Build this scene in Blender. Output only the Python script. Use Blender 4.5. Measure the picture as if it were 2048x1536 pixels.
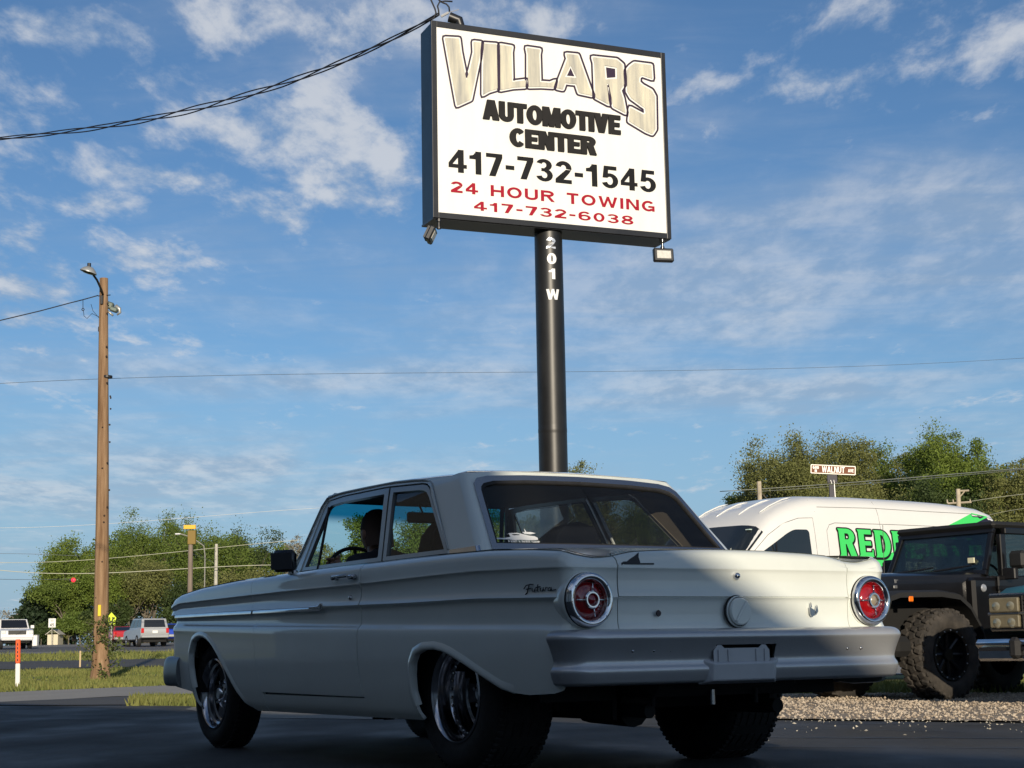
import bpy, bmesh, math, random
import numpy as np
from mathutils import Vector, Matrix
from mathutils.geometry import delaunay_2d_cdt
random.seed(7); RNG = np.random.default_rng(11)
SC = bpy.context.scene
COL = SC.collection
for o in list(bpy.data.objects): bpy.data.objects.remove(o)
PI = math.pi
# ------------------------------------------------------------------ camera
FPX, CAMH, PITCH, ROLL = 3207.87, .5141, .1649, -.0184     # focal length in pixels of the 2048 wide photograph
cp_, sp_, cr_, sr_ = math.cos(PITCH), math.sin(PITCH), math.cos(ROLL), math.sin(ROLL)
UPV = Vector((0, -sp_, cp_)); FW = Vector((0, cp_, sp_))
RT = Vector((1, 0, 0))*cr_ + UPV*sr_; UP = Vector((1, 0, 0))*-sr_ + UPV*cr_
EYE = Vector((0, 0, CAMH))
cam = bpy.data.cameras.new('camera'); camo = bpy.data.objects.new('camera', cam); COL.objects.link(camo)
cam.sensor_width = 36; cam.lens = FPX/2048*36; cam.clip_end = 9000; cam.clip_start = .05
M = Matrix((( RT.x, UP.x, -FW.x, EYE.x), (RT.y, UP.y, -FW.y, EYE.y), (RT.z, UP.z, -FW.z, EYE.z), (0, 0, 0, 1)))
camo.matrix_world = M
SC.camera = camo
def ray(px, py): return FW + RT*((px-1024)/FPX) - UP*((py-768)/FPX)
def at(px, py, Y):                       # world point seen at a photograph pixel, at distance Y in front of the camera
    r = ray(px, py); return EYE + r*(Y/r.y)
def ground(px, py, z=0):
    r = ray(px, py); return EYE + r*((z-CAMH)/r.z)
# ------------------------------------------------------------------ sun, sky
SUN_AZ, SUN_EL = math.radians(10), math.radians(14.0)      # the sun stands low behind the camera, a little to the right
sdir = Vector((math.sin(SUN_AZ)*math.cos(SUN_EL), -math.cos(SUN_AZ)*math.cos(SUN_EL), math.sin(SUN_EL)))
sun = bpy.data.lights.new('sun', 'SUN'); sun.energy = 5.0; sun.angle = math.radians(.53); sun.color = (1.0, .87, .68)
suno = bpy.data.objects.new('sun', sun); COL.objects.link(suno); suno.location = sdir*60
suno.rotation_euler = sdir.to_track_quat('Z', 'Y').to_euler()
W = bpy.data.worlds.new('World'); SC.world = W; W.use_nodes = True
def sky_world():
    nt = W.node_tree; N = nt.nodes; Lk = nt.links; N.clear()
    out = N.new('ShaderNodeOutputWorld'); bg = N.new('ShaderNodeBackground'); bg.inputs[1].default_value = .076
    sky = N.new('ShaderNodeTexSky'); sky.sky_type = 'NISHITA'; sky.sun_disc = False
    sky.sun_elevation = SUN_EL; sky.sun_rotation = PI - SUN_AZ; sky.altitude = 300; sky.air_density = 1.0; sky.dust_density = .3; sky.ozone_density = 1.4
    tc = N.new('ShaderNodeTexCoord')
    def math_(op, a, b=None, c=None, clamp=False):
        n = N.new('ShaderNodeMath'); n.operation = op; n.use_clamp = clamp
        for i, x in enumerate((a, b, c)):
            if x is None: continue
            if isinstance(x, (int, float)): n.inputs[i].default_value = x
            else: Lk.new(x, n.inputs[i])
        return n.outputs[0]
    sep = N.new('ShaderNodeSeparateXYZ'); Lk.new(tc.outputs['Generated'], sep.inputs[0])
    zz = math_('ADD', math_('MAXIMUM', sep.outputs[2], 0.0), .055)
    px = math_('DIVIDE', sep.outputs[0], zz); py = math_('DIVIDE', sep.outputs[1], zz)
    cmb = N.new('ShaderNodeCombineXYZ'); Lk.new(px, cmb.inputs[0]); Lk.new(py, cmb.inputs[1])
    def noise(sc, det, rough, loc, scl=(1, 1, 1), rot=0, dist=0.0):
        mp = N.new('ShaderNodeMapping'); mp.inputs['Location'].default_value = loc; mp.inputs['Scale'].default_value = scl; mp.inputs['Rotation'].default_value = (0, 0, rot)
        Lk.new(cmb.outputs[0], mp.inputs[0])
        n = N.new('ShaderNodeTexNoise'); n.inputs['Scale'].default_value = sc; n.inputs['Detail'].default_value = det; n.inputs['Roughness'].default_value = rough
        n.inputs['Distortion'].default_value = dist
        Lk.new(mp.outputs[0], n.inputs['Vector']); return n.outputs[0]
    def ramp(x, a, b, v0=0., v1=1.):
        r = N.new('ShaderNodeMapRange'); r.interpolation_type = 'SMOOTHSTEP'
        Lk.new(x, r.inputs[0]); r.inputs[1].default_value = a; r.inputs[2].default_value = b; r.inputs[3].default_value = v0; r.inputs[4].default_value = v1
        return r.outputs[0]
    # broken puffs of high cloud, thicker towards the left of the view
    def blob(px_, py_, wx, wz, amp):      # a patch of cloud lying in one direction of the sky
        d = ray(px_, py_).normalized(); a = math_('MULTIPLY', math_('SUBTRACT', sep.outputs[0], d.x), 1/wx); b = math_('MULTIPLY', math_('SUBTRACT', sep.outputs[2], d.z), 1/wz)
        e = math_('POWER', 2.71828, math_('MULTIPLY', math_('ADD', math_('MULTIPLY', a, a), math_('MULTIPLY', b, b)), -1.)); 
        back = math_('GREATER_THAN', sep.outputs[1], 0.); return math_('MULTIPLY', math_('MULTIPLY', e, back), amp)
    B = None
    for q in ((600, 260, .085, .030, .9), (700, 350, .055, .034, .9), (560, 430, .050, .022, .8), (330, 350, .060, .012, .8), (190, 405, .035, .009, .8), (470, 40, .090, .026, .65), (720, 60, .070, .030, .7), (150, 60, .070, .016, .8), (1080, 40, .060, .016, .75), (30, 590, .045, .030, 1.), (290, 520, .050, .016, .85), (60, 480, .030, .012, .7),
              (1640, 165, .070, .012, .65), (1740, 30, .050, .014, .55), (1960, 100, .050, .018, .35), (130, 700, .060, .012, .6), (330, 150, .04, .016, .5), (-260, 250, .10, .06, .9), (-500, 700, .12, .03, .8), (2500, 300, .12, .03, .7)):
        g = blob(*q); B = g if B is None else math_('MAXIMUM', B, g)
    puff = noise(9.0, 8, .62, (.4, 2.2, 0), (1.0, .50, 1), .35, .12)
    wisp = noise(2.6, 7, .60, (4.4, 1.2, 0), (1.0, .5, 1), .5, .15)
    behind = ramp(sep.outputs[1], .3, -.2, 0., .55)
    m1 = ramp(math_('ADD', math_('ADD', math_('MULTIPLY', math_('MAXIMUM', B, behind), .24), math_('MULTIPLY', puff, .75)), math_('MULTIPLY', wisp, .50)), .665, .93)
    # thin veils drawn out aslant across the right and the low sky
    st = noise(1.5, 8, .55, (7.7, .3, 0), (.9, .55, 1), -.9, .5)
    st2 = noise(4.0, 6, .6, (1.7, 5.3, 0), (.5, 1.3, 1), .55, .8)
    V_ = None
    for q in ((600, 760, .17, .014, 1.), (1500, 560, .20, .05, .75), (1900, 420, .12, .03, .9), (1600, 790, .16, .02, .9), (200, 960, .16, .03, .8), (1900, 760, .10, .012, .7), (1100, 600, .12, .04, .4)):
        g = blob(*q); V_ = g if V_ is None else math_('MAXIMUM', V_, g)
    m2 = math_('MULTIPLY', ramp(math_('ADD', math_('ADD', math_('MULTIPLY', st, .7), math_('MULTIPLY', st2, .30)), math_('MULTIPLY', V_, .27)), .46, .86), .66)
    mask = math_('MAXIMUM', math_('MULTIPLY', m1, .80), m2)
    veil = ramp(sep.outputs[2], .22, .0, 0., .80)
    ccol = N.new('ShaderNodeMixRGB'); ccol.inputs[1].default_value = (4.4, 5.6, 7.3, 1); ccol.inputs[2].default_value = (8.6, 8.9, 9.4, 1)
    Lk.new(ramp(math_('ADD', math_('MULTIPLY', puff, .5), math_('MULTIPLY', wisp, .5)), .42, .60), ccol.inputs[0])
    boost = N.new('ShaderNodeMixRGB'); boost.blend_type = 'MULTIPLY'; boost.inputs[0].default_value = 1; boost.inputs[2].default_value = (.70, .98, 1.30, 1)
    Lk.new(sky.outputs[0], boost.inputs[1])
    mv = N.new('ShaderNodeMixRGB'); Lk.new(veil, mv.inputs[0]); Lk.new(boost.outputs[0], mv.inputs[1]); mv.inputs[2].default_value = (3.7, 5.5, 7.9, 1)
    mx = N.new('ShaderNodeMixRGB'); Lk.new(mask, mx.inputs[0]); Lk.new(mv.outputs[0], mx.inputs[1]); Lk.new(ccol.outputs[0], mx.inputs[2])
    Lk.new(mx.outputs[0], bg.inputs[0]); Lk.new(bg.outputs[0], out.inputs[0])
sky_world()
SC.view_settings.view_transform = 'Standard'; SC.view_settings.look = 'None'; SC.view_settings.gamma = 1
SC.view_settings.use_curve_mapping = False; SC.view_settings.exposure = 0.0
SC.cycles.max_bounces = 8; SC.cycles.transparent_max_bounces = 16
# ------------------------------------------------------------------ materials
MATS = {}
def mat(name, col, rough=.6, metal=0., var=0., vscale=6., bump=0., bscale=40., coat=0., spec=.5, col2=None, obj=True, emit=None, stretch=None, detail=6):
    if name in MATS: return MATS[name]
    m = bpy.data.materials.new(name); m.use_nodes = True; nt = m.node_tree; b = nt.nodes['Principled BSDF']
    b.inputs['Base Color'].default_value = (*col, 1); b.inputs['Roughness'].default_value = rough; b.inputs['Metallic'].default_value = metal
    b.inputs['Coat Weight'].default_value = coat; b.inputs['Coat Roughness'].default_value = .035; b.inputs['Specular IOR Level'].default_value = spec
    if emit: b.inputs['Emission Color'].default_value = (*emit[0], 1); b.inputs['Emission Strength'].default_value = emit[1]
    tc = nt.nodes.new('ShaderNodeTexCoord'); src = tc.outputs['Object']
    if stretch:
        mp = nt.nodes.new('ShaderNodeMapping'); mp.inputs['Scale'].default_value = stretch; nt.links.new(src, mp.inputs[0]); src = mp.outputs[0]
    if var or col2:
        n = nt.nodes.new('ShaderNodeTexNoise'); n.inputs['Scale'].default_value = vscale; n.inputs['Detail'].default_value = detail; n.inputs['Roughness'].default_value = .62
        nt.links.new(src, n.inputs['Vector'])
        mr = nt.nodes.new('ShaderNodeMapRange'); mr.inputs[1].default_value = .33; mr.inputs[2].default_value = .67; nt.links.new(n.outputs[0], mr.inputs[0])
        mx = nt.nodes.new('ShaderNodeMixRGB'); nt.links.new(mr.outputs[0], mx.inputs[0])
        c2 = col2 if col2 else tuple(min(1, c*(1+var)) for c in col); c1 = col if col2 else tuple(c*(1-var) for c in col)
        mx.inputs[1].default_value = (*c1, 1); mx.inputs[2].default_value = (*c2, 1); nt.links.new(mx.outputs[0], b.inputs['Base Color'])
    if bump:
        n = nt.nodes.new('ShaderNodeTexNoise'); n.inputs['Scale'].default_value = bscale; n.inputs['Detail'].default_value = 5; nt.links.new(src, n.inputs['Vector'])
        bp = nt.nodes.new('ShaderNodeBump'); bp.inputs['Strength'].default_value = bump; bp.inputs['Distance'].default_value = .01
        nt.links.new(n.outputs[0], bp.inputs['Height']); nt.links.new(bp.outputs[0], b.inputs['Normal'])
    MATS[name] = m; return m
def glass(name, tint=(.8, .86, .86), refl=.08, band=None, haze=0.0):
    if name in MATS: return MATS[name]
    m = bpy.data.materials.new(name); m.use_nodes = True; nt = m.node_tree; N = nt.nodes; N.clear(); L = nt.links
    out = N.new('ShaderNodeOutputMaterial'); tr = N.new('ShaderNodeBsdfTransparent'); tr.inputs[0].default_value = (*tint, 1)
    gl = N.new('ShaderNodeBsdfGlossy'); gl.inputs['Roughness'].default_value = .01
    fr = N.new('ShaderNodeFresnel'); fr.inputs[0].default_value = 1.5
    mul = N.new('ShaderNodeMath'); mul.operation = 'MULTIPLY_ADD'; mul.inputs[1].default_value = .8; mul.inputs[2].default_value = refl*.3; mul.use_clamp = True
    L.new(fr.outputs[0], mul.inputs[0])
    if band:   # a real tint band dyed into the top of a windscreen
        tc = N.new('ShaderNodeTexCoord'); sp = N.new('ShaderNodeSeparateXYZ'); L.new(tc.outputs['Object'], sp.inputs[0])
        mr = N.new('ShaderNodeMapRange'); mr.interpolation_type = 'SMOOTHSTEP'; L.new(sp.outputs[2], mr.inputs[0]); mr.inputs[1].default_value = band[0]; mr.inputs[2].default_value = band[1]
        mc = N.new('ShaderNodeMixRGB'); L.new(mr.outputs[0], mc.inputs[0]); mc.inputs[1].default_value = (*tint, 1); mc.inputs[2].default_value = (*band[2], 1)
        L.new(mc.outputs[0], tr.inputs[0])
    mx = N.new('ShaderNodeMixShader'); L.new(mul.outputs[0], mx.inputs[0]); L.new(tr.outputs[0], mx.inputs[1]); L.new(gl.outputs[0], mx.inputs[2])
    last = mx
    if haze:
        df = N.new('ShaderNodeBsdfDiffuse'); df.inputs[0].default_value = (.6, .6, .55, 1)
        nz = N.new('ShaderNodeTexNoise'); nz.inputs['Scale'].default_value = 3; nz.inputs['Detail'].default_value = 4
        mm = N.new('ShaderNodeMath'); mm.operation = 'MULTIPLY'; mm.inputs[1].default_value = haze*2; L.new(nz.outputs[0], mm.inputs[0])
        m2 = N.new('ShaderNodeMixShader'); L.new(mm.outputs[0], m2.inputs[0]); L.new(mx.outputs[0], m2.inputs[1]); L.new(df.outputs[0], m2.inputs[2]); last = m2
    L.new(last.outputs[0], out.inputs[0]); MATS[name] = m; return m
# ------------------------------------------------------------------ object helpers
def tag(o, label=None, cat=None, group=None, kind=None):
    if label: o['label'] = label
    if cat: o['category'] = cat
    if group: o['group'] = group
    if kind: o['kind'] = kind
    return o
def empty(name, loc=(0, 0, 0), rz=0., label=None, cat=None, group=None):
    o = bpy.data.objects.new(name, None); COL.objects.link(o); o.location = loc; o.rotation_euler = (0, 0, rz); o.empty_display_size = .2
    return tag(o, label, cat, group)
def mesh_obj(name, V, F, m, parent=None, smooth=False, nrm=None, autos=None):
    me = bpy.data.meshes.new(name); me.from_pydata([tuple(map(float, v)) for v in V], [], [tuple(int(i) for i in f) for f in F]); me.update()
    if smooth: me.polygons.foreach_set('use_smooth', [True]*len(me.polygons))
    if nrm is not None: me.normals_split_custom_set_from_vertices([tuple(map(float, n)) for n in nrm])
    elif autos:
        me.polygons.foreach_set('use_smooth', [True]*len(me.polygons)); me.set_sharp_from_angle(angle=math.radians(autos))
    if isinstance(m, (list, tuple)):
        for x in m: me.materials.append(x)
    elif m: me.materials.append(m)
    o = bpy.data.objects.new(name, me); COL.objects.link(o)
    if parent: o.parent = parent
    return o
class MB:
    """collects shapes, then links them as one mesh object"""
    def __init__(s): s.V = []; s.F = []; s.T = Matrix()
    def add(s, V, F):
        n = len(s.V); s.V += [s.T @ Vector(v) for v in V]; s.F += [tuple(i+n for i in f) for f in F]; return s
    def box(s, c, d, rz=0., taper=1., bev=0.):
        x, y, z = d[0]/2, d[1]/2, d[2]/2; R = Matrix.Rotation(rz, 3, 'Z')
        if bev:
            b = min(bev, x*.9, y*.9, z*.9); V = []; 
            for sx in (-1, 1):
                for sy in (-1, 1):
                    for sz in (-1, 1):
                        V += [(sx*x, sy*(y-b), sz*(z-b)), (sx*(x-b), sy*y, sz*(z-b)), (sx*(x-b), sy*(y-b), sz*z)]
            bm = bmesh.new()
            for v in V: bm.verts.new(v)
            bmesh.ops.convex_hull(bm, input=bm.verts); bm.verts.index_update()
            VV = [R @ v.co + Vector(c) for v in bm.verts]; FF = [tuple(v.index for v in f.verts) for f in bm.faces]; bm.free(); return s.add(VV, FF)
        V = []
        for sz in (-1, 1):
            k = taper if sz > 0 else 1
            V += [R @ Vector((-x*k, -y*k, sz*z)) + Vector(c), R @ Vector((x*k, -y*k, sz*z)) + Vector(c), R @ Vector((x*k, y*k, sz*z)) + Vector(c), R @ Vector((-x*k, y*k, sz*z)) + Vector(c)]
        return s.add(V, [(3, 2, 1, 0), (4, 5, 6, 7), (0, 1, 5, 4), (1, 2, 6, 5), (2, 3, 7, 6), (3, 0, 4, 7)])
    def tube(s, pts, r, n=8, caps=True, closed=False):
        pts = [Vector(p) for p in pts]; rs = r if isinstance(r, (list, tuple)) else [r]*len(pts); V = []; F = []
        up = None; m = len(pts)
        for i, p in enumerate(pts):
            if closed: t = pts[(i+1) % m]-pts[i-1]
            else: t = pts[min(i+1, m-1)]-pts[max(i-1, 0)]
            t.normalize()
            if up is None:
                up = Vector((0, 0, 1)) if abs(t.z) < .9 else Vector((1, 0, 0))
            a = t.cross(up)
            if a.length < 1e-5: a = t.orthogonal()
            a.normalize(); b = a.cross(t); up = b
            for k in range(n):
                q = 2*PI*k/n; V.append(p + (a*math.cos(q)+b*math.sin(q))*rs[i])
        for i in range(m if closed else m-1):
            j = (i+1) % m
            for k in range(n): F.append((i*n+k, i*n+(k+1) % n, j*n+(k+1) % n, j*n+k))
        if caps and not closed: F += [tuple(range(n))[::-1], tuple((m-1)*n+k for k in range(n))]
        return s.add(V, F)
    def lathe(s, prof, c=(0, 0, 0), axis='z', n=32, a0=0., a1=2*PI):
        """prof: (radius, height) pairs turned about an axis"""
        V = []; F = []; full = abs(a1-a0-2*PI) < 1e-6; m = n if full else n+1
        for r, h in prof:
            for k in range(m):
                q = a0+(a1-a0)*k/n; x, y = r*math.cos(q), r*math.sin(q)
                V.append({'z': (x, y, h), 'y': (x, h, y), 'x': (h, x, y)}[axis])
        for i in range(len(prof)-1):
            for k in range(n):
                k2 = (k+1) % m
                F.append((i*m+k, i*m+k2, (i+1)*m+k2, (i+1)*m+k))
        V = [Vector(v)+Vector(c) for v in V]; return s.add(V, F)
    def prism(s, poly, depth, frame):
        """poly: 2D outline; frame: function (u, w, d) -> point; a closed prism between d=0 and d=depth"""
        n = len(poly); V = [frame(u, w, 0) for u, w in poly]+[frame(u, w, depth) for u, w in poly]
        return s.add(V, [tuple(range(n))[::-1], tuple(range(n, 2*n))]+[(i, (i+1) % n, (i+1) % n+n, i+n) for i in range(n)])
    def build(s, name, m, parent=None, smooth=False, autos=None, bevel=0.):
        o = mesh_obj(name, s.V, s.F, m, parent, smooth, None, autos)
        bm = bmesh.new(); bm.from_mesh(o.data)
        bmesh.ops.recalc_face_normals(bm, faces=bm.faces)
        bm.to_mesh(o.data); bm.free()
        if autos: o.data.set_sharp_from_angle(angle=math.radians(autos))
        if bevel:
            b = o.modifiers.new('bevel', 'BEVEL'); b.width = bevel; b.segments = 2; b.limit_method = 'ANGLE'
        return o
def copy_tree(o, parent=None, done=None):
    c = o.copy(); COL.objects.link(c); c.parent = parent
    for ch in list(CH.get(o, [])) or [x for x in bpy.data.objects if x.parent == o]:
        copy_tree(ch, c)
    return c
CH = {}
# ------------------------------------------------------------------ curved panels cut out of a parametric skin
def inpoly(P, poly):
    x, y = P[:, 0], P[:, 1]; ins = np.zeros(len(P), bool); n = len(poly)
    for i in range(n):
        x0, y0 = poly[i]; x1, y1 = poly[(i+1) % n]
        c = ((y0 > y) != (y1 > y))
        with np.errstate(divide='ignore', invalid='ignore'):
            xi = (x1-x0)*(y-y0)/(y1-y0+1e-30)+x0
        ins ^= c & (x < xi)
    return ins
def dist_edges(P, segs):
    d = np.full(len(P), 1e9)
    for (a, b) in segs:
        a = np.array(a); ab = np.array(b)-a; L = ab@ab+1e-20
        t = np.clip(((P-a)@ab)/L, 0, 1); q = a+t[:, None]*ab; d = np.minimum(d, np.hypot(*(P-q).T))
    return d
def cdt_region(outer, holes, us, vs, keep=.3):
    """triangulate a polygon with holes, with the grid points of us x vs inside; returns points (n,2) and triangles"""
    loops = [outer]+holes; pts = []; edges = []; segs = []
    for lp in loops:
        n0 = len(pts); pts += [tuple(p) for p in lp]; n = len(lp)
        for i in range(n): edges.append((n0+i, n0+(i+1) % n)); segs.append((lp[i], lp[(i+1) % n]))
    G = np.array([(u, v) for u in us for v in vs])
    if len(G):
        ins = inpoly(G, outer)
        for h in holes: ins &= ~inpoly(G, h)
        G = G[ins]
        if len(G):
            step = min(abs(us[1]-us[0]) if len(us) > 1 else 1, np.median(np.diff(vs)) if len(vs) > 1 else 1)
            G = G[dist_edges(G, segs) > keep*step]
            pts += [tuple(g) for g in G]
    r = delaunay_2d_cdt([Vector(p) for p in pts], edges, [], 0, 1e-6)
    P = np.array([(v.x, v.y) for v in r[0]]); F = np.array([f for f in r[2] if len(f) == 3])
    c = P[F].mean(1); ins = inpoly(c, outer)
    for h in holes: ins &= ~inpoly(c, h)
    return P, F[ins]
def densify(poly, step):
    out = []
    n = len(poly)
    for i in range(n):
        a = np.array(poly[i], float); b = np.array(poly[(i+1) % n], float); k = max(1, int(np.ceil(np.hypot(*(b-a))/step)))
        for j in range(k): out.append(tuple(a+(b-a)*j/k))
    return out
def rounded(poly, r, n=4):
    """round the corners of a polygon; r may be a list"""
    out = []; m = len(poly)
    for i in range(m):
        p0 = np.array(poly[i-1], float); p = np.array(poly[i], float); p1 = np.array(poly[(i+1) % m], float)
        rr = r[i] if isinstance(r, (list, tuple)) else r
        if rr <= 0: out.append(tuple(p)); continue
        a = p0-p; b = p1-p; la, lb = np.hypot(*a), np.hypot(*b); d = min(rr, la*.45, lb*.45); a = p+a/la*d; b = p+b/lb*d
        for k in range(n+1):
            t = k/n; q = (1-t)**2*a+2*t*(1-t)*p+t*t*b; out.append(tuple(q))
    return out
def skin_panel(name, fn, poly, holes, m, parent=None, du=.04, vs=None, dv=.03, off=0., th=.012, flip=False, step=.03, conv=None, mirror=False, inner=None):
    """fn(Q[n,2]) -> P[n,3], N[n,3]; a shell of thickness th lying off metres proud of the skin"""
    loops = []
    for lp in [poly]+list(holes):
        d = densify(lp, step)
        loops.append([tuple(conv(*p)) for p in d] if conv else d)
    A = np.array(loops[0]); u0, u1 = A[:, 0].min(), A[:, 0].max(); v0, v1 = A[:, 1].min(), A[:, 1].max()
    us = np.arange(u0+du*.5, u1, du); vv = vs[(vs > v0) & (vs < v1)] if vs is not None else np.arange(v0+dv*.5, v1, dv)
    Q, F = cdt_region(loops[0], loops[1:], us, vv)
    P, Nn = fn(Q)
    V = P+Nn*off; nv = len(V)
    from collections import Counter
    E = Counter(); 
    for f in F:
        for i in range(3): E[(f[i], f[(i+1) % 3])] += 1
    bd = [e for e in E if (e[1], e[0]) not in E]
    bs = sorted({i for e in bd for i in e}); idx = {b: nv+k for k, b in enumerate(bs)}; idx2 = {b: nv+len(bs)+k for k, b in enumerate(bs)}
    V = np.vstack([V, V[bs], (P+Nn*(off-th))[bs]])
    # rim faces carry their own vertices so that the panel's edge stays crisp
    faces = [tuple(f) for f in F]; rim = [(idx[a], idx2[a], idx2[b], idx[b]) for a, b in bd]
    # orientation
    tri = V[np.array(faces)]; fnm = np.cross(tri[:, 1]-tri[:, 0], tri[:, 2]-tri[:, 0]); s = (fnm*Nn[np.array(faces)[:, 0]]).sum()
    if s < 0: faces = [f[::-1] for f in faces]; rim = [f[::-1] for f in rim]
    me_n = np.zeros((len(V), 3)); me_n[:nv] = Nn
    for a, b in bd:
        t = V[b]-V[a]; nn = np.cross(t, Nn[a]); nn /= (np.linalg.norm(nn)+1e-12)
        for q in (a, b): me_n[idx[q]] += nn; me_n[idx2[q]] += nn
    L = np.linalg.norm(me_n, axis=1); L[L == 0] = 1; me_n /= L[:, None]
    if mirror:
        V = V*np.array([1, -1, 1]); me_n = me_n*np.array([1, -1, 1]); faces = [f[::-1] for f in faces]; rim = [f[::-1] for f in rim]
    o = mesh_obj(name, V, faces+rim, m, parent, smooth=True)
    # custom normals only on the skin; rim shaded flat
    me = o.data; sm = [True]*len(faces)+[False]*len(rim); me.polygons.foreach_set('use_smooth', sm)
    me.normals_split_custom_set_from_vertices([tuple(n) if i < nv else (0, 0, 0) for i, n in enumerate(me_n)])
    return o
# ================================================================== THE WHITE SEDAN
CAR_X, CAR_Y, CAR_A = .3986, 7.427, .5675
def open_dense(P, st):
    o = []
    for a, b in zip(P[:-1], P[1:]):
        a, b = np.array(a, float), np.array(b, float); k = max(1, int(np.ceil(np.hypot(*(b-a))/st))); o += [tuple(a+(b-a)*j/k) for j in range(k)]
    return o+[tuple(P[-1])]
lerp = lambda x, xs, ys: float(np.interp(x, xs, ys))
def cr_curve(P, n=3):
    """Catmull-Rom through points; a point given as (a, b, 1) is a crease"""
    out = []; m = len(P)
    for i in range(m-1):
        p1, p2 = np.array(P[i][:2], float), np.array(P[i+1][:2], float)
        p0 = np.array(P[i-1][:2], float) if i > 0 and len(P[i]) == 2 else p1*2-p2
        p3 = np.array(P[i+2][:2], float) if i+2 < m and len(P[i+1]) == 2 else p2*2-p1
        for k in range(n):
            t = k/n; out.append(.5*((2*p1)+(-p0+p2)*t+(2*p0-5*p1+4*p2-p3)*t*t+(-p0+3*p1-3*p2+p3)*t**3))
    out.append(np.array(P[-1][:2], float)); return np.array(out)
def T0(s):
    t = .905
    if s > .9: t -= .075*((s-.9)/2.4)**1.6
    if s < .1: t -= .045*((.1-s)/1.04)**2
    return t
ZT_S = ([-.96, -.90, -.7, -.42, -.1, .6, 1.2, 1.4, 2.24, 2.83, 3.20, 3.30, 3.38, 3.48], [.890, .897, .914, .928, .931, .931, .931, .928, .926, .911, .886, .868, .840, .80])
ZT_T = ([0, .16, .40, .52, .58, .63, .70, .77, .83], [.909, .908, .901, .894, .882, .873, .868, .878, .889])
ZA_S = ([-.96, -.34, .2, .74, 1.63, 3.17, 3.45], [.828, .842, .839, .834, .835, .830, .79])
ZB_S = ([-.95, -.34, .2, 1.07, 1.98, 3.36, 3.45], [.7135, .730, .732, .743, .754, .764, .765])
ZC_S = ([-.85, -.80, .2, 3.26, 3.45], [.588, .593, .615, .693, .697])
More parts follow.
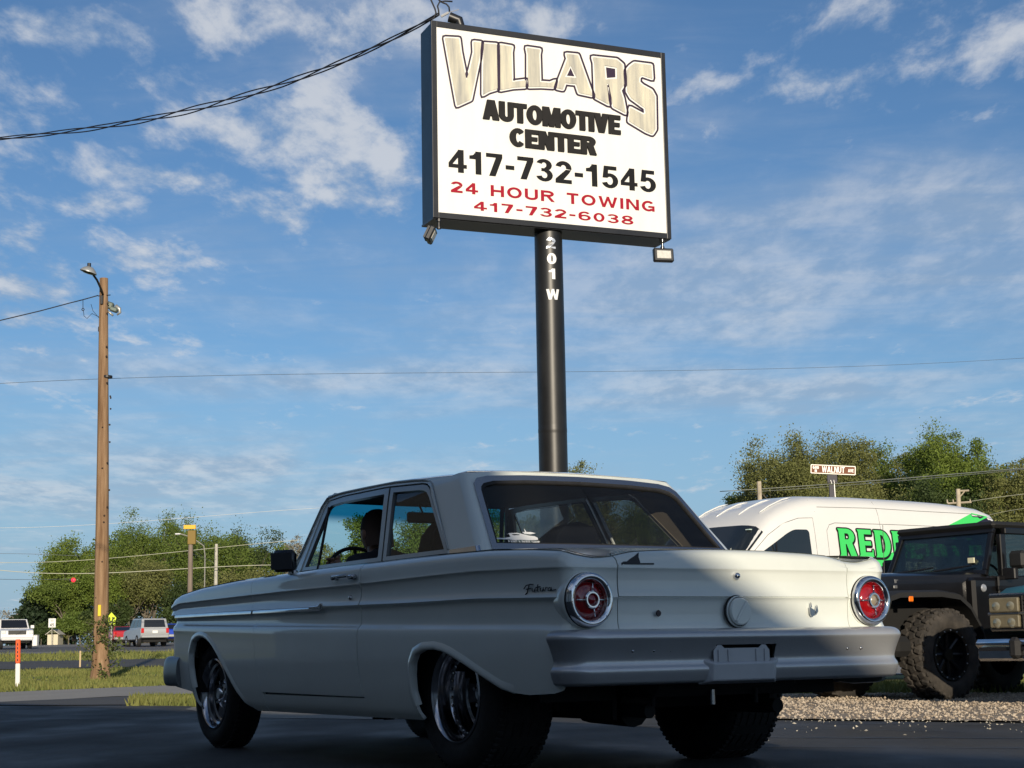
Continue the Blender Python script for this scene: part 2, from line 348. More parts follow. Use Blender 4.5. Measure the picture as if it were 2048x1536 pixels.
class CarSkin:
    def __init__(self):
        pts = []   # plan outline, left half, from the nose's centre to the tail's centre: (s, t, region 0 side 1 rear 2 front)
        for t in np.linspace(0, .70, 12): pts.append((3.44+.01-.04*(t/.7)**2, t))
        t9 = T0(3.30); 
        for q in np.linspace(0, PI/2, 9)[1:]:
            pts.append((3.30+.11*math.cos(q), .70+(t9-.70)*math.sin(q)))
        for s in np.arange(3.27, -.885, -.03): pts.append((s, T0(s)))
        tE = T0(-.89)
        for q in np.linspace(0, PI/2, 9): pts.append((-.89-.06*math.sin(q), tE-.06+.06*math.cos(q)))
        for t in np.linspace(tE-.085, 0, 30): pts.append((-.95-.022*(1-(t/(tE-.06))**2), t))
        p = np.array(pts); seg = np.hypot(*np.diff(p, axis=0).T); u = np.r_[0, np.cumsum(seg)]
        k = np.argmin(np.abs(p[:, 0]+.89)+(p[:, 1] < .8)*9); u = u-u[k]
        self.u = u; self.p = p; self.tE = tE
        g = np.gradient(p, u, axis=0); g /= np.linalg.norm(g, axis=1)[:, None]
        for _ in range(1):
            g2 = g.copy(); g2[1:-1] = (g[:-2]+2*g[1:-1]+g[2:])/4; g = g2/np.linalg.norm(g2, axis=1)[:, None]
        n = np.c_[g[:, 1], -g[:, 0]]    # outward
        self.n = n
        rows = []
        for i in range(len(u)):
            s, t = p[i]; rear = max(0., min(1., -n[i, 0])); front = max(0., min(1., n[i, 0]))
            zt = lerp(s, *ZT_S) if rear < .5 else lerp(t, *ZT_T)
            if .0 < rear < 1 : zt = lerp(s, *ZT_S)*(1-rear)+lerp(min(t, .83), *ZT_T)*rear
            if front > .6: zt = .80+.02*(1-(t/.7)**2)
            zA, zB, zC = lerp(s, *ZA_S), lerp(s, *ZB_S), lerp(s, *ZC_S)
            k = 1-.45*rear; 
            inn = .05 + .145*max(0., min(1., (s-.0)/.25))*max(0., min(1., (2.15-s)/.2))*(1-rear)*(1-front)
            r2 = 1-.7*front
            f1 = front*.05; f2 = front*.13
            bel = .7 if rear > .5 else 1.
            K = [(inn, zt+.12*(inn-.05)), ((inn+.05)/2, zt+.10*(inn-.05)*.5), (.05, zt-.0005), (.030, zt-.006), (.014, zt-.018), (.006, zt-.034), (.002*r2, zA+.012), (0, zA, 1),
                 (.007*k, zA-.009), (.012*k, zA-.022), (.0155*k, (zA+zB)/2), (.012*k, zB+.024), (.003*k, zB+.004), (0.0005+0*f1, zB, 1),
                 (.012*k+f1*.3, zB-.008), (.019*k+f1*.6, zB-.022), (.0215*k+f1, (zB+zC)/2-.002), (.0215*k+f1, zC+.032), (.018*k+f1, zC+.017), (.003+f1, zC+.000, 1), (-.001+f1*1.2, zC-.020),
                 (-.002+f2, zC-.06), (-.001+f2, .49), (.004+f2, .43), (.012+f2, .36), (.022+f2, .31), (.036+f2, .26), (.06+f2, .225)]
            K = [(a, min(b, 9), *c) for a, b, *c in K]
            rows.append(cr_curve(K, 3))
        A = np.array(rows)    # (M, K, 2): inset, z
        Mn, Kn = A.shape[:2]
        self.G = np.zeros((Mn, Kn, 3)); self.G[:, :, 0] = p[:, None, 0]-n[:, None, 0]*A[:, :, 0]; self.G[:, :, 1] = p[:, None, 1]-n[:, None, 1]*A[:, :, 0]; self.G[:, :, 2] = A[:, :, 1]
        ref = A[Mn//2]; self.v = np.r_[0, np.cumsum(np.hypot(*np.diff(ref, axis=0).T))]
        Gu = np.gradient(self.G, self.u, axis=0); Gv = np.gradient(self.G, self.v, axis=1)
        Nn = np.cross(Gv, Gu); Nn /= (np.linalg.norm(Nn, axis=2)[:, :, None]+1e-12)
        # make it point outward
        mid = Nn[Mn//2, Kn//2]
        if mid[1] < 0: Nn = -Nn
        self.N = Nn
        sel = (p[:, 0] < 3.28) & (p[:, 0] > -.885) ; self.su = (p[sel, 0][::-1], u[sel][::-1])
        i0 = np.argmax(u > .09); self.ru = (p[i0:, 1][::-1], u[i0:][::-1])
        self.vs = self.v
    def _bil(self, A, Q):
        u = np.clip(Q[:, 0], self.u[0], self.u[-1]-1e-9); v = np.clip(Q[:, 1], 0, self.v[-1]-1e-9)
        i = np.clip(np.searchsorted(self.u, u, side='right')-1, 0, len(self.u)-2); j = np.clip(np.searchsorted(self.v, v, side='right')-1, 0, len(self.v)-2)
        a = ((u-self.u[i])/(self.u[i+1]-self.u[i]))[:, None]; b = ((v-self.v[j])/(self.v[j+1]-self.v[j]))[:, None]
        return (A[i, j]*(1-a)+A[i+1, j]*a)*(1-b)+(A[i, j+1]*(1-a)+A[i+1, j+1]*a)*b
    def __call__(self, Q):
        Q = np.asarray(Q, float); P = self._bil(self.G, Q); N = self._bil(self.N, Q); N /= np.linalg.norm(N, axis=1)[:, None]; return P, N
    def v_of(self, u, z):
        if z >= 5: return 0.
        i = min(max(np.searchsorted(self.u, u)-1, 0), len(self.u)-2); a = (u-self.u[i])/(self.u[i+1]-self.u[i])
        zz = self.G[i, :, 2]*(1-a)+self.G[i+1, :, 2]*a
        return float(np.interp(-z, -zz[2:], self.v[2:]))
    def U(self, s): 
        if s > 3.27: return float(self.u[0]+ (3.45-s)*0 + np.interp(s, [3.27, 3.45], [self.su[1][-1]-self.u[0], .55]))
        return float(np.interp(s, *self.su))
    def Ur(self, t): return float(np.interp(t, *self.ru))
    def side(self, s, z): u = self.U(s); return (u, self.v_of(u, z))
    def rear(self, t, z): u = self.Ur(t); return (u, self.v_of(u, z))
    def raw(self, u, z): return (u, self.v_of(u, z))
SK = CarSkin()
paint = mat('cream_white_paint', (.675, .71, .665), .34, coat=1., var=.035, vscale=2.2, spec=.5, bump=.05, bscale=5)
chrome = mat('chrome', (.72, .72, .73), .09, 1., var=.08, vscale=9)
dullchrome = mat('worn_chrome', (.45, .46, .48), .25, 1., var=.2, vscale=14)
silver = mat('silver_bumper_paint', (.50, .51, .52), .32, .6, var=.05, vscale=3, coat=.3, bump=.06, bscale=120)
rubber = mat('black_rubber', (.010, .010, .011), .75, var=.4, vscale=30)
tyre = mat('tyre_rubber', (.012, .012, .0125), .82, var=.3, vscale=25, bump=.25, bscale=90)
under = mat('underbody_black', (.006, .006, .006), .85)
dark = mat('dark_trim', (.008, .008, .010), .5)
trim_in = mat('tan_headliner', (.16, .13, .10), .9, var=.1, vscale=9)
vinyl = mat('black_vinyl', (.005, .006, .009), .85, var=.3, vscale=12, spec=.04)
wglass = glass('window_glass', (.78, .84, .82), .08)
rglass = glass('rear_window_glass', (.80, .83, .83), .02, haze=.008)
shield = glass('windscreen_glass', (.74, .88, .86), .05, band=(1.20, 1.26, (.02, .22, .34)))
car = empty('vintage_sedan', (CAR_X, CAR_Y, 0), CAR_A+PI/2, 'cream white two-door vintage sedan with round red tail lights, standing in the shade', 'car')
def sk(name, poly, holes=(), m=paint, conv=SK.side, parent=None, both=False, **kw):
    kw.setdefault('du', .045)
    o = skin_panel(name, SK, poly, holes, m, parent or car, vs=SK.vs, conv=conv, **kw)
    if both:
        o2 = skin_panel(name, SK, poly, holes, m, parent or car, vs=SK.vs, conv=conv, mirror=True, **kw); return o, o2
    return o
TOP = 9
# wheel openings as traced outlines
ARCH_F = [(2.935, .225), (2.955, .335), (2.975, .45), (2.973, .536), (2.925, .602), (2.86, .622), (2.791, .628), (2.735, .624), (2.679, .612), (2.618, .590), (2.557, .560), (2.50, .526), (2.45, .491), (2.385, .442), (2.327, .396), (2.238, .322), (2.154, .268), (2.08, .243), (2.03, .225)]
ARCH_R = [(.172, .225), (.186, .285), (.198, .347), (.194, .414), (.179, .468), (.147, .508), (.081, .527), (-.018, .530), (-.09, .520), (-.15, .505), (-.26, .467), (-.39, .416), (-.514, .368), (-.60, .350)]
DR = [(.679, TOP), (.677, .885), (.673, .841), (.686, .761), (.698, .619), (.694, .463), (.676, .350), (.668, .318)]      # door's rear edge, downwards
DF = [(1.985, TOP), (1.985, .88), (1.982, .80), (1.976, .754), (1.950, .643), (1.922, .466), (1.870, .326)]             # door's front edge
g_ = .0018
# quarter panel, behind the door, round the corner and to the trunk lid's edge
def raw_side(P): return [SK.side(s, z) for s, z in P]
lid_t = .612
uL = SK.Ur(lid_t)
qp = [SK.side(.679-g_*2-.003, TOP)] + [SK.side(s-g_*2, z) for s, z in DR[1:]] + [SK.side(.664, .225)] + [SK.side(s, z) for s, z in ARCH_R] + [SK.side(-.70, .343), SK.side(-.86, .350), (0.02, SK.v_of(.02, .36)), SK.rear(.78, .45), SK.rear(lid_t, .45), (uL, SK.v_of(uL, .70)), (uL, 0.)]
def build_skin_raw(name, poly, m=paint, **kw):
    L = []
    for mir in (False, True): L.append(skin_panel(name, SK, poly, [], m, car, du=.045, vs=SK.vs, mirror=mir, step=.012, **kw))
    return L
build_skin_raw('quarter_panel', qp, th=.014)
for mir in (False, True):
    d = skin_panel('door', SK, [(s+g_, z) for s, z in DR]+[(s-g_, z) for s, z in reversed(DF)], [], paint, car, du=.045, vs=SK.vs, conv=SK.side, mirror=mir, th=.016, off=.001, step=.012)
    sx = -1 if mir else 1
    # handle, lock and lever plate
    h = MB(); Y = T0(.85)*1.0
    h.box((.725, sx*(Y+.012), .889-.052+.032), (.055, .03, .022), bev=.006); h.box((.83, sx*(Y+.030), .876), (.16, .012, .016), bev=.005); h.box((.905, sx*(Y+.015), .872), (.03, .034, .020), bev=.006)
    h.build('door_handle', dullchrome, d, autos=40)
    k = MB(); k.lathe([(0, .004), (.009, .004), (.011, 0), (.011, -.01)], (.785, 0, .775), 'y', 14); k.T = Matrix()
    k.V = [Vector((v.x, sx*(T0(.78)-.006+v.y), v.z)) for v in k.V]; k.build('lock', dullchrome, d, smooth=True)
ff = [(s+g_*2, z) for s, z in DF[:1]]+[(s+g_*2, z) for s, z in DF[1:]]+[(1.86, .3205), (.664, .3145), (.664, .225)] 
# sill runs beneath the door from the fender to the quarter panel
build_skin_raw('front_fender', [SK.side(2.0, TOP)]+[SK.side(s+g_*2, z) for s, z in DF[1:]]+[SK.side(1.862, .318), SK.side(1.862, .225)]+[SK.side(s, z) for s, z in ARCH_F[::-1]]+[SK.side(2.98, .225+.09), (SK.u[0]+.70, SK.v_of(SK.u[0]+.70, .36)), (SK.u[0]+.70, 0.)], th=.014)
build_skin_raw('sill', [SK.side(1.859, .3145), SK.side(1.859, .225), SK.side(.667, .225), SK.side(.667, .3115)], th=.02, off=-.001)
# nose: grille opening, hood front
nose = MB(); nose.box((3.30, 0, .60), (.06, 1.34, .30)); nose.build('grille', dark, car)
g = MB()
for i in range(7): g.box((3.345, 0, .50+.035*i), (.02, 1.30, .008))
for y in np.linspace(-.6, .6, 13): g.box((3.338, y, .60), (.015, .008, .26))
g.build('grille_bars', chrome, car)
for sy in (-1, 1):
    hl = MB(); hl.lathe([(.105, -.03), (.105, .012), (.088, .016), (.082, -.004), (0, .012)], (3.372, sy*.66, .62), 'x', 28); hl.build('headlight', chrome, car, smooth=True)
# wheel-opening lips
for mir in (False, True):
    for A in (ARCH_F[1:-1], ARCH_R[1:]):
        Q = np.array([SK.side(s, z) for s, z in open_dense(A, .02)]); P, N = SK(Q)
        # flare: a soft raised rim following the opening
        n = len(P); c = np.array([A[len(A)//2][0], 0, .33]); V = []; F = []
        for i in range(n):
            t = P[min(i+1, n-1)]-P[max(i-1, 0)]; o = np.cross(t, N[i]); o /= np.linalg.norm(o)
            if o @ (P[i]-np.array([c[0], P[i][1], c[2]])) < 0: o = -o
            k = math.sin(PI*min(1, max(0, (i+.8)/n)))**.4
            for a, b in ((-.003, -.028), (-.003, .003*k), (.003, .0065*k), (.010, .0072*k), (.020, .0045*k), (.032, -.0005)): V.append(P[i]+o*a+N[i]*b)
        for i in range(n-1):
            for j in range(5): F.append((i*6+j, i*6+j+1, i*6+7+j, i*6+6+j))
        V = np.array(V)
        if mir: V[:, 1] *= -1
        o_ = mesh_obj('wheel_arch_lip', V, F, paint, car, smooth=True)
        bm = bmesh.new(); bm.from_mesh(o_.data); bmesh.ops.recalc_face_normals(bm, faces=bm.faces)
        f0 = bm.faces[len(bm.faces)//2]
        bm.faces.ensure_lookup_table(); test = max(bm.faces, key=lambda f: abs(f.normal.y))
        if test.normal.y*(-1 if mir else 1) < 0: bmesh.ops.reverse_faces(bm, faces=bm.faces)
        bm.to_mesh(o_.data); bm.free()
# rear panel below the lid, centre
rp = [SK.rear(lid_t-.004, .7105), SK.rear(lid_t-.004, .45)] + [SK.rear(t, .45) for t in (.4, .2, 0)] + [SK.rear(t, .7105) for t in (0, .2, .4)]
for mir in (False, True): skin_panel('rear_panel', SK, rp, [], paint, car, du=.03, vs=SK.vs, mirror=mir, th=.014, step=.015)
# trunk lid: upright face plus deck
def deck_z(s, t):
    ta = abs(t); zs = lerp(s, *ZT_S); zr = lerp(min(ta, .83), *ZT_T); k = max(0, min(1, (-.50-s)/.38)); k = k*k*(3-2*k)
    zc = zs+.016*(1-(ta/.86)**2)
    return zc*(1-k)+zr*k+(0 if k > .99 else 0)
def grid_deck(name, s0, s1, t0, t1, ns, nt, m, zf, parent=car, tlim=None):
    V = []; F = []
    for i in range(ns+1):
        for j in range(nt+1):
            s = s0+(s1-s0)*i/ns; a0, a1 = (t0, t1) if tlim is None else tlim(s); t = a0+(a1-a0)*j/nt; V.append((s, t, zf(s, t)))
    for i in range(ns):
        for j in range(nt):
            a = i*(nt+1)+j; F.append((a, a+1, a+nt+2, a+nt+1))
    o = mesh_obj(name, V, F, m, parent, smooth=True); bm = bmesh.new(); bm.from_mesh(o.data); bmesh.ops.recalc_face_normals(bm, faces=bm.faces)
    bm.faces.ensure_lookup_table()
    if bm.faces[0].normal.z < 0: bmesh.ops.reverse_faces(bm, faces=bm.faces)
    bm.to_mesh(o.data); bm.free(); return o
lf = [SK.rear(lid_t-.005, .7165), (SK.Ur(lid_t-.005), 0.)]+[(SK.Ur(t), 0.) for t in (.4, .2, 0)]+[SK.rear(t, .7165) for t in (0, .2, .4)]
for mir in (False, True): skin_panel('trunk_lid_face' if 0 else 'trunk_lid', SK, lf, [], paint, car, du=.03, vs=SK.vs, mirror=mir, th=.012, off=.001, step=.015)
grid_deck('trunk_lid', -.92, -.135, -.607, .607, 22, 40, paint, lambda s, t: deck_z(s, t)+.001)
for sy in (-1, 1): grid_deck('quarter_top', -.90, .05, .612, .85, 26, 12, paint, deck_z, tlim=lambda s, sy=sy: (sy*.612, sy*(T0(s)-.049)) )
grid_deck('cowl_deck', -.135, .03, -.612, .612, 6, 16, paint, lambda s, t: deck_z(s, t)-.004)
def hood_z(s, t):
    zs = lerp(s, *ZT_S) if s < 3.25 else lerp(3.25, *ZT_S)-(s-3.25)*.28; return zs+.022*(1-(t/.8)**2)-.012*math.exp(-((abs(t)-.63)/.05)**2)
for sy in (-1, 1): grid_deck('fender_top', 1.98, 3.40, 0, 0, 40, 6, paint, hood_z, tlim=lambda s, sy=sy: (sy*.665, sy*(T0(s)-.049-(0 if s < 3.27 else (s-3.27)*.9))))
grid_deck('hood', 2.02, 3.42, -.66, .66, 40, 20, paint, lambda s, t: hood_z(s, t)+.002)
grid_deck('cowl', 1.72, 2.02, -.86, .86, 6, 16, paint, lambda s, t: .945-.016*(abs(t)/.8)**2-.03*max(0, (s-1.85)/.17))
# trunk floor, underbody and wheel wells
ub = MB(); ub.box((1.45, 0, .31), (3.6, 1.0, .10)); ub.box((1.25, 0, .36), (1.8, 1.60, .10)); ub.box((-.72, 0, .50), (.40, 1.55, .10)); ub.box((3.12, 0, .42), (.3, 1.50, .18))
ub.box((1.25, 0, .60), (.05, 1.1, .5)); ub.build('underbody', under, car)
for sy in (-1, 1):
    for c, L in ((2.56, .80), (-.20, .90)):
        ww = MB()
        ww.box((c, sy*.42, .48), (L, .02, .50)); ww.box((c, sy*.60, .70), (L, .36, .02)); ww.box((c-L/2, sy*.60, .50), (.02, .36, .38)); ww.box((c+L/2, sy*.60, .50), (.02, .36, .38))
        ww.build('wheel_well', under, car)
ax = MB(); ax.tube([(0, -.5, .33), (0, .5, .33)], .045, 10); ax.lathe([(0, -.12), (.10, -.10), (.14, 0), (.10, .10), (0, .12)], (0, 0, .32), 'x', 16)
ax.tube([(1.9, .12, .25), (1.0, .16, .245), (.3, .34, .25), (-.15, .38, .30), (-.5, .36, .27), (-.78, .34, .265)], .030, 10)
ax.tube([(1.9, -.12, .25), (1.0, -.16, .245), (.3, -.34, .25), (-.15, -.38, .30), (-.5, -.36, .27), (-.78, -.34, .265)], .030, 10)
ax.tube([(-.3, .30, .28), (-.62, .30, .27)], .075, 12); ax.box((.75, .30, .225), (.5, .2, .09), bev=.03); ax.box((1.45, .12, .235), (.35, .3, .07), bev=.03)
ax.box((1.34, .40, .215), (.03, .05, .07), taper=.4); ax.box((1.46, .40, .215), (.03, .05, .07), taper=.4)
ax.build('axle', under, car, autos=40)
tk = MB(); tk.box((-.66, .0, .40), (.42, .80, .16), bev=.04); tk.build('fuel_tank', under, car)
for (y, s_) in ((.34, -.80), (.08, -.86), (-.15, -.86)):
    b = MB(); b.tube([(s_, y, .345), (s_, y, .285)], .010, 8); b.build('tie_down_hook', dullchrome if y < .3 and y > 0 else under, car)
# bumper swept round the tail
def bumper_mesh(name, prof, half, hole=None, m=silver, front=False):
    """prof: (outset, z); half: list of (s, t, ns, nt) along the left half from side end to centre"""
    pts = half+[(s, -t, a, -b) for s, t, a, b in half[::-1][1:]]
    V = []; K = len(prof)
    for s, t, ns, nt in pts:
        for o, z in prof: V.append((s+ns*o, t+nt*o, z))
    F = []
    for i in range(len(pts)-1):
        tm = (pts[i][1]+pts[i+1][1])/2
        for j in range(K-1):
            zm = (prof[j][1]+prof[j+1][1])/2
            if hole and hole(tm, zm): continue
            F.append((i*K+j, i*K+j+1, (i+1)*K+j+1, (i+1)*K+j))
    F.append(tuple(range(K))[::-1]); F.append(tuple((len(pts)-1)*K+j for j in range(K)))
    o = mesh_obj(name, V, F, m, car, smooth=True)
    bm = bmesh.new(); bm.from_mesh(o.data); bmesh.ops.recalc_face_normals(bm, faces=bm.faces); bm.to_mesh(o.data); bm.free()
    o.data.set_sharp_from_angle(angle=math.radians(50)); return o
half = [(-.885, .820, 0., 1.), (-.905, .820, 0., 1.)]
for q in np.linspace(0, PI/2, 9)[1:]: half.append((-.905-.055*math.sin(q), .765+.055*math.cos(q), -math.sin(q), math.cos(q)))
for t in np.r_[np.linspace(.74, .20, 15), np.linspace(.185, 0, 14)]: half.append((-.96-.012*(1-(t/.765)**2), float(t), -1., 0.))
prof = [tuple(p) for p in cr_curve([(-.02, .588), (.030, .590), (.060, .585), (.078, .572), (.084, .556), (.078, .540), (.067, .515), (.058, .490), (.053, .468), (.056, .452), (.064, .440), (.067, .430), (.064, .414), (.058, .396), (.052, .384), (.03, .376), (-.01, .376)], 3)]
bump = bumper_mesh('rear_bumper', prof, half, hole=lambda t, z: abs(t-.05) < .165 and z < .528 and z > .447)
# licence plate recess: dark backing, bracket plate and dropped tray
b = MB(); b.box((-.985, .05, .475), (.02, .36, .15)); b.build('recess_back', under, bump)
pl = MB()
fr = lambda u, w, d: Vector((-1.038-d, u+.044, w))
pl.prism([(-.120, .452), (.170, .452), (.170, .500), (.150, .522), (.130, .522), (.115, .510), (-.065, .510), (-.08, .522), (-.10, .522), (-.120, .500)], .004, fr)
for y in (-.095, -.05, .095, .145): pl.box((-1.043, y+.044, .480), (.006, .008, .050))
plate = pl.build('plate_bracket', mat('grey_primer_plate', (.42, .43, .45), .45, .2, var=.06), bump)
tr_ = MB()
P3 = [(.165, .455), (.140, .378), (-.160, .378), (-.185, .455)]
tr_.add([(-1.024, .255, .468), (-1.024, -.140, .468), (-1.052, -.085, .452), (-1.052, .220, .452), (-1.048, .225, .382), (-1.048, -.095, .382), (-1.00, -.140, .370), (-1.00, .265, .370)],
        [(0, 3, 2, 1), (3, 4, 5, 2), (0, 7, 4, 3), (1, 2, 5, 6), (4, 7, 6, 5)])
tr_.build('plate_tray', MATS['grey_primer_plate'], bump, bevel=.006)
for y, z in ((.60, .505), (.50, .505), (.42, .505), (-.52, .50), (-.60, .50), (-.40, .555), (-.58, .56)):
    bolts = MB(); bolts.lathe([(0, -.005), (.005, -.004), (.008, .002)], (-1.026, y, z), 'x', 10); bolts.build('bolt', dullchrome, bump, smooth=True)
# front bumper
halff = []
for s in np.linspace(3.16, 3.34, 5): halff.append((s, .81, 0., 1.))
for q in np.linspace(0, PI/2, 9)[1:]: halff.append((3.34+.13*math.sin(q), .69+.12*math.cos(q), math.sin(q), math.cos(q)))
for t in np.linspace(.66, 0, 12): halff.append((3.47+.03*(1-(t/.7)**2), float(t), 1., 0.))
prof_f = [tuple(p) for p in cr_curve([(-.03, .518), (.006, .520), (.026, .508), (.038, .48), (.042, .44), (.042, .40), (.034, .36), (.018, .345), (-.03, .342)], 3)]
bumper_mesh('front_bumper', prof_f, halff, m=mat('dull_silver_paint', (.22, .23, .24), .36, .6, var=.08, vscale=4))
# fuel cap, lock, hole, trunk handle, badge
fc = MB(); fc.lathe([(.060, .0), (.064, .004), (.064, .012)], (-.985, .024, .656), 'x', 36); fc.lathe([(0, -.012), (.050, -.012), (.056, -.006), (.057, .002)], (-.985, .024, .656), 'x', 36)
cap = fc.build('fuel_cap', paint, car, autos=35)
rg = MB(); rg.lathe([(.057, .006), (.0665, .006), (.0665, .0), (.057, 0)], (-.977, .028, .656), 'x', 36); rg.build('cap_seal', rubber, cap, autos=35)
rb = MB(); rb.T = Matrix.Translation((-.999, .024, .656)) @ Matrix.Rotation(math.radians(36), 4, 'X'); rb.box((0, 0, 0), (.008, .012, .100), bev=.003); rb.T = Matrix(); rb.build('cap_grip', paint, cap)
lk = MB(); lk.lathe([(0, -.016), (.006, -.015), (.012, -.010), (.0145, -.002), (.015, .006)], (-.973, .022, .800), 'x', 20); lk.build('trunk_lock', chrome, car, smooth=True)
ho = MB(); ho.lathe([(0, 0), (.011, 0), (.013, .004)], (-.971, .425, .650), 'x', 16); ho.build('socket', mat('dark_plum', (.03, .012, .018), .4), car)
em = MB(); zq = .648; yq = -.385
for P in ([(0, .030), (.012, .036), (.012, .008), (.004, -.004), (-.012, .0), (-.016, .022)], [(-.018, .018), (-.030, .045), (-.034, .018), (-.024, .004)], [(.0, .034), (.004, .055), (.008, .034)]):
    em.prism([(yq+a, zq-.01+b) for a, b in P], .006, lambda u, w, d: Vector((-.965-d, u, w)))
em.build('crest_emblem', dullchrome, car)
bd = MB()
# long pointed emblem high on the lid's left side: fin shape over a bar
def onrear(u, w, d):
    P, N = SK(np.array([SK.rear(u, w)])); return Vector(P[0]+N[0]*(.001+d))
for Pq in ([(.592, .836), (.592, .844), (.580, .850), (.560, .850), (.560, .842), (.585, .841)], [(.575, .8445), (.548, .861), (.548, .8445)], [(.548, .8445), (.548, .861), (.524, .872), (.524, .8445)], [(.524, .8445), (.524, .872), (.492, .8875), (.507, .868), (.503, .8445)], [(.580, .840), (.580, .8455), (.510, .8455), (.510, .840)], [(.510, .840), (.510, .8455), (.438, .8465), (.438, .841)]): bd.prism(Pq, .003, onrear)
bd.build('fin_emblem', dark, car)
# tail lights
red = mat('red_lens', (.26, .005, .008), .12, coat=1., var=.25, vscale=30)
redd = mat('dark_red_lens', (.22, .004, .010), .18, coat=1., var=.3, vscale=60)
whitel = mat('clear_lens', (.26, .22, .16), .12, coat=1.)
for sy in (1, -1):
    t = empty('tail_light', (0, 0, 0)); t.parent = car; t.location = (-.955, .757 if sy > 0 else -.729, .702)
    R0 = .098
    hs = MB(); hs.lathe([(R0+.009, .03), (R0+.009, -.004), (R0+.006, -.012)], (0, 0, 0), 'x', 48); hs.build('bezel_seal', rubber, t, smooth=True)
    pd = MB(); pd.lathe([(R0-.01, .11), (R0+.008, .05), (R0+.013, .008), (R0+.012, .001), (R0+.004, .001)], (0, 0, 0), 'x', 48); pd.build('light_pod', paint, t, smooth=True)
    bz = MB(); bz.lathe([(R0+.009, -.010), (R0+.006, -.026), (R0-.002, -.034), (R0-.012, -.034), (R0-.020, -.026), (R0-.024, -.014), (R0-.026, .0)], (0, 0, 0), 'x', 48); bz.build('bezel', chrome, t, smooth=True)
    ln = MB(); ln.lathe([(R0-.024, .006), (R0-.030, -.006), (.05, -.020), (.026, -.024), (0, -.024)], (0, 0, 0), 'x', 48); L_ = ln.build('lens', red, t, smooth=True)
    cn = MB(); cn.lathe([(.034, -.020), (.034, -.036), (.030, -.040), (.025, -.040), (.022, -.034)], (0, 0, 0), 'x', 32); cn.build('centre_ring', chrome, t, autos=40)
    cl = MB(); cl.lathe([(.022, -.030), (.015, -.037), (0, -.040)], (0, 0, 0), 'x', 24); cl.build('reversing_lens', redd if sy > 0 else whitel, t, smooth=True)
    for q in (PI/2+.16, PI, -PI/2-.28, 0):
        sp = MB(); c_, s__ = math.cos(q), math.sin(q)
        sp.tube([(-.030, c_*.033, s__*.033), (-.024, c_*(R0-.032), s__*(R0-.032))], .0028, 6); sp.build('bezel_spoke', chrome, t, smooth=True)
    rb = MB()
    for i in range(9):
        z0 = -.045+.0135*i; y1 = math.sqrt(max(0, (R0-.034)**2-z0*z0)); y0 = max(.040, math.sqrt(max(0, .04**2-z0*z0)))
        rb.tube([(-.024, -y0, z0), (-.015, -y1, z0)], .0022, 5)
    rb.build('lens_ribs', redd, t, smooth=True)
    for q in (.6, 2.5, 3.9, 5.5): sc = MB(); sc.lathe([(0, -.003), (.004, 0)], (-.034, math.cos(q)*(R0-.007), math.sin(q)*(R0-.007)), 'x', 8); sc.build('screw', dullchrome, t)
# side spear trim along the fender and door
def strip(name, P, m, w=.02, o=.007, mir=False, parent=car, taper=True):
    Q = np.array([SK.side(s, z) for s, z in open_dense(P, .03)]); A, N = SK(Q); n = len(A); V = []; F = []
    for i in range(n):
        k = 1.
        for dz, oo in ((w/2*k, .0), (w/2*k*.7, o*.8), (0, o), (-w/2*k, o*.9), (-w/2*k, -.004)): V.append(A[i]+N[i]*oo*k+np.array([0, 0, dz]))
    for i in range(n-1):
        for j in range(4): F.append((i*5+j, i*5+j+1, i*5+6+j, i*5+5+j))
    F += [(0, 1, 2, 3, 4), tuple((n-1)*5+j for j in range(5))[::-1]]
    V = np.array(V)
    if mir: V[:, 1] *= -1
    o_ = mesh_obj(name, V, F, m, parent); bm = bmesh.new(); bm.from_mesh(o_.data); bmesh.ops.recalc_face_normals(bm, faces=bm.faces); bm.to_mesh(o_.data); bm.free(); o_.data.set_sharp_from_angle(angle=math.radians(30)); 
    return o_
for mir in (False, True):
    sx = -1 if mir else 1
    strip('side_trim', [(3.25, .760), (2.6, .755), (1.99, .749)], chrome, .016, .012, mir)
    strip('side_trim', [(1.965, .749), (1.5, .745), (1.10, .740)], chrome, .016, .012, mir)
    tp = MB(); y = T0(1.08)+.006
    tp.prism([(1.20, .735), (1.10, .733), (1.065, .728), (1.058, .757), (1.075, .760), (1.10, .748), (1.20, .747)], .012, lambda u, w, d, sx=sx, y=y: Vector((u, sx*(y-.004+d), w)))
    tp.build('trim_tip', chrome, car, bevel=.003)
# script badge on the quarter panel
bz = MB(); Y = T0(-.8)
scr = [[(0, .010), (.012, .022), (.035, .026), (.052, .024)], [(.030, .024), (.024, .010), (.018, -.006), (.008, -.012)], [(.012, .008), (.04, .010)], [(.046, .010), (.046, -.002), (.058, -.003), (.062, .010), (.064, -.002)], [(.078, .024), (.072, -.002), (.080, -.003)], [(.066, .012), (.090, .014)],
       [(.090, .010), (.090, -.002), (.102, -.003), (.106, .009), (.108, -.003)], [(.114, -.003), (.118, .009), (.128, .008)], [(.142, .009), (.132, .005), (.132, -.003), (.144, -.003), (.148, .009), (.150, -.003), (.172, -.001)]]
for st in scr: bz.tube([(-.688-x*1.18, T0(-.688-x*1.18)-.006, .745+z) for x, z in st], .0024, 5)
bz.build('script_badge', dark, car)
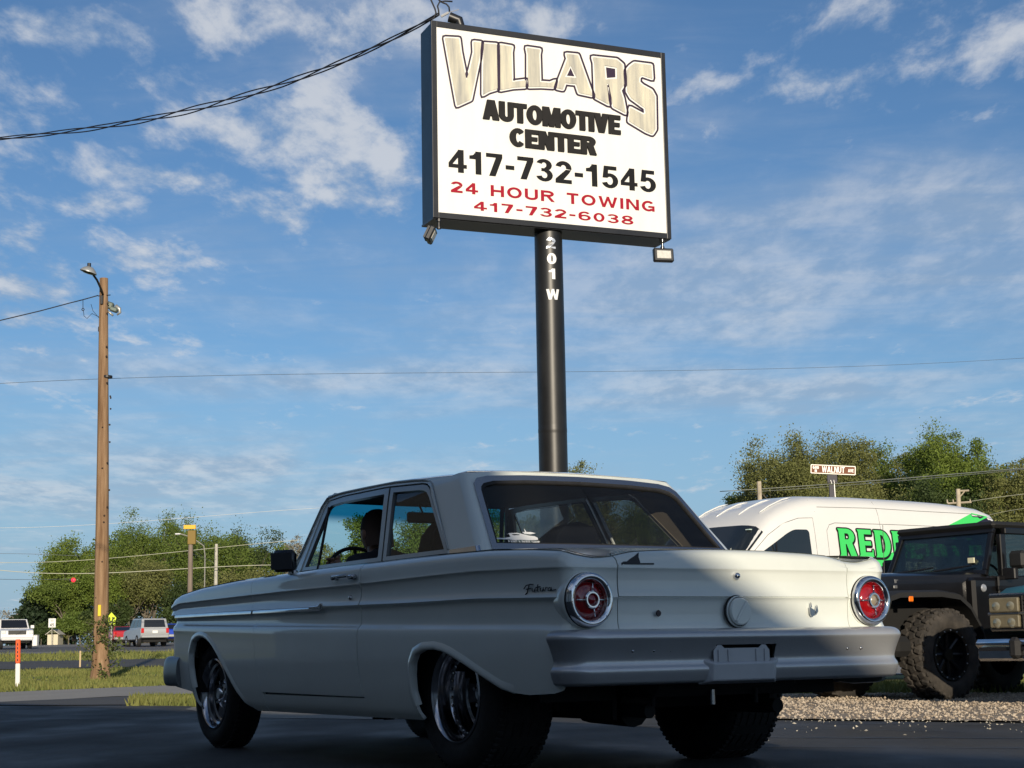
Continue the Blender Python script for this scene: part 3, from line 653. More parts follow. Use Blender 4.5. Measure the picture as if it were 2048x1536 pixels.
# ---------------- greenhouse
RC = .048
def Wg(z, s=0): return .715-(z-.95)*.34
def sbz(z): return -.115+.315*(z-.945)/.355
def WG(z): return .715-(z-.95)*.30-.9*np.maximum(0, z-1.25)**2
def SB(z): return -.115+.315*(z-.945)/.355+1.2*np.maximum(0, z-1.27)**2
class GSkin:
    """upper body: side walls, rounded rear corners, back; parameters q (along the wall, 0 where the rear corner starts) and z"""
    def P0(self, q, z):
        W = WG(z); sb = SB(z); A = RC*PI/2
        s = np.where(q >= 0, sb+RC+q, 0.); t = W-.03*np.clip(s-1.0, 0, 2)-.010*np.clip(s-1.0, 0, 2)**2
        th = np.clip(-q/RC, 0, PI/2)
        sc = sb+RC-RC*np.sin(th); tc = W-RC+RC*np.cos(th)
        d = np.clip(-q-A, 0, 5); tr = W-RC-d; k = 1-(np.clip(tr, -2, 2)/(W-RC))**2; sr = sb-.035*k
        S = np.where(q >= 0, s, np.where(q > -A, sc, sr)); T = np.where(q >= 0, t, np.where(q > -A, tc, tr))
        return np.c_[S, T, z]
    def __call__(self, Q):
        Q = np.asarray(Q, float); q, z = Q[:, 0], Q[:, 1]; P = self.P0(q, z); e = 2e-3
        du = self.P0(q+e, z)-self.P0(q-e, z); dv = self.P0(q, z+e)-self.P0(q, z-e); N = np.cross(du, dv); N /= np.linalg.norm(N, axis=1)[:, None]
        # outward: left side points +t
        sgn = np.sign((N*np.c_[np.where(q < -.05, -1, 0), np.where(q < -.05, .2, 1), np.zeros(len(q))]).sum(1)); sgn[sgn == 0] = 1; return P, N*sgn[:, None]
    def side(self, s, z): return (s-SB(z)-RC, z)
    def rear(self, t, z): return (-(RC*PI/2)-(WG(z)-RC-t), z)
GS = GSkin()
ZR = 1.338
def zdrip(s): return lerp(s, [-.2, .25, .45, .60, .95, 1.5, 1.72, 2.1], [1.30, 1.31, 1.322, 1.329, 1.345, 1.350, 1.345, 1.30])
# side wall with one opening for door window and quarter window
op = [(1.700, 1.322), (1.50, 1.332), (.98, 1.329), (.60, 1.311), (.548, 1.301), (.512, 1.283), (.475, 1.235), (.176, .951), (.176, .93), (1.795, .93), (1.80, .96)]
wall = [(-9, 9)]
zb0 = .925
def gconv_side(s, z): return GS.side(s, z)
Q_out = [GS.side(1.93, zb0), GS.side(1.862, .965), GS.side(1.722, 1.330), GS.side(1.715, 1.352)] + [GS.side(s, zdrip(s)+.004) for s in (1.5, 1.2, .9, .6, .45, .33)] + [(0.0, 1.325), (-RC*PI/2, 1.325), GS.rear(.45, 1.334), GS.rear(.25, 1.338), GS.rear(0, 1.340), GS.rear(0, 1.316), GS.rear(.3, 1.312), GS.rear(.49, 1.303), GS.rear(.552, 1.290), GS.rear(.578, 1.266), GS.rear(.588, 1.235), GS.rear(.658, .955), GS.rear(.658, zb0), (0.0, zb0)]
Q_open = [GS.side(*p) for p in [(1.705, 1.322), (1.50, 1.333), (.98, 1.330), (.60, 1.312), (.548, 1.302), (.512, 1.283), (.475, 1.237), (.20, .972), (.176, .945), (1.815, .945), (1.80, .96)]]
for mir in (False, True):
    skin_panel('roof_pillar', GS, Q_out, [Q_open], paint, car, du=.03, dv=.03, th=.02, mirror=mir, step=.02)
    skin_panel('pillar_lining', GS, [(q, min(z, 1.31)) for q, z in Q_out], [[(q, z) for q, z in Q_open]], trim_in, car, du=.05, dv=.05, th=.004, off=-.021, mirror=mir, step=.03)
    # door frame, vent frame and quarter-window frame (rings in the opening), glass behind them
    dO = [(.826, .952), (.955, 1.3235), (1.50, 1.327), (1.680, 1.317), (1.700, 1.31), (1.795, .955)]
    dI = [(.872, .955), (.985, 1.294), (1.50, 1.299), (1.628, 1.293), (1.655, 1.278), (1.757, .955)]
    dr_par = car
    fr_o = skin_panel('door_frame', GS, [GS.side(*p) for p in dO], [[GS.side(*p) for p in dI[:1]+dI[1:2]+dI[2:]]] if False else [rounded([GS.side(s, max(z, .972)) for s, z in dI], .012, 3)], mat('bright_frame_metal', (.40, .40, .38), .30, .8, var=.05), car, du=.03, dv=.03, th=.02, off=-.004, mirror=mir, step=.02)
    qO = [(.184, .952), (.482, 1.234), (.520, 1.276), (.555, 1.296), (.60, 1.3045), (.938, 1.3215), (.812, .952)]
    qI = [(.232, .972), (.505, 1.236), (.540, 1.262), (.566, 1.272), (.610, 1.279), (.892, 1.294), (.785, .972)]
    skin_panel('quarter_window_frame', GS, [GS.side(*p) for p in qO], [[GS.side(*p) for p in qI]], MATS['bright_frame_metal'], car, du=.03, dv=.03, th=.02, off=-.004, mirror=mir, step=.02)
    vb = MB(); 
    for (sa, za, sb_, zb_) in ((1.575, .955, 1.655, 1.285),):
        Pn, Nn = GS(np.array([GS.side(sa, za), GS.side(sb_, zb_)])); P_ = Pn-Nn*.006
        if mir: P_[:, 1] *= -1
        vb.tube([tuple(P_[0]), tuple(P_[1])], .008, 6)
    vb.build('vent_bar', dark, fr_o)
    skin_panel('vent_window', GS, [GS.side(*p) for p in [(1.583, .955), (1.655, 1.275), (1.750, .955)]], [], wglass, car, du=.08, dv=.08, th=.002, off=-.014, mirror=mir)
    if mir: skin_panel('door_window', GS, [GS.side(*p) for p in [(.862, .945), (.982, 1.30), (1.50, 1.305), (1.64, 1.290), (1.567, .945)]], [], wglass, car, du=.1, dv=.08, th=.002, off=-.018, mirror=mir)
    skin_panel('quarter_window', GS, [GS.side(*p) for p in [(.220, .945), (.500, 1.238), (.56, 1.280), (.895, 1.298), (.780, .945)]], [], wglass, car, du=.1, dv=.08, th=.002, off=-.016, mirror=mir)
    # drip rail and belt moulding at the pillar's foot
    dp = MB(); S_ = [1.90, 1.85, 1.78, 1.735, 1.70, 1.6, 1.5, 1.2, .9, .7, .58, .53, .50, .46, .40, .30, .18]; Z_ = [.985, 1.04, 1.19, 1.290, 1.334, 1.345, 1.348, 1.346, 1.342, 1.332, 1.322, 1.312, 1.297, 1.26, 1.195, 1.09, .965]
    Z_ = [z if s > .56 else z for s, z in zip(S_, Z_)]
    Pn, Nn = GS(np.array([GS.side(s, z) for s, z in zip(S_, Z_)])); P_ = Pn+Nn*.004
    if mir: P_[:, 1] *= -1
    dp.tube([tuple(p) for p in P_], [.006]*11+[.004]*6, 6); dp.build('drip_rail', MATS['bright_frame_metal'], car, smooth=True)
    bmq = [(q, z) for q, z in [(GS.side(.16, .958)[0], .938), (GS.side(.16, .958)[0], .962), (-.03, .966), (-.03, .938)]]
    skin_panel('pillar_foot_trim', GS, bmq, [], chrome, car, du=.05, dv=.008, th=.01, off=.007, mirror=mir)
# rear window, trim ring
def rear_loop(sh):   # half outlines mirrored; sh shrinks
    L = [(0, 1.316-sh), (.30, 1.312-sh), (.49-sh*.5, 1.303-sh), (.552-sh*.8, 1.290-sh), (.578-sh, 1.266-sh*.7), (.588-sh, 1.235-sh*.2), (.658-sh*1.2, .955+sh*.8), (0, .955+sh*.8)]
    return L
for mir in (False, True):
    def half_loop(sh): return [GS.rear(t, z) for t, z in rear_loop(sh)]
    a, bq = half_loop(-.002), half_loop(.024)
    ring = a[:7]+[GS.rear(.658, .938), GS.rear(0, .938)]+[(bq[7][0], bq[7][1]), bq[6], bq[5], bq[4], bq[3], bq[2], bq[1], bq[0]]
    skin_panel('rear_window_trim', GS, ring, [], chrome if 0 else mat('blue_grey_bright_trim', (.42, .44, .47), .2, .95), car, du=.03, dv=.01, th=.014, off=.007, mirror=mir, step=.02)
    gsk = half_loop(.020); gs2 = half_loop(.034)
    skin_panel('rear_window_gasket', GS, gsk+gs2[::-1], [], rubber, car, du=.05, dv=.01, th=.008, off=.003, mirror=mir, step=.02)
Lg = rear_loop(.022); full = [GS.rear(t, z) for t, z in Lg]
# one sheet of glass: build the left half and mirror inside one mesh
og = skin_panel('rear_window', GS, full, [], rglass, car, du=.08, dv=.06, th=.002, off=-.004)
bm = bmesh.new(); bm.from_mesh(og.data); 
dl = [f for f in bm.faces if all(abs(v.co.y) < .012 for v in f.verts) and abs(f.normal.y) > .7]; bmesh.ops.delete(bm, geom=dl, context='FACES')
gd = bmesh.ops.duplicate(bm, geom=bm.verts[:]+bm.edges[:]+bm.faces[:]); 
for v in [g for g in gd['geom'] if isinstance(g, bmesh.types.BMVert)]: v.co.y *= -1
bmesh.ops.reverse_faces(bm, faces=[g for g in gd['geom'] if isinstance(g, bmesh.types.BMFace)]); bmesh.ops.remove_doubles(bm, verts=bm.verts, dist=.0005); bm.to_mesh(og.data); bm.free()
# roof cap
def roof_loop(n=96):
    L = []
    q = []
    for s in np.linspace(1.715, .30, 24): L.append((s, GS.P0(np.array([GS.side(s, zdrip(s))[0]]), np.array([zdrip(s)+.002]))[0][1], zdrip(s)+.003))
    z = 1.326
    for th in np.linspace(.0, PI/2, 8):
        W = WG(z); sb = SB(z); L.append((sb+RC-RC*math.sin(th), W-RC+RC*math.cos(th), z-.004+.006*math.sin(th)))
    for t in np.linspace(.46, 0, 9):
        W = WG(1.33)-RC; L.append((SB(1.332)-.035*(1-(t/W)**2), t, 1.330+.007*(1-(t/.5)**2)))
    left = L
    fr_ = [(1.705+.10*(1-(t/.56)**2), t, 1.348+.006*(1-(t/.56)**2)) for t in np.linspace(0, .52, 10)]
    right = [(a, -b, c) for a, b, c in L[::-1][1:]]
    frr = [(a, -b, c) for a, b, c in fr_[::-1][:-1]]
    return L+right+frr+fr_[0:]
RL = roof_loop(); 
def roof_cap(off=0., name='roof', m=paint):
    V = []; n = len(RL); ks = [1.0, .985, .965, .935, .90, .85, .78, .68, .55, .40, .25, .1]
    cs, ct = .95, 0
    for k in ks:
        for (s, t, z) in RL:
            h = .046*(1-k**2.6)**(1/1.35)
            # the crown keeps the roof's rear edge full
            V.append((cs+(s-cs)*k, t*k, z+(1.343-z)*(1-k)+h+off))
    V.append((cs, 0, 1.343+.046+off)); F = []
    for i in range(len(ks)-1):
        for j in range(n): F.append((i*n+j, i*n+(j+1) % n, (i+1)*n+(j+1) % n, (i+1)*n+j))
    b = (len(ks)-1)*n
    for j in range(n): F.append((b+j, b+(j+1) % n, len(V)-1))
    o = mesh_obj(name, V, F, m, car, smooth=True); bm = bmesh.new(); bm.from_mesh(o.data); bmesh.ops.remove_doubles(bm, verts=bm.verts, dist=1e-5); bmesh.ops.recalc_face_normals(bm, faces=bm.faces); bm.faces.ensure_lookup_table()
    top = max(bm.faces, key=lambda f: f.calc_center_median().z)
    if top.normal.z < 0: bmesh.ops.reverse_faces(bm, faces=bm.faces)
    bm.to_mesh(o.data); bm.free(); return o
roof_cap()
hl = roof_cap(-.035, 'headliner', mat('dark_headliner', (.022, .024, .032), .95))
# windscreen: curved sheet from cowl to header
V = []; F = []; nn, mm_ = 14, 8
def ws(t, k):
    z = .945+(1.352-.945)*k; w = (.71-.03*.98) *(1-k)+(WG(1.345)-.045)*k; tt = t*w
    s = 1.985+(1.735-1.985)*k-.02*k*(1-k)*0+.13*(1-t*t)*(1-.25*k)-.13*0; s -= .055*abs(t)**4*0
    return (s-.065, tt, z)
for i in range(nn+1):
    for j in range(mm_+1): V.append(ws(-1+2*i/nn, j/mm_))
for i in range(nn):
    for j in range(mm_): a = i*(mm_+1)+j; F.append((a, a+1, a+mm_+2, a+mm_+1))
wo = mesh_obj('windscreen', V, F, shield, car, smooth=True)
pf = MB(); 
for sg in (-1, 1): pf.tube([ws(sg*1.0, k) for k in np.linspace(0, 1, 6)], .012, 8)
pf.tube([ws(t, 1.0) for t in np.linspace(-1, 1, 15)], .012, 8)
pf.build('windscreen_frame', paint, car, smooth=True)
pf = MB()
for sg in (-1, 1): pf.tube([tuple(np.array(ws(sg*.965, k))+np.array([.012, 0, 0])) for k in np.linspace(0, 1, 6)], .012, 6)
pf.build('windscreen_seal', rubber, car, smooth=True)
# interior
itn = MB(); itn.box((.9, 0, .42), (2.1, 1.3, .04)); itn.box((1.86, 0, .68), (.10, 1.34, .48)); itn.box((.10, 0, .70), (.04, 1.3, .46)); itn.box((-.03, 0, .905), (.22, 1.22, .02))
for sy in (-1, 1): itn.box((.9, sy*.69, .68), (2.0, .03, .50))
itn.build('interior_tub', vinyl, car)
ds = MB(); ds.box((1.80, 0, .925), (.24, 1.32, .05), bev=.02); ds.box((1.70, 0, .87), (.06, 1.32, .10), bev=.02); ds.build('dashboard', vinyl, car, autos=40)
def seat(c, hr=False):
    st = MB()
    P = [(c+.02, .56), (c-.15, 1.09), (c-.14, 1.145), (c-.09, 1.150), (c-.03, 1.10), (c+.14, .62), (c+.62, .62), (c+.66, .54), (c+.6, .48), (c+.02, .48)]
    return P
for sy in (1, -1):
    st = MB(); n = 12
    # high-backed bucket: rounded shoulders
    V = []; F = []
    out = [(-.25, .50), (-.245, .78), (-.20, .90), (-.155, 1.00), (-.14, 1.08), (-.10, 1.135), (0, 1.160), (.10, 1.135), (.14, 1.08), (.155, 1.00), (.20, .90), (.245, .78), (.25, .50)]
    for (dy, z) in out:
        base = .80-(z-.5)*.18
        V += [(base, dy*.94, z), (base+.035, dy, z), (base+.09, dy, z), (base+.14, dy*.90, z*1.0-.01)]
    for i in range(len(out)-1):
        for j in range(3): F.append((i*4+j, i*4+4+j, i*4+5+j, i*4+1+j))
    F.append(tuple(i*4 for i in range(len(out)))); F.append(tuple(i*4+3 for i in range(len(out)))[::-1])
    st.add([Vector((v[0], v[1]+sy*.36, v[2])) for v in V], F)
    sb_ = st.build('seat_back', vinyl, car, autos=50, bevel=.01)
    cu = MB(); cu.box((1.12, sy*.36, .56), (.52, .50, .16), bev=.05); cu.build('seat_cushion', vinyl, car, autos=50)
rs = MB(); rs.box((.34, 0, .60), (.45, 1.24, .14), bev=.04); rs.box((.14, 0, .76), (.14, 1.24, .32), bev=.05); rs.build('rear_seat', vinyl, car, autos=50)
rm = MB(); rm.box((1.66, 0, 1.245), (.03, .22, .06), bev=.01); rm.tube([(1.67, 0, 1.26), (1.72, 0, 1.32)], .006, 6); rm.build('inside_mirror', dark, car)
# steering wheel
swm = MB(); C_ = Vector((1.72, .36, .905)); ax_ = Vector((-.90, 0, .43)).normalized(); e1 = Vector((0, 1, 0)); e2 = ax_.cross(e1).normalized()
swm.tube([C_+(e1*math.cos(q)+e2*math.sin(q))*.195 for q in np.linspace(0, 2*PI, 37)[:-1]], .011, 8, closed=True)
for q in (0.1, PI-.1, -PI/2): swm.tube([C_, C_+(e1*math.cos(q)+e2*math.sin(q))*.195], .010, 6)
swm.tube([C_-ax_*.25, C_+ax_*.02], .022, 10); swm.build('steering_wheel', dark, car, autos=40)
# door mirror
mo = MB(); mo.box((0, 0, 0), (.05, .138, .112), bev=.026)
mo.V = [Vector((v.x*(1-.25*(abs(v.y)/.12)), v.y, v.z)) for v in mo.V]
mr = mo.build('door_mirror', mat('mirror_black_chrome', (.05, .052, .055), .22, .9), car, autos=50); mr.location = (1.47, .925, .985); mr.rotation_euler = (0, math.radians(-4), math.radians(-52))
mg = MB(); mg.box((-.031, 0, 0), (.002, .120, .085), bev=.012); mg.build('mirror_glass', mat('mirror_glass', (.05, .05, .055), .25, .3), mr)
ms = MB(); ms.box((1.50, .86, .925), (.06, .04, .03), bev=.008); ms.tube([(1.50, .86, .93), (1.50, .915, .98)], .014, 8); ms.build('mirror_stalk', chrome, car, autos=40)
mi = MB(); mi.lathe([(0, .006), (.055, .004), (.058, 0), (.055, -.012), (.0, -.012)], (0, 0, 0), 'x', 24)
# wheels
def wheel(name, s, t, sy, R, wd, rim, lip_in, depth, parent=car, spokes=5, deep=True):
    w = empty(name, (s, sy*t, R)); w.parent = parent
    # tyre: rounded shoulders, from outer bead to inner bead; y grows outward (times sy)
    o = 0.; i = -wd
    pr = [(rim, -.012), (rim+.012, .000), (rim+(R-rim)*.35, .012), (rim+(R-rim)*.70, .006), (R-.022, -.012), (R-.006, -.032), (R-.001, -.055), (R, -wd*.5), (R-.001, -wd+.055), (R-.006, -wd+.032), (R-.022, -wd+.012), (rim+(R-rim)*.5, -wd), (rim, -wd+.02), (rim-.03, -wd+.05)]
    b = MB(); b.lathe([(r, y*sy) for r, y in pr], (0, 0, 0), 'y', 72)
    ty = b.build('tyre', tyre, w, autos=60)
    tr = MB(); nb = int(2*PI*R/.030)
    for k in range(nb):
        q = 2*PI*k/nb
        for (ya, yb) in ((-.026, -.052), (-wd+.052, -wd+.026)):
            tr.T = Matrix.Rotation(q, 4, 'Y'); tr.box((0, sy*(ya+yb)/2, R-.003), (.018, abs(ya-yb), .012), bev=.003)
    if wd > .25:
        for k in range(nb//2):
            q = 2*PI*(k+.5*(k % 2))/(nb//2)
            for yy in np.linspace(-.075, -wd+.075, 5): tr.T = Matrix.Rotation(q, 4, 'Y'); tr.box((0, sy*yy, R), (.040, .030, .006))
    tr.T = Matrix(); tr.build('tread', tyre, ty)
    rb = MB(); rb.lathe([(r, y*sy) for r, y in [(rim+.006, -.010), (rim+.008, .002), (rim, .006), (rim-.008, .0), (rim-.014, -.012), (rim-.018, -.020), (rim-.020, -depth*.5), (rim-.032, -depth*.6), (rim-.036, -depth), (rim-.05, -depth-.006), (rim-.05, -wd+.04)]], (0, 0, 0), 'y', 60)
    rb.build('rim', mat('polished_rim', (.5, .5, .52), .16, 1., var=.12, vscale=14), w, autos=35)
    ct = MB(); yd = -depth-.004
    rr = rim-.045
    n_ = spokes; ring = []
    m_ = 12
    # centre disc with windows between the spokes
    for k in range(n_):
        a = 2*PI*k/n_; hw = .30
        P = [(rr*math.cos(a-hw), rr*math.sin(a-hw)), (rr*math.cos(a-hw*.3), rr*math.sin(a-hw*.3)), (rr*math.cos(a+hw*.3), rr*math.sin(a+hw*.3)), (rr*math.cos(a+hw), rr*math.sin(a+hw)), (.075*math.cos(a+.5), .075*math.sin(a+.5)), (.075*math.cos(a-.5), .075*math.sin(a-.5))]
        ct.prism(P, .022, lambda u, v, d: Vector((u, sy*(yd-d), v)))
    ct.build('spokes', mat('satin_wheel_centre', (.09, .09, .095), .4, .85, var=.15, vscale=20), w, bevel=.003)
    hb = MB(); hb.lathe([(r, y*sy) for r, y in [(.080, yd-.02), (.080, yd+.004), (.055, yd+.010), (.040, yd+.012), (.036, yd+.030), (.030, yd+.036), (0, yd+.036)]], (0, 0, 0), 'y', 28)
    for k in range(5):
        a = 2*PI*k/5+.3; hb.tube([(.062*math.cos(a), sy*(yd), .062*math.sin(a)), (.062*math.cos(a), sy*(yd+.026), .062*math.sin(a))], .0095, 6)
    hb.build('hub', chrome, w, autos=40)
    bk = MB(); bk.lathe([(rim-.046, (yd-.06)*sy), (0, (yd-.06)*sy)], (0, 0, 0), 'y', 40); bk.build('brake_drum', under, w)
    if deep:
        rv = MB()
        for k in range(30):
            a = 2*PI*k/30; rv.T = Matrix.Rotation(a, 4, 'Y'); rv.lathe([(0, .005), (.006, .003), (.008, -.002)], (0, 0, 0), 'z', 8)
            for v in rv.V[-24:]: pass
            # move the rivets onto the barrel
            k0 = len(rv.V)-24
            Rm = Matrix.Rotation(a, 4, 'Y')
            for j in range(k0, len(rv.V)):
                v = Rm.inverted() @ rv.V[j]; rv.V[j] = Rm @ Vector((v.x, v.y+sy*(-depth*.55), -(rim-.030)+v.z))
        rv.T = Matrix(); rv.build('rivets', chrome, w)
    return w
wheel('wheel', 0.0, .790, 1, .336, .31, .200, 0, .15)
wheel('wheel', 0.0, .790, -1, .336, .31, .200, 0, .11)
wheel('wheel', 2.78, .765, 1, .305, .19, .192, 0, .055, deep=False)
wheel('wheel', 2.78, .765, -1, .305, .19, .192, 0, .055, deep=False)
# ================================================================== LETTERING
def arc(cx, cy, rx, ry, a0, a1, w, n=10, wy=None):
    """a thick arc as a chain of quads; w: stroke width across x, wy: across y"""
    wy = w if wy is None else wy; out = []; A = [math.radians(a0+(a1-a0)*i/n) for i in range(n+1)]
    o = [(cx+(rx+w/2)*math.cos(a), cy+(ry+wy/2)*math.sin(a)) for a in A]; i_ = [(cx+(rx-w/2)*math.cos(a), cy+(ry-wy/2)*math.sin(a)) for a in A]
    for k in range(n): out.append([o[k], o[k+1], i_[k+1], i_[k]])
    return out
def bar(x0, y0, x1, y1, w):
    d = math.hypot(x1-x0, y1-y0); nx, ny = -(y1-y0)/d*w/2, (x1-x0)/d*w/2
    return [(x0+nx, y0+ny), (x0-nx, y0-ny), (x1-nx, y1-ny), (x1+nx, y1+ny)]
def rect(x0, y0, x1, y1): return [(x0, y0), (x1, y0), (x1, y1), (x0, y1)]
def glyph(c, w=.21, h=None):
    """bold grotesque capitals and figures, height 1; returns polygons, advance"""
    h = w*.82 if h is None else h; P = []; W_ = .72
    if c == 'A': P = [[(0, 0), (w*1.12, 0), (.40+w*.32, 1), (.40-w*.62, 1)], [(.80, 0), (.80-w*1.12, 0), (.40-w*.32, 1), (.40+w*.62, 1)], rect(.17, .20, .63, .20+h*.85)]; W_ = .80
    elif c == 'C' or c == 'G':
        P = arc(.38, .5, .38-w/2, .5-h/2, 42, 318, w, 16, h)
        if c == 'G': P += [rect(.38, .36, .74, .36+h*.85), rect(.74-w*.8, .02, .74, .45)]
        W_ = .74
    elif c == 'D': P = [rect(0, 0, w, 1)]+arc(.30, .5, .42-w/2, .5-h/2, -90, 90, w, 12, h)+[rect(w*.5, 0, .31, h), rect(w*.5, 1-h, .31, 1)]
    elif c == 'E': P = [rect(0, 0, w, 1), rect(w*.5, 0, .62, h), rect(w*.5, 1-h, .62, 1), rect(w*.5, .5-h*.46, .57, .5+h*.46)]; W_ = .64
    elif c == 'H': P = [rect(0, 0, w, 1), rect(.72-w, 0, .72, 1), rect(w*.5, .5-h/2, .72-w*.5, .5+h/2)]
    elif c == 'I': P = [rect(0, 0, w, 1)]; W_ = w
    elif c == 'L': P = [rect(0, 0, w, 1), rect(w*.5, 0, .60, h)]; W_ = .61
    elif c == 'M': P = [rect(0, 0, w*.92, 1), rect(.90-w*.92, 0, .90, 1), [(w*.1, 1), (w*1.15, 1), (.45+w*.45, 0), (.45-w*.45, 0)], [(.90-w*.1, 1), (.90-w*1.15, 1), (.45-w*.45, 0), (.45+w*.45, 0)]]; W_ = .90
    elif c == 'N': P = [rect(0, 0, w*.95, 1), rect(.74-w*.95, 0, .74, 1), [(w*.2, 1), (w*1.15, 1), (.74-w*.2, 0), (.74-w*1.15, 0)]]; W_ = .74
    elif c in 'O0':
        a = .40 if c == 'O' else .30; P = arc(a, .5, a-w/2, .5-h/2, 0, 360, w, 26, h); W_ = 2*a
    elif c in 'RPB':
        P = [rect(0, 0, w, 1)]+arc(.38, .72, .34-w/2, .28-h/2, -90, 90, w, 10, h)+[rect(w*.5, 1-h, .39, 1), rect(w*.5, .44, .39, .44+h)]
        if c == 'R': P += [[(.30, .46), (.30+w*1.05, .50), (.76, 0), (.76-w*1.12, 0)]]; W_ = .76
        if c == 'B': P += arc(.40, .28, .36-w/2, .28-h/2, -90, 90, w, 10, h)+[rect(w*.5, 0, .41, h)]
    elif c == 'S' or c == '8':
        if c == 'S': P = arc(.36, .735, .33-w/2, .265-h/2, 35, 270, w, 12, h)+arc(.36, .265, .36-w/2, .265+h*.0-h/2+.0, -145, 90, w, 12, h)
        else: P = arc(.33, .735, .29-w/2, .265-h*.42, 0, 360, w, 20, h*.86)+arc(.33, .27, .33-w/2, .27-h*.42, 0, 360, w, 20, h*.86)
        W_ = .72 if c == 'S' else .66
    elif c == 'T': P = [rect(0, 1-h, .66, 1), rect(.33-w/2, 0, .33+w/2, 1-h*.5)]; W_ = .66
    elif c == 'U': P = [rect(0, .30, w, 1), rect(.72-w, .30, .72, 1)]+arc(.36, .31, .36-w/2, .31-h/2, 180, 360, w, 14, h)
    elif c == 'V': P = [[(0, 1), (w*1.12, 1), (.38+w*.42, 0), (.38-w*.52, 0)], [(.76, 1), (.76-w*1.12, 1), (.38-w*.42, 0), (.38+w*.52, 0)]]; W_ = .76
    elif c == 'W': P = [[(0, 1), (w*1.0, 1), (.30+w*.35, 0), (.30-w*.5, 0)], [(.54-w*.35, 1), (.54+w*.5, 1), (.30+w*.45, 0), (.30-w*.4, 0)], [(.54-w*.5, 1), (.54+w*.35, 1), (.78+w*.4, 0), (.78-w*.45, 0)], [(1.08, 1), (1.08-w, 1), (.78-w*.35, 0), (.78+w*.5, 0)]]; W_ = 1.08
    elif c == 'Y': P = [rect(.36-w/2, 0, .36+w/2, .46), [(0, 1), (w*1.1, 1), (.36+w*.45, .40), (.36-w*.5, .40)], [(.72, 1), (.72-w*1.1, 1), (.36-w*.45, .40), (.36+w*.5, .40)]]
    elif c == '1': P = [rect(.22, 0, .22+w, 1), [(.0, .66), (.0, .80), (.14, .84), (.24, 1), (.36, 1), (.30, .66)]]; W_ = .22+w+.08
    elif c == '2': P = arc(.31, .69, .31-w/2, .31-h/2, -10, 165, w, 12, h)+[rect(0, 0, .62, h), [(.0, h*.6), (.02, h*1.2), (.40, .62), (.60, .62), (.53, .48), (.26, h*.6)]]; W_ = .62
    elif c == '3': P = arc(.30, .735, .30-w/2, .265-h*.42, -80, 160, w, 12, h*.86)+arc(.31, .285, .32-w/2, .285-h*.42, -165, 85, w, 12, h*.86)+[rect(.20, .45, .34, .45+h*.80)]; W_ = .63
    elif c == '4': P = [rect(.34, 0, .34+w, 1), rect(0, .20, .66, .20+h*.92), [(.0, .22), (.0, .22+h*1.05), (.36, 1), (.36+w*.3, 1), (.36+w*.3, .78), (.13, .34), (.13, .22)]]; W_ = .66
    elif c == '5': P = arc(.31, .335, .33-w/2, .335-h*.42, -160, 130, w, 14, h*.90)+[rect(.09, 1-h, .58, 1), [(.09, 1), (.09+w*.85, 1), (.05+w*.85, .46), (.03, .46)]]; W_ = .64
    elif c == '6': P = arc(.33, .32, .33-w/2, .32-h*.45, 0, 360, w, 20, h*.9)+arc(.33, .62, .33-w/2, .38-h*.45, 35, 190, w, 12, h*.9)+[rect(0, .30, w, .62)]; W_ = .66
    elif c == '7': P = [rect(0, 1-h, .60, 1), [(.60, 1-h*.6), (.60, 1-h), (.34, 0), (.34-w*1.12, 0), (.36, 1-h), (.36, 1-h*.6)]]; W_ = .60
    elif c == '-': P = [rect(.02, .36, .34, .36+h*1.05)]; W_ = .36
    elif c == '&': P = arc(.28, .78, .16, .14, 0, 360, w*.8, 12, h*.8)+arc(.30, .27, .22, .19, 60, 330, w*.9, 12, h*.9)+[bar(.18, .72, .68, .04, w*.9)]; W_ = .70
    elif c == '.': P = [rect(0, 0, w, h)]; W_ = w
    elif c == ',': P = [rect(0, -.15, w*.7, h)]; W_ = w
    elif c == ' ': W_ = .34
    return P, W_
def slab(c, w, h):
    """the van's slab-serif capitals: small spurs on the ends of the stems"""
    P, W_ = glyph(c, w, h); e = .05
    if c in 'REDLHIN': P = P+[[(-e, 0), (w*.8, 0), (w*.8, h*.5), (0, h*.5)], [(-e, 1), (w*.8, 1), (w*.8, 1-h*.5), (0, 1-h*.5)]]
    if c in 'EL': P = P+[[(.62-w*.25, 0), (.64, 0), (.64, h+.10), (.62-w*.1, h+.10)]]
    return P, W_
def union_mesh(polys, frame, th):
    """union of overlapping 2D polygons, raised th above the frame's plane, with edges"""
    pts = []; faces = []
    for p in polys:
        a = sum(p[i][0]*p[(i+1) % len(p)][1]-p[(i+1) % len(p)][0]*p[i][1] for i in range(len(p)))
        p = p if a > 0 else p[::-1]; n0 = len(pts); pts += [Vector(q) for q in p]; faces.append(list(range(n0, n0+len(p))))
    r = delaunay_2d_cdt(pts, [], faces, 0, 1e-7)
    PP = np.array([(v.x, v.y) for v in r[0]]); FA = np.array([f for f in r[2] if len(f) == 3]); cc = PP[FA].mean(1); ok = np.zeros(len(cc), bool)
    for p in polys: ok |= inpoly(cc, p)
    F = [tuple(f) for f in FA[ok]]
    used = sorted({i for f in F for i in f}); ix = {u: k for k, u in enumerate(used)}; F = [tuple(ix[i] for i in f) for f in F]; P = [r[0][u] for u in used]
    n = len(P); V = [frame(p.x, p.y, th) for p in P]+[frame(p.x, p.y, 0) for p in P]
    E = set((f[i], f[(i+1) % 3]) for f in F for i in range(3)); bd = [(a, b) for a, b in E if (b, a) not in E]
    return V, F+[(b, a, a+n, b+n) for a, b in bd]
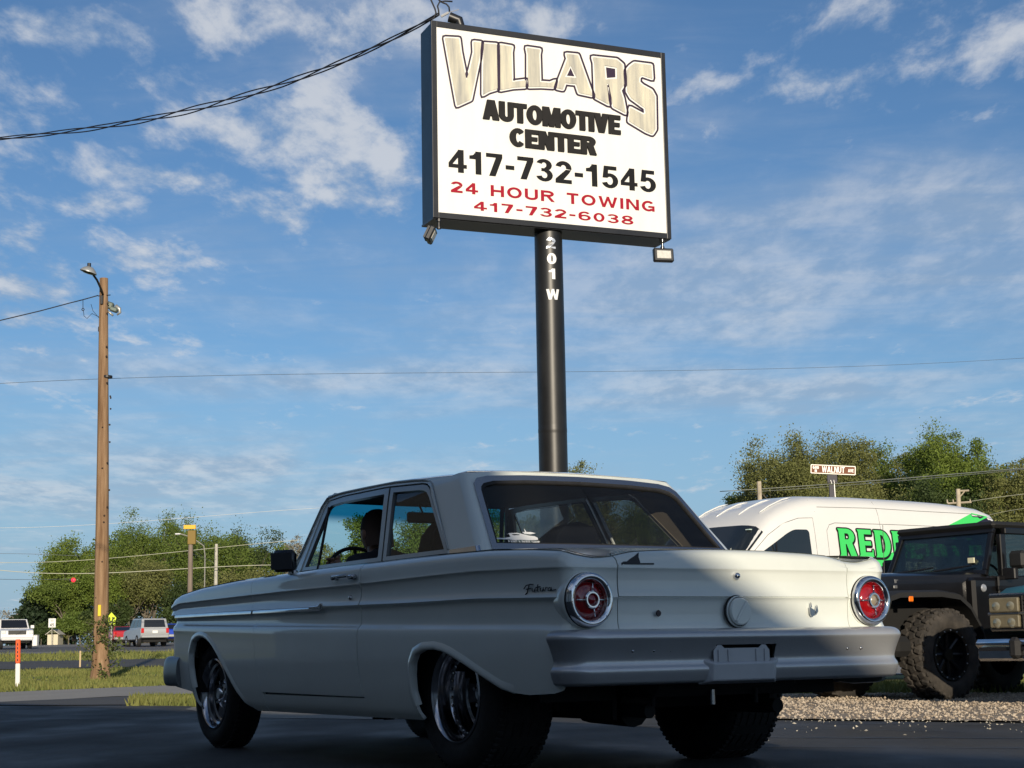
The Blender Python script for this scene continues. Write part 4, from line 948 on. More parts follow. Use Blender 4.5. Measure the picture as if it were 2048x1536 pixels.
def text_polys(txt, x0, y0, x1, y1, w=.21, h=None, gap=.09, slant=0., fn=None):
    L = []; x = 0
    for c in txt:
        P, W_ = (fn or glyph)(c, w, h) if fn is None else fn(c, w, h if h else w*.82); L.append((c, [[(px+x, py) for px, py in p] for p in P])); x += W_+gap
    tot = x-gap; sx = (x1-x0)/tot; sy = y1-y0
    return [(c, [[(x0+px*sx+(y0+py*sy-y0)*slant, y0+py*sy) for px, py in p] for p in P]) for c, P in L]
def lettering(name, txt, box, frame, th, m, parent, **kw):
    for c, P in text_polys(txt, *box, **kw):
        if not P: continue
        V, F = union_mesh(P, frame, th); mesh_obj(name, V, F, m, parent)
# ================================================================== THE PYLON SIGN
sgm = mat('sign_face_white', (.81, .81, .78), .42, col2=(.74, .735, .70), vscale=1.6, stretch=(2.2, 1, .22))
blk = mat('black_frame_metal', (.012, .012, .013), .38, var=.3, vscale=4, coat=.25)
bkp = mat('satin_black_pole', (.012, .012, .012), .42, var=.45, vscale=3.5, bump=.12, bscale=7, stretch=(1, 1, .5))
navy = mat('dark_blue_cabinet', (.012, .030, .052), .42, var=.2, vscale=3)
SX, SY, SA, SWD, SZ, SH, SD = .4649, 15.5, .3962, 2.595, 4.652, 2.006, .356
sign = empty('pylon_sign', (SX, SY, 0), SA, 'tall black pole carrying a white sign board lettered VILLARS automotive center', 'sign')
# local frame: x along the board, y behind it, z up; the board's lower edge is at SZ
hw = SWD/2
cb = MB(); cb.box((0, SD/2, SZ+SH/2), (SWD-.02, SD-.03, SH-.02)); cb.build('cabinet', navy, sign, bevel=.006)
rimm = MB()
def frbox(x0, x1, z0, z1): rimm.box(((x0+x1)/2, .012, (z0+z1)/2), (x1-x0, .040, z1-z0))
fl, fb, ft = .055, .058, .062
frbox(-hw, -hw+fl, SZ, SZ+SH); frbox(hw-.05, hw, SZ, SZ+SH); frbox(-hw+fl, hw-.05, SZ, SZ+fb); frbox(-hw+fl, hw-.05, SZ+SH-ft, SZ+SH)
rimm.build('face_frame', blk, sign, bevel=.004)
fcm = MB(); fcm.box(((fl-.05)/2, .010, SZ+SH/2-.002), (SWD-fl-.05, .020, SH-fb-ft)); face = fcm.build('sign_face', sgm, sign)
bt = MB()
for i, x in enumerate((-.95, -.32, .42, .98)): 
    b_ = MB(); b_.box((x, SD/2, SZ-.006+.010), (.50, .20, .018), bev=.004); b_.build('access_panel', blk, sign)
bs = MB(); bs.box((0, SD/2, SZ+.004), (SWD-.01, SD-.02, .02)); bs.build('cabinet_bottom', blk, sign)
PR = .142
pm = MB(); pm.lathe([(PR, 0), (PR, 1.0), (PR, 2.0), (PR, 2.60), (PR, 2.62), (PR*1.012, 2.63), (PR*1.012, 2.66), (PR, 2.67), (PR, 2.70), (PR, 3.5), (PR*.985, SZ+.05)], (-.005, SD/2, 0), 'z', 40); pm.build('pole', bkp, sign, autos=40)
bp = MB(); bp.lathe([(PR+.03, 0), (PR+.03, .06), (PR, .08)], (-.005, SD/2, 0), 'z', 40); bp.build('pole_base', blk, sign, autos=40)
# number and letter down the pole, wrapped on its surface
pole_c = Vector((-.005, SD/2, 0)); to_cam = math.atan2(-(SY), -(SX)) - SA
def pole_frame(dx):
    def f(u, w, d):
        a = to_cam + .18 - 0 + (u+dx)/PR*1.0
        r = PR*.993+.0015+d; return Vector((pole_c.x+math.cos(a)*r, pole_c.y+math.sin(a)*r, w))
    return f
silv = mat('silver_vinyl', (.62, .64, .68), .25, .6)
wv = mat('white_vinyl', (.78, .79, .80), .4)
def pz(py): # height on the pole at a photograph row
    return at(1105, py, SY).z
for c, y0, y1, wd_, dx in (('2', 496, 474, .095, 0), ('0', 527, 505, .095, .006), ('1', 557, 536, .075, .010), ('W', 598, 577, .135, .010)):
    P, W_ = glyph(c, .23); z0, z1 = pz(y0), pz(y1); P = [[((px/W_-.5)*wd_, z0+py*(z1-z0)) for px, py in p] for p in P]
    P2 = []
    V, F = union_mesh(P, pole_frame(dx), .0015); mesh_obj('number' if c != 'W' else 'letter', V, F, wv if c != '2' else silv, sign)
# --- the face's writing. sf(px, py): sign plane coordinates of a point in the photograph
Rz = Matrix.Rotation(SA, 3, 'Z'); dx_ = Rz @ Vector((1, 0, 0)); nx_ = Rz @ Vector((0, 1, 0)); so = Vector((SX, SY, 0))
def sf(px, py, zoom=True):
    if zoom: px, py = 800+px*.3515, py*.3515
    r = ray(px, py); k = ((so-nx_*.004-EYE) @ nx_)/(r @ nx_); P = EYE+r*k-so; return (P @ dx_, P.z)
SF = lambda lift: (lambda u, w, d: Vector((u, -.001-lift-d, w)))
cream = mat('cream_gold_letter', (.68, .635, .49), .4, var=.0, col2=(.33, .325, .30), vscale=3.0, stretch=(3.2, 1, .35))
plum = mat('dark_plum_outline', (.022, .008, .03), .45)
# corner correction so that the writing sits square on the modelled board
q0 = [sf(190, 155), sf(1478, 330), sf(1523, 1322), sf(220, 1218)]
tgt = [(-hw+fl, SZ+SH-ft), (hw-.05, SZ+SH-ft), (hw-.05, SZ+fb), (-hw+fl, SZ+fb)]
def homog(src, dst):
    A = []; b = []
    for (x, y), (X, Y) in zip(src, dst):
        A += [[x, y, 1, 0, 0, 0, -X*x, -X*y], [0, 0, 0, x, y, 1, -Y*x, -Y*y]]; b += [X, Y]
    h_ = np.linalg.solve(np.array(A), np.array(b)); return np.append(h_, 1).reshape(3, 3)
HM = homog([(190, 155), (1478, 330), (1523, 1322), (220, 1218)], tgt)
def S2(x, y):
    v = HM @ np.array([x, y, 1.]); return (v[0]/v[2], v[1]/v[2])
VIL = {
 'V': ([(240, 218), (322, 222), (333, 300), (368, 462), (388, 400), (410, 300), (406, 240), (450, 245), (442, 330), (396, 572), (318, 608), (280, 420)], []),
 'I': ([(466, 250), (540, 255), (548, 510), (500, 525), (466, 545), (464, 400)], []),
 'L1': ([(560, 256), (630, 268), (625, 300), (632, 470), (712, 460), (708, 498), (640, 502), (565, 517)], []),
 'L2': ([(712, 273), (790, 284), (785, 312), (792, 470), (850, 474), (878, 462), (870, 500), (800, 496), (728, 498), (722, 440), (720, 310)], []),
 'A': ([(940, 308), (1006, 314), (1092, 546), (1015, 530), (998, 480), (936, 474), (924, 512), (888, 504), (905, 450), (948, 335)], [[(966, 388), (946, 432), (988, 436)]]),
 'R': ([(1090, 326), (1228, 340), (1262, 368), (1272, 480), (1250, 515), (1266, 560), (1283, 645), (1212, 608), (1184, 480), (1174, 474), (1186, 596), (1110, 556), (1100, 360)], [[(1168, 384), (1220, 392), (1222, 440), (1174, 444)]]),
 'S': ([(1302, 378), (1328, 358), (1425, 370), (1431, 448), (1372, 428), (1357, 440), (1356, 468), (1378, 487), (1428, 514), (1447, 548), (1452, 735), (1435, 762), (1400, 748), (1302, 690), (1308, 612), (1384, 652), (1396, 642), (1392, 614), (1370, 600), (1312, 558), (1290, 520), (1286, 400)], [])}
def offset_poly(p, d):
    n = len(p); out = []; a = sum(p[i][0]*p[(i+1) % n][1]-p[(i+1) % n][0]*p[i][1] for i in range(n)); sg = 1 if a > 0 else -1
    for i in range(n):
        v0 = Vector(p[i])-Vector(p[i-1]); v1 = Vector(p[(i+1) % n])-Vector(p[i]); v0.normalize(); v1.normalize()
        n0 = Vector((v0.y, -v0.x)); n1 = Vector((v1.y, -v1.x)); m_ = n0+n1
        m_ = m_/max(m_.length_squared/2, .55); out.append(tuple(Vector(p[i])+m_*d*sg))
    return out
def ring_quads(p, d0, d1):
    A, B = offset_poly(p, d0), offset_poly(p, d1); n = len(p); return [[A[i], A[(i+1) % n], B[(i+1) % n], B[i]] for i in range(n)]
for k, (p, hs_) in VIL.items():
    p = densify(rounded(p, 5, 2), 60)
    letter = empty('letter'); letter.parent = sign
    R_ = ring_quads(p, 8.5, 18.5)
    for h_ in hs_: R_ += [h_]
    V, F = union_mesh([[S2(*q) for q in P] for P in R_], SF(.0), .002); mesh_obj('letter_outline', V, F, plum, letter)
    if hs_:
        from itertools import product
        us = []; P_, F_ = cdt_region(p, [densify(offset_poly(h_, 9), 60) for h_ in hs_], [0], [0]); V = [SF(.0)(*S2(*q), .005) for q in P_]
        V = V; F = [tuple(f) for f in F_]
        bmn = mesh_obj('letter_fill', V, F, cream, letter)
    else:
        pts = [S2(*q) for q in p]; V, F = union_mesh([pts], SF(.0), .005); mesh_obj('letter_fill', V, F, cream, letter)
def pbox(a, b, c=None):   # box from two corners in the crop's pixels: lower-left, upper-right
    (x0, y0), (x1, y1) = S2(*a), S2(*b); return x0, y0, x1, y1
charc = mat('charcoal_raised_letter', (.014, .013, .013), .7, var=.2, vscale=6, spec=.25)
blackv = mat('black_vinyl_letter', (.008, .008, .009), .5, spec=.2)
redv = mat('red_vinyl_letter', (.33, .006, .022), .5, spec=.2)
lettering('letter', 'AUTOMOTIVE', pbox((465, 682), (1252, 662)), SF(0), .02, charc, sign, w=.29, h=.22, gap=-.015)
lettering('letter', 'CENTER', pbox((622, 836), (1115, 785)), SF(0), .02, charc, sign, w=.29, h=.22, gap=-.01)
lettering('number', '417-732-1545', pbox((275, 985), (1455, 972)), SF(0), .004, blackv, sign, w=.21, gap=.10)
lettering('letter', '24 HOUR TOWING', pbox((290, 1102), (1450, 1143)), SF(0), .004, redv, sign, w=.17, h=.19, gap=.17)
lettering('number', '417-732-6038', pbox((425, 1203), (1332, 1228)), SF(0), .004, redv, sign, w=.16, h=.18, gap=.15)
# floodlights under the board's corners
def floodlight(xl, yaw, tilt, lab):
    f = empty('floodlight', (0, 0, 0), 0, lab, 'floodlight', 'floodlights hanging under the sign'); P = so+dx_*xl+nx_*(.03)+Vector((0, 0, SZ)); f.location = P; f.rotation_euler = (0, 0, SA+yaw)
    b = MB(); b.lathe([(.028, 0), (.028, -.03), (.012, -.035), (.012, -.075), (.022, -.08), (.022, -.10), (.0, -.10)], (0, 0, 0), 'z', 14); b.build('knuckle', blk, f, autos=40)
    hd = MB(); hd.box((0, 0, -.175), (.215, .055, .145), bev=.012)
    for i in range(7): hd.box((-.084+.028*i, .034, -.175), (.006, .03, .12))
    h_ = hd.build('housing', blk, f, autos=40); h_.rotation_euler = (tilt, 0, 0); 
    ln = MB(); ln.box((0, -.0295, -.175), (.150, .006, .085), bev=.004); l_ = ln.build('lens', mat('floodlight_lens', (.55, .54, .50), .35, var=.15, vscale=30), h_)
    return f
floodlight(-hw+.07, 1.12, .45, 'small black floodlight under the left corner of the sign board, turned aside')
floodlight(hw-.09, -.18, -.10, 'small black floodlight under the right corner of the sign board, lens towards us')
# service mast behind the board's top, with the drop wires
mast = empty('service_mast', (0, 0, 0), 0, 'grey conduit mast with weatherhead rising behind the top of the sign board', 'mast')
mp0 = at(922, 45, 15.95); 
mm1 = MB(); mm1.tube([(mp0.x, mp0.y, SZ+SH-.1), (mp0.x, mp0.y, SZ+SH+.34)], .030, 12); mm1.build('conduit', mat('galvanised', (.30, .32, .33), .45, .6, var=.2, vscale=12), mast, autos=40)
wh = MB(); wh.tube([(mp0.x, mp0.y, SZ+SH+.30), (mp0.x-.02, mp0.y, SZ+SH+.38), (mp0.x-.12, mp0.y, SZ+SH+.42)], [.045, .05, .055], 12)
wh.lathe([(.042, SZ+SH+.215), (.042, SZ+SH+.25), (.03, SZ+SH+.25)], (mp0.x, mp0.y, 0), 'z', 14); wh.build('weatherhead', blk, mast, autos=40)
bb = MB(); bb.lathe([(0, .05), (.025, .04), (.03, .015), (.02, -.02)], (at(957, 50, 15.6).x, at(957, 50, 15.6).y, SZ+SH), 'z', 12); bb.build('lamp_stub', mat('pale_plastic', (.7, .7, .68), .4), mast, smooth=True)
wire_m = mat('wire_black', (.010, .010, .014), .6)
greyw = mat('wire_grey', (.16, .18, .20), .5)
palew = mat('wire_pale', (.46, .46, .36), .6)
def wire(pts, r, lab, m=wire_m, name='power_line', cat='wire', n=5, group=None, smooth=True):
    b = MB()
    for P in (pts if isinstance(pts[0], list) else [pts]): b.tube(P, r, n)
    o = b.build(name, m, None, smooth=True); return tag(o, lab, cat, group)
def wpath(pp, Y0, Y1):   # a sagging line seen through photograph points, its distance running from Y0 to Y1
    n = len(pp); out = []
    xs = np.array([p[0] for p in pp], float); ys = np.array([p[1] for p in pp], float)
    c = np.polyfit(xs, ys, min(3, n-1)) if n > 2 else None
    for k in range(25):
        x = xs[0]+(xs[-1]-xs[0])*k/24; y = np.polyval(c, x) if c is not None else ys[0]+(ys[-1]-ys[0])*k/24
        out.append(at(x, y, Y0+(Y1-Y0)*k/24))
    return out
main = wpath([(-60, 282), (0, 277), (160, 262), (300, 235), (440, 205), (520, 183), (620, 150), (720, 110), (800, 70), (862, 38), (878, 28)], 21.0, 15.9)
b = MB(); nn = len(main)
twist = []
for j in range(3):
    P = []
    for i, p in enumerate(main):
        P.append(p)
    # the three conductors of a service drop wind round each other
    Q = []; m_ = 160
    for i in range(m_):
        f_ = i/(m_-1)*(nn-1); i0 = min(int(f_), nn-2); a = main[i0].lerp(main[i0+1], f_-i0); ph = i/(m_-1)*2*PI*3.3+j*2*PI/3
        rr = .014+.028*math.sin(PI*i/(m_-1))*(.3+.7*abs(math.sin(i*.045+j))); Q.append(a+Vector((0, math.cos(ph)*rr, math.sin(ph)*rr)))
    b.tube(Q, .0082, 5)
dro = tag(b.build('service_drop', wire_m, None, smooth=True), 'bundle of three twisted black cables sagging from the left up to the sign', 'wire')
b = MB()
def wl(pp, Y=15.9): return [at(x, y, Y) for x, y in pp]
b.tube(wl([(855, 42), (868, 36), (872, 26), (870, 18), (862, 0), (858, -14)]), .009, 5); b.tube(wl([(878, 30), (877, 20), (875, 12), (879, 4), (890, 2), (905, 3)]), .009, 5)
b.tube(wl([(899, 23), (898, 14), (893, 8), (885, 5), (878, 0), (872, -8)]), .009, 5); b.build('loop_wires', wire_m, dro, smooth=True)
b = MB(); b.tube(wl([(882, 33), (897, 25)]), .014, 6); b.tube(wl([(897, 25), (918, 19)]), .004, 4); b.build('wire_clamp', mat('galvanised2', (.6, .6, .6), .4, .4), dro)
# ================================================================== GROUND
def hz(y): return 0. if y < 38 else (min(y, 150)-38)*.0165
def sheet(name, poly, m, lift=0., stepy=6., kind='structure', label=None, cat=None):
    """a ground sheet following the land, cut across where the slope changes"""
    ys = [p[1] for p in poly]; P = densify(poly, 3.) if max(ys) > 36 else poly
    v = [y for y in (38, 60, 100, 150, 151) if min(ys) < y < max(ys)]
    if v:
        us = np.arange(min(p[0] for p in poly), max(p[0] for p in poly), 12.); Q, F = cdt_region(P, [], us, np.array(v, float))
        V = [(x, y, hz(y)+lift) for x, y in Q]; F = [tuple(f) for f in F]
    else: V = [(x, y, lift) for x, y in P]; F = [tuple(range(len(P)))]
    o = mesh_obj(name, V, F, m); bm = bmesh.new(); bm.from_mesh(o.data); bmesh.ops.recalc_face_normals(bm, faces=bm.faces); bm.faces.ensure_lookup_table()
    if bm.faces[0].normal.z < 0: bmesh.ops.reverse_faces(bm, faces=bm.faces)
    bm.to_mesh(o.data); bm.free(); tag(o, label, cat, None, kind); return o
asph = mat('asphalt', (.017, .0175, .0185), .78, col2=(.048, .048, .048), vscale=1.3, stretch=(1, .45, 1), bump=.5, bscale=160, detail=12)
def rough_asphalt(m):
    nt = m.node_tree; N = nt.nodes; L = nt.links; b = N['Principled BSDF']; tc = N.new('ShaderNodeTexCoord')
    def nz(sc, scl, det=6):
        mp = N.new('ShaderNodeMapping'); mp.inputs['Scale'].default_value = scl; mp.inputs['Rotation'].default_value = (0, 0, .5); L.new(tc.outputs['Object'], mp.inputs[0]); n = N.new('ShaderNodeTexNoise'); n.inputs['Scale'].default_value = sc; n.inputs['Detail'].default_value = det; L.new(mp.outputs[0], n.inputs[0]); return n.outputs[0]
    old = b.inputs['Normal'].links[0].from_node
    b2 = N.new('ShaderNodeBump'); b2.inputs['Strength'].default_value = .8; b2.inputs['Distance'].default_value = .03; L.new(nz(2.2, (1, .35, 1), 9), b2.inputs['Height']); L.new(old.outputs[0], b2.inputs['Normal']); L.new(b2.outputs[0], b.inputs['Normal'])
    mr = N.new('ShaderNodeMapRange'); mr.inputs[1].default_value = .35; mr.inputs[2].default_value = .65; mr.inputs[3].default_value = .60; mr.inputs[4].default_value = .95; L.new(nz(1.3, (1, .5, 1), 8), mr.inputs[0]); L.new(mr.outputs[0], b.inputs['Roughness'])
    # aggregate: pale chips in the binder
    vo = N.new('ShaderNodeTexVoronoi'); vo.inputs['Scale'].default_value = 70; L.new(tc.outputs['Object'], vo.inputs[0]); r2 = N.new('ShaderNodeMapRange'); r2.inputs[1].default_value = .10; r2.inputs[2].default_value = .22; r2.inputs[3].default_value = .55; r2.inputs[4].default_value = 0; L.new(vo.outputs['Distance'], r2.inputs[0])
    src = b.inputs['Base Color'].links[0].from_socket; mx = N.new('ShaderNodeMixRGB'); mx.inputs[2].default_value = (.11, .105, .095, 1); L.new(r2.outputs[0], mx.inputs[0]); L.new(src, mx.inputs[1]); L.new(mx.outputs[0], b.inputs['Base Color'])
rough_asphalt(asph)
asph_far = mat('old_asphalt', (.050, .050, .052), .85, col2=(.075, .074, .072), vscale=.4, bump=.3, bscale=60)
conc = mat('pale_road', (.25, .235, .21), .9, col2=(.34, .32, .285), vscale=.35, bump=.3, bscale=50, stretch=(1, .3, 1))
hwy = mat('highway_grey', (.155, .15, .145), .9, col2=(.20, .195, .185), vscale=.2, stretch=(.2, 1, 1))
grass_m = mat('grass_ground', (.085, .110, .022), .95, col2=(.150, .150, .040), vscale=.9, bump=.6, bscale=30, detail=10)
gravel_m = mat('gravel_bed', (.20, .155, .11), .95, col2=(.38, .31, .23), vscale=14, bump=1., bscale=50)
V = []; F = []; ys = [-90, 38, 60, 100, 150, 400, 1500, 4000]; xs = [-3500, -600, -150, 0, 150, 600, 3500]
for y in ys:
    for x in xs: V.append((x, y, hz(y)-.012 if y < 400 else hz(y)-.012))
for i in range(len(ys)-1):
    for j in range(len(xs)-1): a = i*len(xs)+j; F.append((a, a+1, a+len(xs)+1, a+len(xs)))
tag(mesh_obj('ground', V, F, grass_m), kind='structure')
lot = [(-40, -70), (60, -70), (36, -12), (12, 4.2), (4.6, 9.55), (3.24, 10.5), (1.85, 11.5), (1.0, 12.35), (.5, 12.75), (-1.2, 13.05), (-2.4, 13.9), (-3.3, 16.4), (-3.45, 17.3), (-4.2, 17.95), (-5.92, 18.7), (-14, 19.3), (-40, 17)]
ln = sheet('parking_lot', lot, asph, .0)
# drive crossing in front of the lot, the side road and the highway beyond
sheet('driveway', [(-40, 15), (-14, 19.2), (-6.4, 20.0), (-5.5, 22.2), (-4.5, 22.9), (0, 25), (7, 28), (30, 36), (30, 46), (7, 38), (0, 33.6), (-4, 31.6), (-6.5, 30.0), (-8.4, 26.5), (-14, 23), (-40, 20)], conc, .004)
sheet('driveway_apron', [(-16, 19.0), (-6.0, 18.72), (-4.25, 17.98), (-4.6, 20.4), (-5.2, 22.0), (-6.4, 20.3), (-14, 19.6)], asph_far, .008)
sheet('side_road', [(-90, 50.5), (90, 54), (90, 68), (-90, 64)], asph_far, .006)
sheet('highway', [(-160, 87), (160, 89), (160, 151), (-160, 150)], hwy, .006)
sheet('worn_pavement', [(-3.35, 16.8), (-3.3, 16.2), (-2.4, 13.8), (-1.2, 12.95), (.5, 12.65), (1.05, 12.3), (1.2, 14.5), (-.4, 17.8), (-2.6, 18.6)], mat('worn_grey_pavement', (.13, .125, .115), .9, col2=(.19, .18, .16), vscale=2.5, bump=.4, bscale=60), .004)
dk = mat('dark_lane', (.095, .095, .10), .85, var=.15, vscale=.3)
sheet('highway_lane', [(-160, 96), (160, 98), (160, 128), (-160, 126)], dk, .010)
gv = [(.6, 15.6), (.9, 13.6), (1.05, 12.2), (1.85, 11.5), (3.24, 10.5), (4.6, 9.55), (12, 4.2), (17, 9), (5.6, 15.6), (3.6, 17.2), (1.4, 17.9), (.2, 17.6)]
sheet('gravel_strip', gv, gravel_m, .012)
# crack sealing and tyre-worn seams on the asphalt
tar = mat('tar_seam', (.012, .012, .013), .45)
b = MB()
rs = random.Random(5)
for (x0, y0, x1, y1, w) in ((1.2, 9.4, 4.4, 8.2, .018), (2.0, 10.9, 5.2, 8.6, .012), (1.0, 8.6, 3.6, 7.5, .010), (-4.5, 14.5, -.6, 12.9, .014), (-5.0, 15.8, 1.0, 12.6, .012), (.6, 11.2, 2.6, 9.6, .010)):
    n = 26; P = []
    for i in range(n+1):
        t = i/n; P.append((x0+(x1-x0)*t+rs.uniform(-.02, .02), y0+(y1-y0)*t+rs.uniform(-.05, .05)))
    V = []; 
    for x, y in P: w_ = w*rs.uniform(.5, 1.4); V += [(x, y-w_, .0045), (x, y+w_, .0045)]
    b.add(V, [(2*i, 2*i+2, 2*i+3, 2*i+1) for i in range(n)])
tag(b.build('crack_sealant', tar), kind='structure')
# loose stones: thousands on the strip, a few strewn on the asphalt
def stones(n, fn, rmin, rmax, name, m):
    base = [(1, 0, 0), (-1, 0, 0), (0, 1, 0), (0, -1, 0), (0, 0, .8), (0, 0, -.5)]; bf = [(0, 2, 4), (2, 1, 4), (1, 3, 4), (3, 0, 4), (2, 0, 5), (1, 2, 5), (3, 1, 5), (0, 3, 5)]
    B = np.array(base); V = []; F = []; 
    for i in range(n):
        x, y = fn(); r = rmin+(rmax-rmin)*RNG.random()**2; a = RNG.random()*6.28; S = r*(.6+.6*RNG.random(3)); Q = B*S; c, s = math.cos(a), math.sin(a)
        Q = np.c_[Q[:, 0]*c-Q[:, 1]*s, Q[:, 0]*s+Q[:, 1]*c, Q[:, 2]]+RNG.normal(0, r*.12, (6, 3))+np.array([x, y, .014+r*.2]); k = len(V)*1; V.append(Q); 
        F += [(a_+i*6, b_+i*6, c_+i*6) for a_, b_, c_ in bf]
    return mesh_obj(name, np.vstack(V), F, m)
def in_strip():
    while True:
        x = RNG.uniform(.2, 7); y = RNG.uniform(7.5, 17)
        if inpoly(np.array([[x, y]]), gv)[0]: return x, y
stm = mat('gravel_stone', (.33, .26, .19), .9, col2=(.56, .48, .38), vscale=9)
tag(stones(14000, in_strip, .005, .018, 'gravel', stm), 'tan crushed gravel along the edge of the asphalt', None, None, 'stuff')
def strewn():
    t = RNG.random(); x = 1.0+t*5; e = 12.15-(x-1)*.73; return x, e-abs(RNG.normal(0, .35 if RNG.random() < .6 else 1.5))
tag(stones(520, strewn, .004, .013, 'strewn_stones', mat('pale_stone', (.5, .46, .38), .9)), 'pale pebbles strewn over the dark asphalt', None, None, 'stuff')
# grass blades
def blades(name, polys, dens, hmin, hmax, m, label):
    V = []; F = []; n0 = 0
    for poly, d, k in polys:
        A = np.array(poly); x0, y0 = A.min(0); x1, y1 = A.max(0); n = int((x1-x0)*(y1-y0)*d); P = np.c_[RNG.uniform(x0, x1, n), RNG.uniform(y0, y1, n)]; P = P[inpoly(P, poly)]
        n = len(P); h = RNG.uniform(hmin, hmax, n)*k*(.6+.8*(np.sin(P[:, 0]*2.1+P[:, 1]*.9)*.5+.5)); a = RNG.uniform(0, 6.28, n); w = .010*k+.006; z = np.array([hz(y) for y in P[:, 1]])
        dx, dy = np.cos(a)*w, np.sin(a)*w; lx, ly = RNG.normal(0, .35, n)*h, RNG.normal(0, .35, n)*h
        Q = np.stack([np.c_[P[:, 0]-dx, P[:, 1]-dy, z-.01], np.c_[P[:, 0]+dx, P[:, 1]+dy, z-.01], np.c_[P[:, 0]+lx, P[:, 1]+ly, z+h]], 1).reshape(-1, 3)
        V.append(Q); F.append(np.arange(len(Q)).reshape(-1, 3)+n0); n0 += len(Q)
    o = mesh_obj(name, np.vstack(V), np.vstack(F), m); tag(o, label, None, None, 'stuff'); return o
gm = mat('grass_blade', (.085, .115, .020), .8, col2=(.185, .180, .048), vscale=.6, detail=8)
blades('grass', [([(-4.25, 17.75), (-4.8, 20.3), (-4.3, 21.9), (-1.0, 23.5), (1.0, 22), (-.3, 18.2), (-2.4, 18.9), (-3.3, 17.2), (-3.5, 17.4)], 420, 1.),
                 ([(-14.5, 23.2), (-8.4, 26.7), (-6.5, 30.2), (-3, 32.2), (-2, 50), (-20, 49)], 90, 1.3), ([(-26, 65), (-3, 66), (-3, 86.5), (-30, 86)], 14, 2.4),
                 ([(2.0, 17.4), (3.6, 17.3), (7.5, 15.5), (9, 20), (3, 24)], 220, 1.)], 1, .03, .085, gm, 'yellow green spring grass on the verges')
# ================================================================== THE WORKSHOP BEHIND THE CAMERA (its roof casts the shade)
wallm = mat('tan_metal_siding', (.27, .25, .22), .6, var=.06, vscale=.8)
BN = Vector((.78, .62, 0)).normalized(); BT = Vector((-BN.y, BN.x, 0))   # wall normal, along the wall to the left
bang = math.atan2(BT.y, BT.x)
B0 = BN*-3.3
wk = empty('workshop_building', (B0.x, B0.y, 0), bang, 'long tan metal workshop with roll-up doors behind the camera, shading the lot', 'building')
BH = 4.80
bx = MB(); bx.box((-9.5, 7.0, BH/2), (41, 14, BH)); bx.build('wall', wallm, wk)      # local +y runs away from the lot
pz_ = MB(); pz_.box((-1.9, 6.6, BH+.36), (12.8, 13.6, .62)); pz_.build('added_shade_parapet', wallm, wk)  # raised block added to keep the left of the sedan's roof in shade
rf = MB(); rf.box((-9.5, 6.9, BH+.03), (41.2, 14.4, .10)); rfo = rf.build('roof', mat('roof_metal', (.30, .29, .28), .5, .4), wk)
gw = empty('added_shade_block', (-11.2, 4.0, 0), 0, 'unseen tan metal block with rolling doors, added left of the lot to darken the sedan', 'building')  # unseen block added to cut sky light and reflections on the sedan's side
g1 = MB(); g1.box((0, 0, 3.1), (6.0, 19, 6.2)); g1.build('wall', wallm, gw); g1 = MB(); g1.box((0, 0, 6.25), (6.4, 19.4, .10)); g1.build('roof', MATS['roof_metal'], gw)
for k in range(4): g1 = MB(); g1.box((3.02, -6.6+4.4*k, 1.6), (.05, 3.2, 3.2)); g1.build('rolling_door', mat('door_grey', (.20, .20, .20), .6), gw)
for k in range(7):
    x = 8.2-5.4*k; d = MB(); d.box((x, -.03, 1.75), (3.6, .05, 3.5)); do = d.build('rolling_door', mat('door_white', (.55, .54, .50), .6), wk)
    for j in range(6): r = MB(); r.box((x, -.065, .30+.58*j), (3.5, .02, .52)); r.build('door_panel', MATS['door_white'], do)
# ================================================================== TREES
LEAFS = {}
def leafmat(name, c1, c2):
    if name in LEAFS: return LEAFS[name]
    m = bpy.data.materials.new(name); m.use_nodes = True; nt = m.node_tree; N = nt.nodes; L = nt.links; b = N['Principled BSDF']; b.inputs['Roughness'].default_value = .62; b.inputs['Specular IOR Level'].default_value = .25
    tc = N.new('ShaderNodeTexCoord'); n = N.new('ShaderNodeTexNoise'); n.inputs['Scale'].default_value = .55; n.inputs['Detail'].default_value = 8; n.inputs['Roughness'].default_value = .75; L.new(tc.outputs['Object'], n.inputs[0])
    mr = N.new('ShaderNodeMapRange'); mr.inputs[1].default_value = .35; mr.inputs[2].default_value = .65; L.new(n.outputs[0], mr.inputs[0])
    mx = N.new('ShaderNodeMixRGB'); mx.inputs[1].default_value = (*c1, 1); mx.inputs[2].default_value = (*c2, 1); L.new(mr.outputs[0], mx.inputs[0]); L.new(mx.outputs[0], b.inputs['Base Color'])
    tr = N.new('ShaderNodeBsdfTranslucent'); L.new(mx.outputs[0], tr.inputs[0]); ms = N.new('ShaderNodeMixShader'); ms.inputs[0].default_value = .28
    L.new(b.outputs[0], ms.inputs[1]); L.new(tr.outputs[0], ms.inputs[2]); L.new(ms.outputs[0], N['Material Output'].inputs[0]); LEAFS[name] = m; return m
bark = mat('grey_bark', (.10, .085, .065), .9, col2=(.19, .165, .13), vscale=4, bump=.5, bscale=12)
